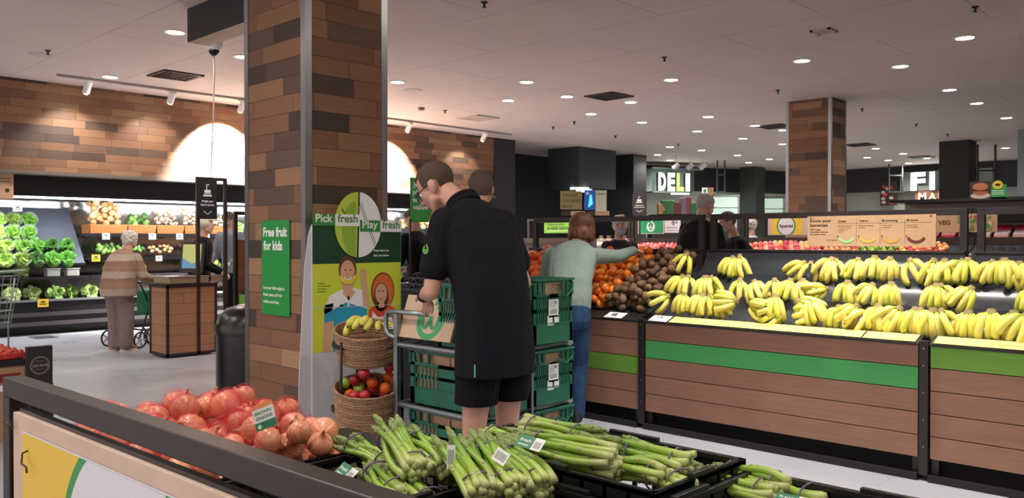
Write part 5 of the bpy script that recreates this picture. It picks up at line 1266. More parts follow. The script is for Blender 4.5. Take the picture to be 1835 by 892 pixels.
# deli display: glass cases and merchandise
for (px0, px1, d, lb) in ((1280, 1326, 25.5, 'lit glass deli cabinet left of the charcoal column'), (1370, 1408, 26.5, 'lit glass deli cabinet left of the farther timber column')):
    pa = F(px0, d); pb = F(px1, d); t = thing('glass_cabinet', lb, 'cabinet', pa); t.rotation_euler = (0, 0, TH); W = (px1 - px0) * d / 1500
    m = MB(); m.box((0, 0, 0), (W, .6, 2.15)); m.build('cabinet_base', mat('cab_dark', '#2c2f2e', .5), t)
    m = MB(); m.box((0, .3, 2.15), (W, .6, 2.78)); m.build('lit_back', emat('cab_glow', '#b9cdb8', .55), t)
    m = MB(); m.box((.02, 0, 2.15), (W - .02, .02, 2.72)); m.build('glass', mat('cab_glass', '#cfe6e8', .05, alpha=.25), t)
    m = MB(); m.box((0, 0, 2.40), (W, .3, 2.42)); m.box((0, 0, 2.74), (W, .6, 2.80)); m.build('shelf', cab, t)
mc = [mat('merch%d' % i, c, .5) for i, c in enumerate(('#3a7a44', '#6b3a2a', '#7a6a80', '#b08a5a', '#2f6a46', '#8a3a3a'))]
for i, (px, hh, ww, k, lb) in enumerate(((1186, .26, .22, 3, 'tan gift bag on the deli counter'), (1196, .34, .30, 0, 'green tub on the deli counter'), (1212, .30, .24, 1, 'brown hamper on the deli counter'), (1224, .40, .16, 2, 'mauve packet on the deli counter'), (1232, .42, .15, 5, 'red packet on the deli counter'), (1243, .28, .26, 4, 'dark green box on the deli counter'))):
    p = F(px, 20.5); z = 1.42 + 46 * 20.5 / 1500; m = MB(); m.box((-ww / 2, -.1, 0), (ww / 2, .1, hh), bevel=.02); m.box((-ww / 2 * .6, -.104, hh * .3), (ww / 2 * .6, -.1, hh * .7)); o = m.build('gift_pack', mc[k], None, None, (p.x, p.y, z)); o.rotation_euler = (0, 0, TH); tag(o, lb, 'packaging')
m = MB(); pa = F(1165, 20.8); L = 90 * 20.5 / 1500; m.box((0, -.25, 0), (L, .45, 1.42 + 46 * 20.5 / 1500)); o = m.build('deli_counter', mat('counter_dark', '#2d2c2c', .5), None, None, pa); o.rotation_euler = (0, 0, TH); tag(o, 'dark tall counter in front of the deli letters', 'counter')
for px, d, py0, py1, w_, c, lb in ((1258, 23, 336, 348, 10, '#dfe6df', 'small framed green notice right of the deli letters'), (1270, 23, 336, 349, 8, '#b06a4c', 'small orange notice right of the deli letters')):
    wallsign(px, px + w_, d, py0, py1, lambda A, W, H: A.rect(W * .3, H * .25, W * .7, H * .75, mat('notice_green', '#2f7a4c', .5), 1), mat('notice' + c, c, .5), lb)
# deli track lights
for i, (px, py, lb) in enumerate(((1211, 303, 'left white track lamp above the deli letters'), (1236, 303, 'middle white track lamp above the deli letters'), (1259, 306, 'right white track lamp above the deli letters'))):
    p = F(px, 22.5); t = thing('track_lamp', lb, 'light', (p.x, p.y, CEIL)); m = MB(); m.tube([(0, 0, 0), (0, 0, -.26)], .01, 6); m.build('stem', white_m, t); m = MB(); m.tube([(.06, .06, -.24), (-.08, -.02, -.36)], .065, 12); m.build('lamp_can', white_m, t, 40)
# frames hanging near the deli and the fish counter
for (px0, px1, d, py0, py1, lb) in ((1284, 1300, 24, 312, 345, 'thin grey hanging frame right of the deli letters'), (1592, 1618, 25, 313, 345, 'thin grey hanging frame left of the fish letters'), (1750, 1785, 20, 304, 345, 'thin grey hanging frame right of the black painted column')):
    z1 = 1.42 - (py0 - 430) * d / 1500; z0 = 1.42 - (py1 - 430) * d / 1500; W = (px1 - px0) * d / 1500; p = F(px0, d); m = MB(); e = .04
    m.box((0, 0, z0), (e, .04, CEIL - .001)); m.box((W - e, 0, z0), (W, .04, CEIL - .001)); m.box((e, 0, z1 - e), (W - e, .04, z1)); m.box((e, 0, z0), (W - e, .04, z0 + e)); o = m.build('steel_gantry', mat('frame_grey', '#55585a', .4, .4), None, None, (p.x, p.y, 0)); o.rotation_euler = (0, 0, TH); tag(o, lb, 'frame')
# ================================================================== WALL CHILLER OF VEGETABLES
CY0, CY1 = 1.0, 13.15
t = thing('chiller_cabinet', 'long black open chiller of vegetables under the timber wall', 'chiller', (-14.0, 0, 0))
ck = mat('chiller_black', '#121113', .4); shelf_b = mat('chiller_shelf', '#1d1c1f', .3)
def cbx(m, x0, x1, z0, z1, y0=CY0, y1=CY1, bev=0): m.box((x0 + 14.0, y0, z0), (x1 + 14.0, y1, z1), bevel=bev)
m = MB(); cbx(m, -15.0, -13.95, 0, .12); m.build('kick_plate', ck, t)
m = MB(); cbx(m, -15.15, -15.05, .12, 2.35); m.build('back_wall', mat('chiller_mirror', '#b9b6b2', .12, .85), t)
m = MB(); cbx(m, -15.05, -13.75, .12, .50); m.build('lower_well', ck, t)
m = MB(); cbx(m, -13.75, -13.72, .14, .20); cbx(m, -13.75, -13.72, .28, .34); m.build('bumper_rail', mat('bumper_steel', '#6e6b6a', .35, .8), t)
m = MB(); cbx(m, -13.76, -13.715, .50, .53); m.build('ticket_channel', mat('channel_grey', '#8f8f96', .35, .5), t)
m = MB(); cbx(m, -15.05, -13.46, 2.06, 2.36); m.build('canopy', ck, t)
m = MB(); cbx(m, -13.62, -13.56, 2.035, 2.06); m.build('strip_lamp', emat('chiller_lamp', '#eef6ff', 9), t)
for (x0, z) in ((-14.15, 1.52), (-14.0, 1.14), (-13.9, .86)):
    m = MB(); cbx(m, -15.05, x0, z - .03, z, 4.95); cbx(m, x0, x0 + .02, z - .05, z + .01, 4.95); m.build('shelf', shelf_b, t)
m = MB(); cbx(m, -15.05, -13.9, .83, .86, CY0, 4.95); m.build('shelf', shelf_b, t)
# area light along the canopy (the chiller's own strip lamp)
for k, yc in enumerate((3.0, 6.6, 10.2, 13.0)):
    al = bpy.data.lights.new('chiller_strip', 'AREA'); al.shape = 'RECTANGLE'; al.size = .12; al.size_y = 3.4; al.energy = 24; al.color = (.93, .97, 1)
    lo = bpy.data.objects.new('strip_bulb', al); COL.objects.link(lo); lo.parent = t; lo.location = (14 - 13.60, min(yc, 11.4), 2.03); lo.rotation_euler = (0, R(18), 0)
# lettuces stacked in a sloping display
def leafy(name, mt, seed, r=.085, n=46):
    rg = random.Random(seed); m = MB()
    for i in range(n):
        u = rg.uniform(0, 1); th = rg.uniform(0, 2 * PI); ph = math.acos(1 - 1.5 * u); d = Vector((math.sin(ph) * math.cos(th), math.sin(ph) * math.sin(th), math.cos(ph)))
        c = d * r * rg.uniform(.45, .80); s1 = d.cross(Vector((.3, .2, 1))).normalized(); s2 = d.cross(s1); w = r * rg.uniform(.30, .5); rows = []
        for a in range(4):
            row = []
            for b_ in range(5):
                bu = b_ / 4 * 2 - 1; q = c + d * (a / 3) * r * .55 + s1 * bu * w * (.5 + .5 * math.sin(PI * (a + .6) / 4)) + s2 * (.25 * r * (a / 3) ** 2 + rg.uniform(-.006, .006)); row.append(m.bm.verts.new(q))
            rows.append(row)
        for a in range(3):
            for b_ in range(4): m.bm.faces.new((rows[a][b_], rows[a][b_ + 1], rows[a + 1][b_ + 1], rows[a + 1][b_]))
    m.sphere((0, 0, 0), r * .62, 12, 8)
    o = m.build(name, mt, None, True, recalc=False); me = o.data; bpy.data.objects.remove(o); return me
lt = [fruit_mat('lettuce_green', '#5c9426', '#9cc44e', 26, .5), fruit_mat('cos_green', '#2c5a14', '#4f8a28', 22, .5), fruit_mat('red_lettuce', '#4a2a2a', '#7c9a3c', 18, .5), fruit_mat('cabbage_green', '#7aa04a', '#bcd08a', 14, .5)]
LE = {'l': [leafy('l', lt[0], i) for i in range(3)], 'c': [leafy('c', lt[1], 5 + i, .09) for i in range(2)], 'r': [leafy('r', lt[2], 9)], 'b': [leafy('b', lt[3], 12, .10, 40)]}
m = MB(); m.lathe([(.03, -.06), (.06, -.045), (.09, .0), (.105, .055), (.11, .06)], n=16); bag_me = m.build('x', mat('clear_sleeve', '#e4ece6', .15, alpha=.28), None, True); bagd = bag_me.data; bpy.data.objects.remove(bag_me)
m = MB(); m.extrude_x([(0, 0), (.06, .0), (.80, .88), (.80, .82), (.08, -.04)], 0, 3.9); o = m.build('sloped_lettuce_rack', mat('rack_slate', '#5a5d68', .4)); o.rotation_euler = (0, 0, R(90)); o.location = (-14.02, CY0 + .02, 1.06); tag(o, 'dark sloping rack behind the lettuces at far left', 'rack')
rg = random.Random(8)
def lettuce(kind, x, y, z, s, label, grp, sleeve=False):
    o = bpy.data.objects.new('lettuce' if kind != 'b' else 'cabbage', rg.choice(LE[kind])); COL.objects.link(o)
    o.location = (x, y, z); o.rotation_euler = (0, R(62) + rg.uniform(-.2, .2), rg.uniform(-.4, .4)); o.scale = (s,) * 3; tag(o, label, 'lettuce' if kind != 'b' else 'cabbage', grp)
    if sleeve: b_ = bpy.data.objects.new('plastic_sleeve', bagd); COL.objects.link(b_); b_.parent = o
    return o
for j, py in enumerate((446, 422, 397, 375)):
    zz = 1.13 + .20 * j; xx = -13.98 - .19 * j
    for i in range(13):
        y = 2.05 + .215 * i + .05 * (j % 2)
        if y > 4.55: 
            if j > 1: continue
        px_ok = True
        kind = 'c' if (y > 4.1 and j < 2) else ('r' if (i * 7 + j * 3) % 9 == 0 else 'l')
        if j >= 2 and y > 4.25: continue
        lettuce(kind, xx, y, zz, 1.12, {'c': 'dark green cos lettuce at the right of the lettuce rack', 'r': 'reddish lettuce in a clear sleeve on the lettuce rack', 'l': 'bright green lettuce in a clear sleeve on the lettuce rack'}[kind], {'c': 'dark green cos lettuces', 'r': 'reddish sleeved lettuces', 'l': 'bright green sleeved lettuces'}[kind], kind != 'c')
for i, y in enumerate((3.3, 3.55, 3.85, 4.15, 4.45, 4.7, 4.95)):
    lettuce('b', -13.98 - .1 * (i % 2), y, .60, 1.05, 'pale green cabbage in the lowest well of the chiller', 'pale cabbages in the lowest well')
for y, lb in ((2.9, 'cabbage alone on the shelf under the lettuces, at the left'), (4.02, 'cabbage on the shelf under the lettuces, right one')): lettuce('b', -14.1, y, .95, .9, lb, None)
# wicker baskets on the upper shelf with mushrooms, onions and roots
wick = mat('wicker_orange', '#b5713c', .7, var=.3, vscale=50, bump=.8, bscale=80)
mush = fruit_mesh('x', .04, [(0, -.8), (.3, -.8), (.34, -.2), (.9, -.15), (1, .1), (.85, .5), (.5, .78), (0, .9)], mat('mushroom_skin', '#dcc3a6', .6, var=.15), 12); mus = mush.data; bpy.data.objects.remove(mush)
pot = fruit_mesh('x', .04, ROUND, fruit_mat('potato_skin', '#c9955f', '#e3bb86', 10, .6), 10, .15); potm = pot.data; bpy.data.objects.remove(pot)
grn = fruit_mesh('x', .04, KIWI, fruit_mat('zucchini_skin', '#3f6e2a', '#88a84c', 12, .5), 10, .1); grm = grn.data; bpy.data.objects.remove(grn)
pur = fruit_mesh('x', .04, ROUND, fruit_mat('beet_skin', '#6a2c3e', '#a8566a', 8, .5), 10, .1); pum = pur.data; bpy.data.objects.remove(pur)
yelm = fruit_mesh('x', .04, ROUND, fruit_mat('capsicum_skin', '#e0a020', '#f0cc40', 8, .3), 10, .15); yem = yelm.data; bpy.data.objects.remove(yelm)
def wicker(y0, y1, x, z, label):
    m = MB(); W = y1 - y0
    for k in range(9):
        zz = .012 + .016 * k; e = .012 * k * .5
        m.tube([(-.02 + e * .6, 0.012 - e * .3, zz), (-.02 + e * .6, W - .012 + e * .3, zz), (-.38, W - .012, zz), (-.38, .012, zz), (-.02 + e * .6, .012 - e * .3, zz)], .009, 5, cap=False)
    m.box((-.38, .01, 0), (-.02, W - .01, .01)); tag(m.build('wicker_basket', wick, None, None, (x, y0, z)), label, 'basket')
NAMES = {id(mus): ('mushroom', 'pale mushroom heaped in a basket on the top chiller shelf', 'mushroom', 'pale mushrooms on the top chiller shelf'), id(potm): ('potato', 'yellow-brown root vegetable on the top chiller shelf', 'vegetable', 'root vegetables on the top chiller shelf'), id(grm): ('zucchini', 'green vegetable laid on a lower chiller shelf', 'vegetable', 'green vegetables on the lower chiller shelves'), id(pum): ('beetroot', 'dark pink beetroot on the middle chiller shelf', 'beetroot', 'beetroots on the middle chiller shelf'), id(yem): ('yellow_capsicum', 'yellow capsicum on the chiller shelf behind the weighing frame', 'capsicum', 'yellow capsicums behind the weighing frame')}
def heapv(me, y0, y1, x, z, n, sc=1.0, depth=.30, tilt=.5):
    nm, lb, ct, gp = NAMES[id(me)]; P = settle(n, (x - depth, x - .03), (y0, y1), lambda a, b_: z + max(0, (x - a)) * tilt, lambda g: .038 * sc, 10, seed=int(y0 * 100) % 991)
    for (a, b_, c, r) in P:
        o = bpy.data.objects.new(nm, me); COL.objects.link(o); o.location = (a, b_, c); o.scale = (r / .04,) * 3; o.rotation_euler = (rg.uniform(-.6, .6), rg.uniform(-.4, .4), rg.uniform(0, 6)); tag(o, lb, ct, gp)
ys = [5.02, 5.62, 6.1, 6.58, 7.06, 7.6]
for i, (a_, b_) in enumerate(zip(ys, ys[1:])):
    wicker(a_, b_ - .02, -14.14, 1.525, ('first', 'second', 'third', 'fourth', 'fifth')[i] + ' orange wicker basket from the left on the top chiller shelf')
for i, (me, n) in enumerate(((potm, 30), (grm, 12), (mus, 20), (mus, 26), (mus, 20))): heapv(me, ys[i] + .03, ys[i + 1] - .05, -14.17, 1.60, n, 1.15 if i else 1.4, .30)
heapv(grm, 5.1, 5.9, -14.02, 1.15, 34, .9); heapv(potm, 5.95, 6.4, -14.02, 1.15, 12, .9) ; heapv(pum, 6.5, 7.7, -14.02, 1.15, 34, 1.0)
heapv(grm, 5.15, 5.9, -13.92, .87, 22, 1.1); heapv(grm, 6.9, 8.0, -13.92, .87, 34, 1.1)
heapv(yem, 8.6, 9.1, -14.17, 1.60, 26, 1.3); heapv(grm, 8.1, 9.0, -14.02, 1.15, 26, 1.1); heapv(pum, 9.2, 9.8, -14.02, 1.15, 14)
heapv(grm, 8.2, 10.2, -13.92, .87, 30, 1.4); heapv(mus, 10.5, 11.3, -14.17, 1.60, 18, 1.2); heapv(potm, 11.4, 12.9, -14.17, 1.60, 26, 1.6)
for i, (y, z, kind, s) in enumerate(((7.75, .98, 'b', 1.3), (8.05, 1.0, 'c', 1.4), (8.35, .98, 'c', 1.3), (7.7, 1.62, 'b', 1.0), (7.95, 1.62, 'b', 1.1), (8.2, 1.62, 'b', 1.0))):
    lettuce(kind, -14.1 if z < 1.2 else -14.4, y, z + .02, s, ('leafy greens heaped behind the weighing station, lower shelf', 'pale leafy greens on the top shelf behind the weighing frame')[z > 1.2], ('leafy greens on the lower shelf behind the weighing station', 'pale leafy greens on the top shelf')[z > 1.2])
for i, (y, z) in enumerate(((10.6, .98), (10.9, .98), (11.2, .98), (10.55, 1.25), (10.8, 1.27), (11.05, 1.25), (11.4, 1.25), (10.5, .6), (10.85, .6), (11.2, .62))):
    lettuce('l' if i % 2 else 'b', -14.05, y, z + .03, 1.0, 'leafy vegetable in the chiller seen right of the poster', 'leafy vegetables right of the poster')
for i, (y, z) in enumerate(((11.9, 1.22), (12.3, 1.22), (12.7, 1.22))): heapv(yem, y, y + .3, -13.95, z - .05, 6, 1.2)
# clear tubs and black divider
m = MB(); m.box((-.09, -.09, 0), (.09, .09, .11), bevel=.01); m.box((-.10, -.10, .11), (.10, .10, .125), bevel=.004); tubm = m.build('x', mat('clear_tub', '#b8bdb8', .15, alpha=.5)); tubd = tubm.data; bpy.data.objects.remove(tubm)
for y in (4.42, 4.70):
    o = bpy.data.objects.new('salad_tub', tubd); COL.objects.link(o); o.location = (-14.02, y, .862); tag(o, ('clear tub of salad on the shelf below the cos lettuces, %s one') % ('left' if y < 4.5 else 'right'), 'tub')
# chiller tickets
def cticket(y, x, z, m_, label, w_=.10, h_=.08, grp=None):
    A = Art(.0008); A.slab(0, 0, w_, h_, .002, m_); A.rect(w_ * .15, h_ * .3, w_ * .85, h_ * .42, ink, 1); A.rect(w_ * .3, h_ * .55, w_ * .7, h_ * .75, ink, 1)
    o = A.build('price_ticket', None, (x, y, z), (0, 1, 0)); tag(o, label, 'ticket', grp)
for y in (5.2, 5.95, 6.42, 6.9, 7.3): cticket(y, -14.12, 1.43, wht, 'white price ticket on the edge of the top chiller shelf', .12, .10, 'white tickets on the top chiller shelf')
for y in (6.0, 6.65): cticket(y, -13.97, 1.07, wht, 'white price ticket on the edge of the middle chiller shelf', .11, .09, 'white tickets on the middle chiller shelf')
yt = mat('ticket_gold', '#e0bf3a', .45)
cticket(4.98, -13.96, 1.08, yt, 'yellow ticket at the left end of the middle chiller shelf', .13, .11); cticket(8.0, -13.86, .82, yt, 'yellow ticket below the leafy greens behind the weighing station', .13, .11); cticket(4.12, -13.70, .42, yt, 'yellow ticket on the chiller front under the cabbages', .15, .12); cticket(2.98, -13.70, .42, yt, 'yellow ticket on the chiller front at the left edge', .14, .12)
cticket(3.35, -14.35, 1.98 - .12, yt, 'yellow ticket standing above the lettuces, left one', .13, .10); cticket(3.98, -14.35, 1.98 - .12, mat('ticket_cream', '#ece3b0', .5), 'cream ticket standing above the lettuces, right one', .13, .10)
A = Art(.001); A.slab(0, 0, .60, .42, .01, kraft_s); A.ell(.52, .12, .03, .03, ink2, 1); A.rect(.42, .24, .56, .25, ink2, 1); A.rect(.42, .28, .56, .29, ink2, 1); o = A.build('hanging_sign', None, (-13.30, 3.10, 2.00), (0, 1, 0)); tag(o, 'tan sign hanging at the left edge over the lettuces', 'sign')
m = MB(); m.box((-13.6, 3.95, .0), (-13.2, 4.25, .004)); tag(m.build('floor_drain', mat('drain', '#3d3c40', .6)), 'dark flat drain grate on the floor before the chiller', 'drain')
# green sign by the young man's face
A = Art(.001); A.slab(0, 0, .34, .50, .01, mat('value_green', '#3aa84a', .45)); 
for k, (tx, wd) in enumerate((('Just', .13), ('picked', .2), ('at best', .2), ('value', .17))): A.text(tx, .03, .40 - .085 * k, .055, sw, 1, width=wd, bold=.04)
A.poly([(.34, .30), (.34, .0), (.20, 0), (.27, .18)], y_sp, 2); A.poly([(.34, .22), (.34, .0), (.25, 0)], m_or, 3)
p = F(735, 9.4); m = MB(); m.tube([(p.x, p.y, 0), (p.x, p.y, 1.66)], .012, 8); tag(m.build('sign_pole', frame_m), 'thin dark pole holding the green value sign', 'pole'); o = A.build('hanging_sign', None, (p.x, p.y, 1.62), (CT, ST, 0)); tag(o, 'green and orange value sign in front of the young man\'s face', 'sign')
# stand of empty trays between poster and man
p = F(697, 7.4); t = thing('produce_display_stand', 'dark stand with empty moulded trays between the poster and the young man', 'display stand', p); W_ = .9
t.rotation_euler = (0, 0, R(0)); 
m = MB(); m.box((0, 0, 0), (W_, .60, .98)); m.build('body', strip_m, t)
m = MB(); m.box((0, .57, .9), (W_, .60, 1.36)); m.build('back_panel', mat('back_panel_brown', '#3a302c', 0.5), t)
m = MB()
for j in range(5):
    y = .06 + .10 * j; z = 1.0 + .045 * j; m.box((0, y - .05, z - .02), (W_, y + .05, z - .008))
    for i in range(9): x = (i + .5) * .1; m.tube([(x - .04, y, z - .008), (x - .02, y, z + .02), (x, y, z + .028), (x + .02, y, z + .02), (x + .04, y, z - .008)], .008, 6)
m.build('tray', mat('tray_grey', '#3d4146', .45), t)
bunch((p.x + .68, p.y + .25, 1.20), 4, R(-75), 0, R(60), 'bananas lying on the empty trays beside the young man\'s sleeve', None, 50, .9)

# ================================================================== WEIGHING STATION
ws = plank_mat('station_wood', '#9c6d50'); 
wx, wy = -9.90, 4.38
t = thing('weighing_counter', 'timber clad weighing counter with black edges, beside the elderly woman', 'counter', (wx, wy, 0))
def edgebox(m, x0, x1, y0, y1, z0, z1, e=.03):
    for x in (x0, x1 - e):
        for y in (y0, y1 - e): m.box((x, y, z0), (x + e, y + e, z1))
    for z in (z0, z1 - e):
        for y in (y0, y1 - e): m.box((x0, y, z), (x1, y + e, z + e))
        for x in (x0, x1 - e): m.box((x, y0, z), (x + e, y1, z + e))
m = MB(); edgebox(m, -.49, 0, 0, .64, .02, .875); m.build('frame', frame_m, t)
m = MB(); m.box((-.475, .012, .05), (-.01, .63, .86)); m.build('timber_cladding', brick_planks('station_boards', 'Y', .13, 2.5, [(0, '#a8765a'), (1, '#b5835f')], seam=.03), t)
m = MB(); m.box((-.50, -.01, .875), (.01, .65, .89)); m.build('counter_top', black, t)
t = thing('scales', 'beige flat weighing scale on the timber counter', 'scales', (wx - .24, wy + .30, .89)); sb = mat('scale_beige', '#a89a80', .4, .3)
m = MB(); m.box((-.22, -.26, 0), (.22, .24, .075), bevel=.006); m.build('scale_body', sb, t); m = MB(); m.box((-.23, -.27, .075), (.23, .25, .088), bevel=.003); m.build('platter', mat('platter_steel', '#9a9284', .3, .7), t)
t = thing('touch_screen', 'black upright touch screen with yellow and blue display', 'screen', (wx - .45, wy + .50, .89))
m = MB(); m.box((-.02, -.02, 0), (.02, .02, .12)); m.build('stand', ck, t)
A = Art(.001); A.slab(-.15, 0, .15, .40, .03, ck); A.rect(-.125, .06, .125, .37, emat('screen_lime', '#a8ae66', .16), 1); A.poly([(-.125, .06), (.125, .06), (.125, .16), (0, .12), (-.125, .20)], emat('screen_sky', '#5a86a4', .16), 2); A.build('screen_panel', t, (.02, 0, .11), (.80, .60, 0), (-.12, .1, 1))
t = thing('weigh_gantry', 'tall thin black frame with the weighing sign over the counter', 'frame', (wx - .02, wy + .38, 0)); m = MB()
for y in (0, .36): m.box((-.02, y, 0), (.02, y + .04, 2.20))
m.box((-.02, .04, 2.16), (.02, .36, 2.20)); m.build('steel_frame', frame_m, t)
A = Art(.001); A.slab(0, 0, .25, .50, .008, mat('weigh_black', '#1e1d20', .5)); weigh_art(A, .25, .50, None); A.build('sign_panel', t, (.025, .01, 1.68), (0, 1, 0))
# timber bay with oranges right of the counter
bx0, by0 = -8.9, 4.78
t = thing('produce_display_stand', 'timber stand with a lime board and oranges, left of the big column', 'display stand', (bx0, by0, 0))
for i, c in enumerate((green_l, oak, oak, oak, oak)): m = MB(); m.box((0, 0, .80 - .15 * i - .145), (1.9, .022, .80 - .15 * i)); m.build('board', c, t)
m = MB(); m.box((0, .03, .06), (1.9, .7, .80)); m.build('body', strip_m, t); m = MB(); m.extrude_x([(-.0, .80), (.75, 1.15), (.75, 1.10), (.02, .76)], 0, 1.9); m.build('sloped_deck', tray_m, t)
m = MB(); m.box((-.01, .76, 0), (1.9, .80, 1.42)); m.build('back_panel', mat('bay_brown', '#5c392c', .6), t)
m = MB(); m.box((-.05, -.02, 0), (-.01, .80, 1.42)); m.build('end_panel', brick_planks('bay_end_boards', 'Y', .14, 3, [(0, '#8d5f49'), (1, '#9c6c52')], seam=.03), t)
m = MB(); m.box((-.05, -.05, 0), (-.01, -.01, 1.75)); m.box((-.05, .80, 0), (-.01, .84, 1.75)); m.box((-.05, -.01, 1.71), (-.01, .80, 1.75)); m.build('steel_frame', frame_m, t)
P = settle(60, (bx0 + .2, bx0 + 1.8), (by0 + .1, by0 + .74), lambda x, y: .82 + (y - by0) * .46, lambda g: .043, 18, seed=15)
for (x, y, z, r) in P: o = os_[0].copy(); COL.objects.link(o); o.name = 'orange'; o.location = (x, y, z); tag(o, 'orange on the stand left of the big column', 'orange', 'oranges left of the big column')
m = MB(); m.box((-.3, -.02, 0), (.3, .02, .42)); o = m.build('tan_board', mat('tan_card', '#c79a78', .6), None, None, (bx0 + .55, by0 + .82, 1.40)); tag(o, 'plain tan panel standing above the oranges left of the big column', 'panel')

# ================================================================== LEFT EDGE: FRUIT BOX STACK AND SHOPPING TROLLEY
sx, sy0, sy1 = -6.63, 1.0, 1.927
def px3(px, d, z): v = F(px, d); v.z = z; return v
t = thing('strawberry_table', 'low stack of boxed strawberries at the left edge', 'display', (sx, sy0, 0)); L_ = sy1 - sy0
kb = mat('box_tan', '#a88262', .6); m = MB(); m.box((-.8, 0, .0), (0, L_, .53)); m.build('carton', kb, t)
m = MB(); m.box((0, .30, .42), (.004, .88, .48)); m.build('printed_strip', mat('strip_red', '#7a1c20', .5), t); m = MB(); m.box((0, .30, .36), (.004, .90, .40)); m.build('white_strip', wht, t)
m = MB(); m.box((-.82, -.01, .53), (0.012, L_, .575)); m.build('tray', strip_m, t)
pun = mat('punnet_red', '#b4342c', .35, var=.5, vscale=40)
m = MB(); m.box((-.07, -.09, 0), (.07, .09, .045), bevel=.01)
for k in range(12): m.sphere((random.uniform(-.05, .05), random.uniform(-.07, .07), .045), .02, 8, 6)
pm = m.build('x', pun).data; bpy.data.objects.remove(bpy.data.objects['x'])
for i in range(5):
    for j in range(4):
        o = bpy.data.objects.new('strawberry_punnet', pm); COL.objects.link(o); o.location = (sx - .08 - .155 * i, sy1 - .10 - .20 * j, .577); tag(o, 'clear punnet of strawberries in the low stack at the left edge', 'punnet', 'strawberry punnets at the left edge')
A = Art(.001); A.slab(0, 0, .165, .275, .05, mat('box_black', '#262123', .6)); em = mat('emblem_pale', '#8d857e', .6)
A.arc(.082, .14, .062, 0, 360, .005, em, 1, 30); A.arc(.082, .14, .054, 0, 360, .002, em, 1, 30); A.text('fresh berries', .082, .13, .026, em, 2, width=.10, align='c', slant=.3); A.rect(.055, .17, .11, .173, em, 1); A.rect(.055, .11, .11, .113, em, 1)
o = A.build('carton_end', None, (sx + .06, sy1 - .02, .385), (0, 1, 0)); tag(o, 'black carton panel with a round pale emblem beside the strawberries', 'carton')
m = MB(); m.box((-.75, 0, 0), (.05, .15, .385)); tag(m.build('display_plinth', strip_m, None, None, (sx, sy1 + .002, 0)), 'black plinth under the carton panel beside the strawberries', 'plinth')
# shopping trolley at left edge
t = thing('shopping_trolley', 'shopping trolley with a green handle at the left edge', 'trolley', px3(-8, 9.6, 0)); wire = mat('trolley_wire', '#7d8a86', .4, .6); m = MB()
def q3(u, v, z): return Vector((CT * u - ST * v, ST * u + CT * v, z))
for k in range(9):
    f = k / 8; m.tube([q3(-.55 + .6 * f, -.2, .45 + .02 * f), q3(-.60 + .72 * f, -.25, 1.0)], .004, 5); m.tube([q3(-.55 + .6 * f, .2, .45), q3(-.60 + .72 * f, .25, 1.0)], .004, 5)
for z, e in ((.46, 0), (.6, .03), (.75, .06), (.9, .09), (1.0, .12)): m.tube([q3(-.55, -.2 - e * .4, z), q3(.05 + e * .6, -.2 - e * .4, z), q3(.05 + e * .6, .2 + e * .4, z), q3(-.55, .2 + e * .4, z)], .005, 5)
m.build('wire_basket', wire, t)
m = MB(); m.tube([q3(.17, -.28, 1.06), q3(.17, .28, 1.06)], .018, 8); m.build('push_handle', mat('handle_green', '#1f6a4a', .4), t)
m = MB(); m.tube([q3(.12, -.26, 1.0), q3(.17, -.26, 1.06)], .010, 6); m.tube([q3(.12, .26, 1.0), q3(.17, .26, 1.06)], .010, 6); m.tube([q3(.1, -.2, .98), q3(.02, -.2, .45), q3(.02, -.2, .14)], .010, 6); m.tube([q3(.1, .2, .98), q3(.02, .2, .45), q3(.02, .2, .14)], .010, 6); m.tube([q3(.02, -.2, .16), q3(-.6, -.2, .14)], .010, 6); m.tube([q3(.02, .2, .16), q3(-.6, .2, .14)], .010, 6); m.build('chassis', wire, t, True)
for u, v in ((.02, -.2), (.02, .2), (-.6, -.2), (-.6, .2)): m = MB(); c = q3(u, v, .06); m.cyl(c - Vector((0, .012, 0)), c + Vector((0, .012, 0)), .06, 16); m.build('wheel', strip_m, t)
# ================================================================== PEOPLE
DG = bpy.context.evaluated_depsgraph_get
def V(*a): return Vector(a)
def remesh(name, mb, mt, parent, voxel=.008, it=4, fac=.5):
    """fuse overlapping closed shapes into one continuous smooth surface"""
    bmesh.ops.recalc_face_normals(mb.bm, faces=mb.bm.faces)
    o = mesh_obj(name, mb.bm, mt, None); md = o.modifiers.new('r', 'REMESH'); md.mode = 'VOXEL'; md.voxel_size = voxel
    sm = o.modifiers.new('s', 'SMOOTH'); sm.factor = fac; sm.iterations = it
    bpy.context.view_layer.update(); dg = bpy.context.evaluated_depsgraph_get(); me = bpy.data.meshes.new_from_object(o.evaluated_get(dg))
    o.modifiers.clear(); o.data = me; me.materials.clear(); me.materials.append(mt); me.polygons.foreach_set('use_smooth', [True] * len(me.polygons)); o.parent = parent; return o
def cap(m, p0, r0, p1, r1, flat=1.0, up=None, n=14):
    p0 = Vector(p0); p1 = Vector(p1); d = (p1 - p0); L = d.length
    if L < 1e-6: return m.sphere(p0, r0, n, 8)
    d.normalize(); pts = []; rad = []
    for a in (80, 60, 35, 12): pts.append(p0 - d * r0 * math.sin(R(a)) * .95); rad.append(r0 * math.cos(R(a)))
    for f in (0, .25, .5, .75, 1): pts.append(p0 + d * L * f); rad.append(r0 + (r1 - r0) * f)
    for a in (12, 35, 60, 80): pts.append(p1 + d * r1 * math.sin(R(a)) * .95); rad.append(r1 * math.cos(R(a)))
    return m.tube(pts, rad, n, True, flat, up)
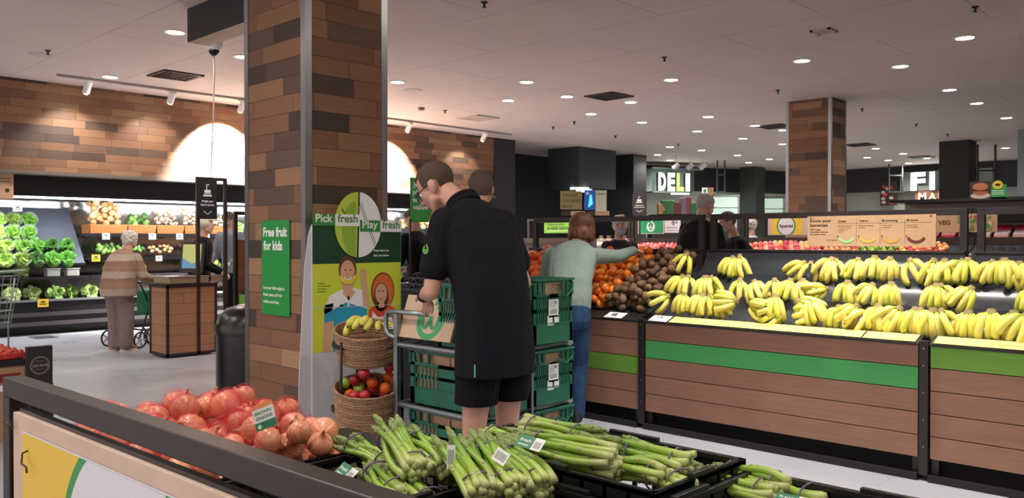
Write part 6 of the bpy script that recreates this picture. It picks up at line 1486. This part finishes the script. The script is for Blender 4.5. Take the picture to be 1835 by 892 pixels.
def loft(m, rings, n=28, p=2.4):
    """rings: (centre, half width x, half depth y, forward tilt in degrees)"""
    R_ = []
    for (c, a, b, tl) in rings:
        c = Vector(c); ring = []; M = Matrix.Rotation(R(-tl), 3, 'X')
        for k in range(n):
            t = 2 * PI * k / n; x = math.copysign(abs(math.cos(t)) ** (2 / p), math.cos(t)) * a; y = math.copysign(abs(math.sin(t)) ** (2 / p), math.sin(t)) * b
            ring.append(m.bm.verts.new(c + M @ Vector((x, y, 0))))
        R_.append(ring)
    for i in range(len(R_) - 1):
        for k in range(n): m.bm.faces.new((R_[i][k], R_[i][(k + 1) % n], R_[i + 1][(k + 1) % n], R_[i + 1][k]))
    m.bm.faces.new(list(reversed(R_[0]))); m.bm.faces.new(R_[-1]); return m
def hand(m, w, d, nrm, s=1.0, curl=25, side=1):
    """palm at wrist w along d, palm facing nrm; side=+1 puts the thumb on d x nrm"""
    d = Vector(d).normalized(); nrm = (Vector(nrm) - d * Vector(nrm).dot(d)).normalized(); sd = d.cross(nrm) * side
    pc = w + d * .045 * s; cap(m, w + d * .012 * s, .023 * s, w + d * .075 * s, .026 * s, .55, nrm)
    cap(m, w + d * .045 * s + sd * .02 * s, .016 * s, w + d * .082 * s + sd * .026 * s, .013 * s, .8, nrm); cap(m, w + d * .045 * s - sd * .02 * s, .015 * s, w + d * .078 * s - sd * .026 * s, .012 * s, .8, nrm)
    for k, (off, L, r) in enumerate(((.030, .070, .0082), (.011, .078, .0085), (-.010, .073, .0082), (-.030, .058, .0072))):
        p = w + d * (.082 - .004 * abs(k - 1)) * s + sd * off * s; c = 0; q = p
        for seg in (.42, .32, .26):
            c += curl; dd = (d * math.cos(R(c)) + nrm * math.sin(R(c)) + sd * off * 1.2).normalized(); q2 = q + dd * L * seg * s; cap(m, q, r * s, q2, r * .9 * s, n=8); q = q2
    p = w + d * .025 * s + sd * .026 * s; q = p + (d * .6 + sd * .75 + nrm * .25).normalized() * .036 * s; cap(m, p, .012 * s, q, .010 * s, n=8); q2 = q + (d * .9 + sd * .25 + nrm * .35).normalized() * .030 * s; cap(m, q, .0095 * s, q2, .008 * s, n=8)
def head_matrix(c, yaw, pitch, roll=0):
    return Matrix.Translation(Vector(c)) @ Matrix.Rotation(R(yaw), 4, 'Z') @ Matrix.Rotation(R(-pitch), 4, 'X') @ Matrix.Rotation(R(roll), 4, 'Y')
def head_shapes(m, H, s=1.0, nose=1.0):
    Hr = H.to_3x3()
    def E(c, r): m.sphere(H @ (Vector(c) * s), tuple(x * s for x in r), 18, 12, Hr.to_4x4() if False else Matrix(Hr))
    E((0, -.012, .030), (.074, .096, .088)); E((0, .030, -.030), (.060, .062, .080)); E((0, .045, -.075), (.040, .040, .036)); E((0, .066, -.096), (.022, .018, .018))
    E((.035, .048, -.03), (.026, .030, .030)); E((-.035, .048, -.03), (.026, .030, .030)); E((0, .072, .012), (.045, .016, .014))
    cap(m, H @ (V(0, .080, .008) * s), .008 * s, H @ (V(0, .108 * nose, -.028) * s), .0115 * s, n=10); E((0, .092, -.034), (.016, .014, .009))
    E((0, .086, -.062), (.020, .008, .007)); E((0, .080, -.073), (.018, .010, .008))
    for sx in (-1, 1):
        E((sx * .078, -.004, -.012), (.010, .022, .032)); E((sx * .083, -.012, -.004), (.009, .020, .026)); E((sx * .076, .002, -.036), (.008, .010, .012))
        cap(m, H @ (V(sx * .05, .02, -.06) * s), .028 * s, H @ (V(sx * .022, .06, -.092) * s), .018 * s, n=10)
def hair_cap(H, s, mt, parent, style='short', name='hair', seed=1):
    m = MB(); rg = random.Random(seed); bm = m.bm
    r = bmesh.ops.create_uvsphere(bm, u_segments=44, v_segments=32, radius=1.0); th = {'buzz': .0035, 'short': .010, 'thick': .02, 'bob': .022, 'curly': .018}[style]
    kill = []
    for v in r['verts']:
        p = v.co.copy(); q = Vector((p.x * (.074 + th), p.y * (.096 + th) - .012, p.z * (.088 + th) + .030))
        front = .045 - .25 * max(0, q.z - .055); low = (-.062 if style == 'buzz' else -.052) if style in ('buzz', 'short') else -.06
        face_line = q.y > .046
        ear = abs(q.x) > .05 and q.y > -.028 and q.z < .012 and style in ('buzz', 'short')
        if (face_line and q.z < (.066 if style != 'bob' else .05)) or q.z < low + .018 * (1 if q.y > -.05 else 0) or ear: kill.append(v)
        nz = noise.noise(q * (60 if style != 'curly' else 90) + V(seed, 0, 0)) * {'buzz': .0008, 'short': .004, 'thick': .006, 'bob': .005, 'curly': .009}[style]
        v.co = H @ ((q + p * nz) * s)
    bmesh.ops.delete(bm, geom=kill, context='VERTS')
    o = m.build(name, mt, parent, True)
    if style in ('bob', 'thick', 'curly'):
        m = MB(); Hr = Matrix(H.to_3x3())
        def E(c, r): m.sphere(H @ (Vector(c) * s), tuple(x * s for x in r), 16, 10, Hr)
        E((0, -.022, .030), (.088, .100, .100))
        if style == 'bob': E((0, -.03, .045), (.108, .118, .100)); E((0, -.070, -.045), (.092, .065, .070)); E((.078, -.015, -.025), (.034, .068, .080)); E((-.078, -.015, -.025), (.034, .068, .080)); E((.03, .04, .075), (.05, .04, .04)); E((-.03, .04, .075), (.05, .04, .04)); E((0, -.07, -.09), (.05, .03, .03))
        if style == 'curly':
            E((0, -.05, -.02), (.08, .06, .07)); E((.06, .0, .0), (.03, .055, .055)); E((-.06, .0, .0), (.03, .055, .055)); E((0, .045, .085), (.06, .035, .03))
            for k in range(60):
                a = rg.uniform(0, 6.28); z = rg.uniform(-.5, 1); q = V(math.cos(a) * math.sqrt(1 - z * z) * .088, math.sin(a) * math.sqrt(1 - z * z) * .10 - .02, z * .10 + .03)
                if q.y > .05 and q.z < .06: continue
                E(q, (.02, .02, .016))
        if style == 'thick': E((0, -.05, -.01), (.08, .055, .06)); E((0, .03, .09), (.06, .05, .028))
        h2 = remesh(name, m, mt, None, .007, 2, .4); me = h2.data
        for v in me.vertices: 
            q = v.co; v.co = q + Vector((1, 1, 1)).normalized() * noise.noise(V(q.x * 90, q.y * 90, q.z * 16)) * .010
        bm2 = bmesh.new(); bm2.from_mesh(me); bm2.from_mesh(o.data); 
        Hi = H.inverted(); kl = [v for v in bm2.verts if (lambda q: q.y > .060 and q.z < .055 and abs(q.x) < .060)(Hi @ v.co / s)]
        bmesh.ops.delete(bm2, geom=kl, context='VERTS'); bm2.to_mesh(o.data); bm2.free(); o.data.polygons.foreach_set('use_smooth', [True] * len(o.data.polygons)); bpy.data.objects.remove(h2)
    return o
def cloth_mat(name, col, col2=None, kind='plain'):
    t = NT(name); o = t.obj(); c = srgb(col)
    f = t.noise(5, 3, o, .5)
    base = t.ramp(f, [(.3, tuple(x * .86 for x in c[:3]) + (1,)), (.7, c)])
    if kind == 'stripes':
        sp = t.n('ShaderNodeSeparateXYZ'); t.l(o, sp.inputs[0]); z = t.math('FRACT', t.math('MULTIPLY', t.math('ADD', sp.outputs[2], t.math('MULTIPLY', t.noise(8, 2, o), .03)), 4.6))
        base = t.ramp(z, [(0, '#a5846f'), (.34, '#93705e'), (.40, '#b8a795'), (.72, '#b3a392'), (.80, '#9c7a66'), (1, '#a5846f')]); base = t.mix(1.0, base, t.ramp(t.noise(160, 2, o), [(.35, (.75, .75, .75, 1)), (.65, (1, 1, 1, 1))]), 'MULTIPLY')
    if kind == 'denim': base = t.mix(1.0, base, t.ramp(t.noise(9, 4, o), [(.35, (.6, .62, .7, 1)), (.65, (1, 1, 1, 1))]), 'MULTIPLY')
    t.l(base, t.b.inputs['Base Color']); t.b.inputs['Roughness'].default_value = .9; t.b.inputs['Specular IOR Level'].default_value = .2
    # soft vertical folds
    mp = t.scale(o, (9, 9, 2.2)); t.bump(t.noise(1.0, 3, mp, 1.2), .7, .03)
    return t.m
def skin_mat(name, col):
    t = NT(name); o = t.obj(); c = srgb(col); f = t.noise(14, 3, o); t.l(t.ramp(f, [(.3, tuple(x * .88 for x in c[:3]) + (1,)), (.7, c)]), t.b.inputs['Base Color'])
    t.b.inputs['Roughness'].default_value = .5; t.b.inputs['Subsurface Weight'].default_value = .08; t.b.inputs['Subsurface Radius'].default_value = (.02, .008, .004); return t.m
SK = skin_mat('skin_fair', '#c99a86'); SK2 = skin_mat('skin_pink', '#cf9c88')
eye_w = mat('eye_white', '#e8e4e0', .3); eye_d = mat('eye_dark', '#2a1c18', .2); lip = mat('lip', '#b06a60', .5); shoe_m = mat('shoe_black', '#1d1c1d', .6); sole = mat('shoe_sole', '#cfcac2', .6); mask_m = mat('mask_blue', '#9fb4c8', .7)
def person(label, org, rz, c):
    t = thing('person', label, 'person', org, rz); s = c.get('hs', 1.0); sk = c.get('skin', SK); H = head_matrix(c['head'], c.get('yaw', 0), c.get('pitch', 0), c.get('roll', 0)); vx = c.get('voxel', .009)
    m = MB(); head_shapes(m, H, s)
    nb = Vector(c['neck']); cap(m, nb, .060 * s, H @ (V(0, -.03, -.05) * s), .052 * s); cap(m, nb - V(0, 0, .06), .07, nb, .06)
    shp = {}
    for sd in (-1, 1):
        S_, E_, W_ = [Vector(q) for q in (c['armL'] if sd < 0 else c['armR'])]
        cap(m, S_, .048, E_, .042); cap(m, E_, .043, E_ + (W_ - E_) * .4, .042); cap(m, E_ + (W_ - E_) * .35, .042, W_, .026, .85)
        hd = Vector(c.get('handL' if sd < 0 else 'handR', tuple((W_ - E_).normalized()))); hn = Vector(c.get('palmL' if sd < 0 else 'palmR', (0, 0, -1)))
        hand(m, W_, hd, hn, c.get('hands', 1.0), c.get('curl', 22), 1 if sd < 0 else -1)
    # hidden trunk joins the limbs into one continuous body
    pel = Vector(c['pelvis']); ch = Vector(c['chest'])
    cap(m, pel, .125, ch, .13, .8, (0, 1, 0)); cap(m, ch, .12, nb - V(0, 0, .07), .07); 
    for sd, k in ((-1, 'armL'), (1, 'armR')): cap(m, ch + (nb - ch) * .55, .07, Vector(c[k][0]), .05)
    for sd, k in ((-1, 'legL'), (1, 'legR')):
        Hp, Kn, An = [Vector(q) for q in c[k]]; rt = c.get('thigh', .083)
        cap(m, pel + V(sd * .05, 0, -.02), .09, Hp, .09); cap(m, Hp, rt, Kn, .056); cap(m, Kn, .055, Kn + (An - Kn) * .35 + V(0, -.012, 0), .056); cap(m, Kn + (An - Kn) * .3, .055, An, .036)
        cap(m, An, .034, An + V(0, .10, -.055), .03)
    remesh('body', m, sk, t, vx, 5, .5)
    # face details
    for sx in (-1, 1):
        m = MB(); m.sphere(H @ (V(sx * .030, .0765, -.001) * s), .0115 * s, 12, 8); e = m.build('eye', eye_w, t, True)
        m = MB(); m.sphere(H @ (V(sx * .030, .0865, -.001) * s), .0050 * s, 10, 6); m.build('pupil', eye_d, e, True)
        m = MB(); m.tube([H @ (V(sx * .014, .094, .018) * s), H @ (V(sx * .032, .092, .024) * s), H @ (V(sx * .050, .078, .018) * s)], .0032 * s, 6); m.build('eyebrow', c['hair'], t, True)
    m = MB(); m.tube([H @ (V(-.020, .086, -.066) * s), H @ (V(0, .0955, -.066) * s), H @ (V(.020, .086, -.066) * s)], .004 * s, 6); m.build('mouth', lip, t, True)
    hair_cap(H, s, c['hair'], t, c.get('style', 'short'))
    # trousers or shorts
    m = MB(); cut = c.get('leg_cut', 1.0); loose = c.get('loose', .02); hz = pel.z
    loft(m, [(pel + V(0, 0, .13), c.get('wa', .16), .115, 0), (pel + V(0, -.005, .04), c.get('ha', .18), .135, 0), (pel + V(0, -.01, -.06), c.get('ha', .18), .14, 0), (pel + V(0, 0, -.12), c.get('ha', .18) - .01, .125, 0)])
    for sd, k in ((-1, 'legL'), (1, 'legR')):
        Hp, Kn, An = [Vector(q) for q in c[k]]
        if cut >= 1: cap(m, Hp + V(0, 0, .02), .10 + loose * .3, Kn, .062 + loose); cap(m, Kn, .062 + loose, An + V(0, 0, -.01), .052 + loose)
        else:
            e = Hp + (Kn - Hp) * cut; loft(m, [(e, .098, .105, 0), (Hp + (Kn - Hp) * cut * .5, .100, .112, 0), (Hp + V(-sd * .005, 0, .03), .10, .12, 0)], 20, 2.2)
    remesh(c.get('bottom_name', 'trousers'), m, c['bottom'], t, vx, 4, .5)
    # top
    m = MB(); loft(m, c['torso'])
    for sd, k in ((-1, 'armL'), (1, 'armR')):
        S_, E_, W_ = [Vector(q) for q in c[k]]; sl = c.get('sleeve', 2.0); r = c.get('sr', .066)
        if sl <= 1: 
            cap(m, S_ + V(-sd * .02, -.01, .0), r + .004, S_ + (E_ - S_) * sl * .8, r); cap(m, S_ + (E_ - S_) * sl * .7, r, S_ + (E_ - S_) * sl, r + .002)
        else: cap(m, S_ + V(-sd * .02, 0, 0), r + .004, E_, r * .86); cap(m, E_, r * .86, W_ + (E_ - W_) * .08, r * .62)
    remesh(c.get('top_name', 'jumper'), m, c['top'], t, vx, 4, .5)
    # shoes
    for sd, k in ((-1, 'legL'), (1, 'legR')):
        An = Vector(c[k][2]); m = MB(); g = An.z; tx = c.get('toe', 0) * sd
        b = V(An.x, An.y, 0); loft(m, [(b + V(tx * .3, .05, .018), .044, .135, 0), (b + V(tx * .3, .05, .045), .045, .135, 0), (b + V(0, .02, .075), .040, .095, 8), (b + V(0, -.01, .105), .038, .055, 0)], 20, 2.2); sh = m.build('shoe', c.get('shoe', shoe_m), t, 60)
        m = MB(); loft(m, [(b + V(tx * .3, .05, 0), .046, .138, 0), (b + V(tx * .3, .05, .020), .048, .140, 0)], 20, 2.2); m.build('sole', c.get('sole', sole), sh, 60)
    if c.get('mask'):
        m = MB(); rg = [((0, .098, -.026), .020), ((0, .086, -.026), .055)]
        P = []
        for (x, y, z) in ((-.060, .045, -.02), (-.035, .092, -.022), (0, .118, -.018), (.035, .092, -.022), (.060, .045, -.02), (.055, .050, -.085), (.028, .086, -.095), (0, .10, -.10), (-.028, .086, -.095), (-.055, .050, -.085)): P.append(m.bm.verts.new(H @ (V(x, y, z) * s)))
        for i in range(4): m.bm.faces.new((P[i], P[i + 1], P[8 - i], P[9 - i]))
        m.build('face_mask', mask_m, t, True)
    return t, H
hair_br = mat('hair_brown', '#4a3529', .8, var=.35, vscale=90, bump=.5, bscale=220); hair_gr = mat('hair_grey', '#a8a29c', .85, var=.3, vscale=120, bump=.5, bscale=200); hair_wh = mat('hair_white', '#cfc6ba', .85, var=.2, vscale=120, bump=.6, bscale=200)
hair_gb = mat('hair_greybrown', '#5c4d44', .85, var=.4, vscale=140, bump=.5, bscale=220); hair_au = mat('hair_chestnut', '#6b4030', .5, var=.5, vscale=30, bump=.5, bscale=160)
navy = cloth_mat('polo_navy', '#15151c'); blk = cloth_mat('cloth_black', '#0e0d10'); mint = cloth_mat('jumper_grey_mint', '#83928d'); den = cloth_mat('denim', '#2d4668', kind='denim'); str_m = cloth_mat('striped_knit', '#a08470', kind='stripes'); bei = cloth_mat('trousers_taupe', '#857670'); pur_m = cloth_mat('top_plum', '#3c2f38'); blk2 = cloth_mat('jacket_dark', '#221d21'); blu = cloth_mat('top_pale_blue', '#a9b4c4')

# --- the young man at the trolley
DM = 4.05
YM = dict(skin=SK, head=(0, .435, 1.70), hs=1.06, yaw=28, pitch=36, neck=(0, .215, 1.575), pelvis=(0, 0, .94), chest=(0, .11, 1.34), voxel=.006, hands=1.0, curl=24,
    armL=[(-.195, .165, 1.505), (-.245, .175, 1.175), (-.10, .415, 1.135)], handL=(.75, .45, -.50), palmL=(.2, .4, -.9),
    armR=[(.195, .135, 1.505), (.285, .08, 1.20), (.22, .33, 1.12)], handR=(-.1, .9, -.3),
    legL=[(-.095, 0, .86), (-.105, .03, .50), (-.11, -.02, .09)], legR=[(.10, 0, .86), (.11, .02, .50), (.115, -.03, .09)], thigh=.088,
    hair=hair_br, style='buzz', bottom=blk, bottom_name='shorts', leg_cut=.62, ha=.185, wa=.17, top=navy, top_name='polo_shirt', sleeve=.66, sr=.074,
    torso=[((0, -.01, .775), .215, .155, 0), ((0, -.01, .90), .208, .152, 0), ((0, 0, 1.05), .198, .145, 2), ((0, .02, 1.20), .202, .145, 8), ((0, .07, 1.35), .215, .145, 16), ((0, .115, 1.45), .222, .135, 24), ((0, .155, 1.52), .195, .115, 32), ((0, .19, 1.565), .125, .09, 38), ((0, .215, 1.592), .078, .070, 40)])
ymo = F(885, DM); man, HM = person('young man in a navy polo shirt and black shorts packing at the trolley', (ymo.x, ymo.y, 0), TH + R(45), YM)
# collar, button of the polo, sleeve emblem, mint tab, glasses, watch
m = MB(); ncen = V(0, .222, 1.602); Mt = Matrix.Rotation(R(-40), 3, 'X')
for (rr, zz, rad) in ((.083, -.012, .010), (.080, .012, .010)): 
    m.tube([ncen + Mt @ V(rr * math.cos(a * PI / 14), rr * .98 * math.sin(a * PI / 14), zz) for a in range(29)], rad, 8, cap=False, flat=1.7, up=Mt @ V(0, 0, 1))
m.build('collar', cloth_mat('collar_navy', '#121218'), man, True)
A = Art(.0006); lg = mat('emblem_lime', '#6fc04a', .5); apple_mark(A, 0, 0, .021, lg, 1); A.build('sleeve_emblem', man, (-.3175, .13, 1.375), (0, -1, 0), (.08, 0, 1))
m = MB(); m.box((-.2145, -.10, .79), (-.2125, -.093, .85)); m.build('mint_side_tab', mat('tab_mint', '#4fc0a0', .5), man)
gl = mat('glasses_black', '#121114', .3); m = MB()
for sx in (-1, 1):
    m.tube([HM @ (1.06 * V(sx * (.032 + .026 * math.cos(a * PI / 8)), .106 - .008 * abs(math.cos(a * PI / 8)), -.004 + .018 * math.sin(a * PI / 8))) for a in range(17)], .0026, 6, cap=False)
    m.tube([HM @ (1.06 * V(sx * .058, .096, .006)), HM @ (1.06 * V(sx * .078, .05, .006)), HM @ (1.06 * V(sx * .084, .0, .004)), HM @ (1.06 * V(sx * .080, -.018, -.004))], .0028, 6)
m.tube([HM @ (1.06 * V(-.008, .108, 0)), HM @ (1.06 * V(.008, .108, 0))], .0026, 6); m.build('glasses', gl, man, True)
w_ = Vector(YM['armL'][2]); e_ = Vector(YM['armL'][1]); dd = (w_ - e_).normalized(); m = MB(); m.tube([w_ - dd * .030, w_ - dd * .024, w_ - dd * .012, w_ - dd * .006], [.033, .036, .036, .033], 18); wt = m.build('watch_strap', gl, man, 50)
m = MB(); u = V(-.6, -.2, .75).normalized(); u = (u - dd * u.dot(dd)).normalized(); c_ = w_ - dd * .018 + u * .034; m.cyl(c_, c_ + u * .010, .018, 16); m.build('watch_face', mat('watch_face', '#2b2b30', .15), wt)

# --- man behind the crates
def upright(hz, lean=.02, sh=.20, w=.21, long=True): 
    k = hz / 1.60
    return dict(head=(0, lean + .03, hz), neck=(0, lean, hz - .165), pelvis=(0, 0, .93 * k), chest=(0, lean * .6, 1.28 * k), hands=.95,
        armL=[(-sh, lean, hz - .235), (-sh - .06, lean + .02, hz - .53), (-sh + .02, lean + .22, hz - .63)], armR=[(sh, lean, hz - .235), (sh + .06, lean + .02, hz - .53), (sh - .02, lean + .22, hz - .63)],
        legL=[(-.09, 0, .85 * k), (-.095, .02, .48 * k), (-.10, -.02, .09)], legR=[(.09, 0, .85 * k), (.095, .02, .48 * k), (.10, -.02, .09)],
        torso=[((0, 0, .86 * k), w * .92, .14, 0), ((0, 0, 1.02 * k), w * .88, .135, 0), ((0, lean * .3, 1.18 * k), w * .94, .14, 2), ((0, lean * .7, hz - .30), w, .135, 4), ((0, lean, hz - .215), w * .86, .11, 8), ((0, lean, hz - .175), w * .52, .085, 10), ((0, lean, hz - .155), w * .35, .065, 10)], sr=.064)
c = upright(1.765, .03, .20, .225); c.update(hair=hair_gb, style='short', top=navy, bottom=blk2, skin=SK2, sleeve=.75, top_name='polo_shirt', voxel=.009, hs=1.02)
p = F(862, 5.62); t, H = person('man in a dark top with short grey-brown hair behind the young man', (p.x, p.y, 0), TH + R(6), c)
m = MB(); nc = Vector(c['neck']) + V(0, 0, .012); m.tube([nc + V(.072 * math.cos(a * PI / 12), .072 * math.sin(a * PI / 12), 0) for a in range(25)], .011, 8, cap=False, flat=1.5, up=(0, 0, 1)); m.build('collar', cloth_mat('collar_pale', '#a8b4c0'), t, True)
# --- woman reaching for mandarins
c = dict(head=(.105, .30, 1.495), yaw=-12, pitch=22, neck=(.055, .20, 1.365), pelvis=(-.01, -.06, .86), chest=(.01, .08, 1.18), hands=.92, curl=28, voxel=.008,
    armL=[(-.165, .15, 1.30), (-.21, .16, 1.02), (-.10, .34, .93)], armR=[(.205, .20, 1.295), (.40, .38, 1.285), (.545, .53, 1.335)], handR=(.55, .70, -.10), palmR=(0, .1, -1),
    legL=[(-.09, -.06, .80), (-.075, -.04, .45), (-.08, -.08, .09)], legR=[(.07, -.06, .80), (.075, .0, .45), (.06, -.05, .09)], ha=.175, wa=.155,
    torso=[((-.01, -.05, .885), .178, .145, 0), ((-.01, -.04, .97), .185, .15, 4), ((0, .0, 1.10), .180, .145, 14), ((.015, .08, 1.23), .195, .14, 26), ((.03, .14, 1.31), .195, .12, 34), ((.045, .185, 1.355), .13, .09, 38), ((.055, .21, 1.385), .072, .065, 40)],
    sr=.064, hair=hair_au, style='bob', top=mint, bottom=den, bottom_name='jeans', skin=SK2, loose=.012)
p = F(1020, 6.52); person('woman in a grey-mint jumper and jeans reaching across the mandarins', (p.x, p.y, 0), TH - R(4), c)
# --- elderly woman with the walker
c = dict(head=(0, .16, 1.42), yaw=-10, pitch=10, neck=(0, .10, 1.265), pelvis=(0, -.03, .80), chest=(0, .03, 1.10), hands=.85, curl=30, voxel=.010, hs=.93,
    armL=[(-.19, .08, 1.19), (-.245, .10, .94), (-.16, .34, .88)], armR=[(.19, .08, 1.19), (.26, .12, .96), (.285, .36, .86)],
    legL=[(-.09, -.03, .74), (-.085, .0, .42), (-.07, -.03, .09)], legR=[(.08, -.03, .74), (.075, .02, .42), (.06, .02, .09)], ha=.205, wa=.19, loose=.035,
    torso=[((0, -.04, .70), .225, .175, 0), ((0, -.04, .80), .235, .18, 0), ((0, -.02, .95), .225, .175, 4), ((0, .02, 1.10), .222, .165, 12), ((0, .06, 1.20), .20, .135, 20), ((0, .085, 1.26), .13, .10, 25), ((0, .10, 1.285), .075, .07, 25)],
    sr=.072, hair=hair_wh, style='curly', top=str_m, bottom=bei, skin=SK2, top_name='striped_jumper', shoe=mat('shoe_tan', '#8a6648', .6))
p = F(216, 10.75); er = TH - R(22); person('elderly woman in a striped brown and cream jumper leaning on a walker', (p.x, p.y, 0), er, c)
wk = thing('rollator', 'black three-wheeled walker with grey wheels in front of the elderly woman', 'walker', F(228, 11.1), er); wb = mat('walker_black', '#1a191b', .4); rim = mat('wheel_grey', '#a7a7aa', .4)
for (x, y, lb) in ((-.30, -.05, 0), (.27, -.05, 0), (.0, .38, 0), (.06, .36, 0)):
    m = MB(); m.tube([(x, y + .10 * math.cos(a * PI / 12), .112 + .10 * math.sin(a * PI / 12)) for a in range(25)], .012, 8, cap=False); wl = m.build('wheel', wb, wk, True)
    m = MB(); m.cyl((x - .012, y, .112), (x + .012, y, .112), .022, 12)
    for k in range(5): a = k * 2 * PI / 5; m.tube([(x, y, .112), (x, y + .092 * math.cos(a), .112 + .092 * math.sin(a))], .010, 6)
    m.build('spokes', rim, wl, 40)
m = MB(); m.tube([(-.28, -.05, .13), (-.24, .05, .26), (-.22, .16, .55), (-.22, .0, .86)], .013, 8); m.tube([(.25, -.05, .13), (.22, .05, .26), (.22, .16, .55), (.22, .0, .86)], .013, 8); m.tube([(-.24, .05, .26), (0, .34, .18), (.22, .05, .26)], .012, 8); m.tube([(-.22, .16, .55), (.22, .16, .55)], .012, 8); m.build('frame', wb, wk, True)
for x in (-.22, .22): m = MB(); m.tube([(x, .02, .86), (x, -.12, .87)], .019, 10); m.build('hand_grip', wb, wk, True)
m = MB(); m.box((.02, .12, .42), (.26, .34, .76), bevel=.03); m.build('green_bag', mat('bag_green', '#0e7a52', .6, var=.15), wk)
# --- man in black beyond the bananas
c = upright(1.775, .10, .185, .215); c.update(hair=hair_gr, style='short', top=blk2, bottom=blk2, skin=SK2, yaw=-25, pitch=18, top_name='jacket'); c['head'] = (.02, .17, 1.77)
p = F(1248, 8.5); person('grey haired man in a black top facing away beyond the bananas', (p.x, p.y, 0), TH - R(38), c)
# --- masked shoppers and others farther back
c = upright(1.585, .04, .17, .19); c.update(hair=hair_wh, style='curly', top=pur_m, bottom=blk2, skin=SK2, mask=True, hs=.92, voxel=.012, pitch=14)
p = F(1108, 9.7); person('white haired woman in a blue face mask and plum top behind the mandarins', (p.x, p.y, 0), TH + R(192), c)
c = upright(1.615, .16, .20, .23); c.update(hair=hair_gb, style='short', top=blk, bottom=blk2, skin=SK, mask=True, voxel=.012, pitch=16, top_name='jacket'); c['head'] = (0, .25, 1.62)
p = F(1340, 9.6); person('masked man in a black top facing left behind the green apples', (p.x, p.y, 0), TH + R(98), c)
c = upright(1.64, .05, .17, .19); c.update(hair=hair_wh, style='curly', top=blu, bottom=blk2, skin=SK2, voxel=.012, hs=.95, pitch=10)
p = F(1352, 12.8); person('white haired shopper in pale clothes behind the masked man', (p.x, p.y, 0), TH + R(60), c)
c = upright(1.62, .05, .19, .20); c.update(hair=hair_wh, style='thick', top=blk, bottom=blk2, skin=SK2, voxel=.010, pitch=6, top_name='jacket')
p = F(358, 11.15); person('white haired woman in black behind the weighing counter', (p.x, p.y, 0), TH - R(75), c)
c = upright(1.72, .10, .20, .22); c.update(hair=hair_gb, style='short', top=cloth_mat('top_grey', '#7b7f88'), bottom=blk2, skin=SK, voxel=.012, pitch=38); 
p = F(420, 12.6); person('man with grey-brown hair looking down behind the tan panel', (p.x, p.y, 0), TH + R(160), c)
c = upright(1.68, .12, .19, .21); c.update(hair=hair_br, style='short', top=blk, bottom=blk2, skin=SK, voxel=.012, pitch=25, top_name='jacket')
p = F(756, 10.2); person('person in a dark jacket behind the green value sign', (p.x, p.y, 0), TH + R(60), c)
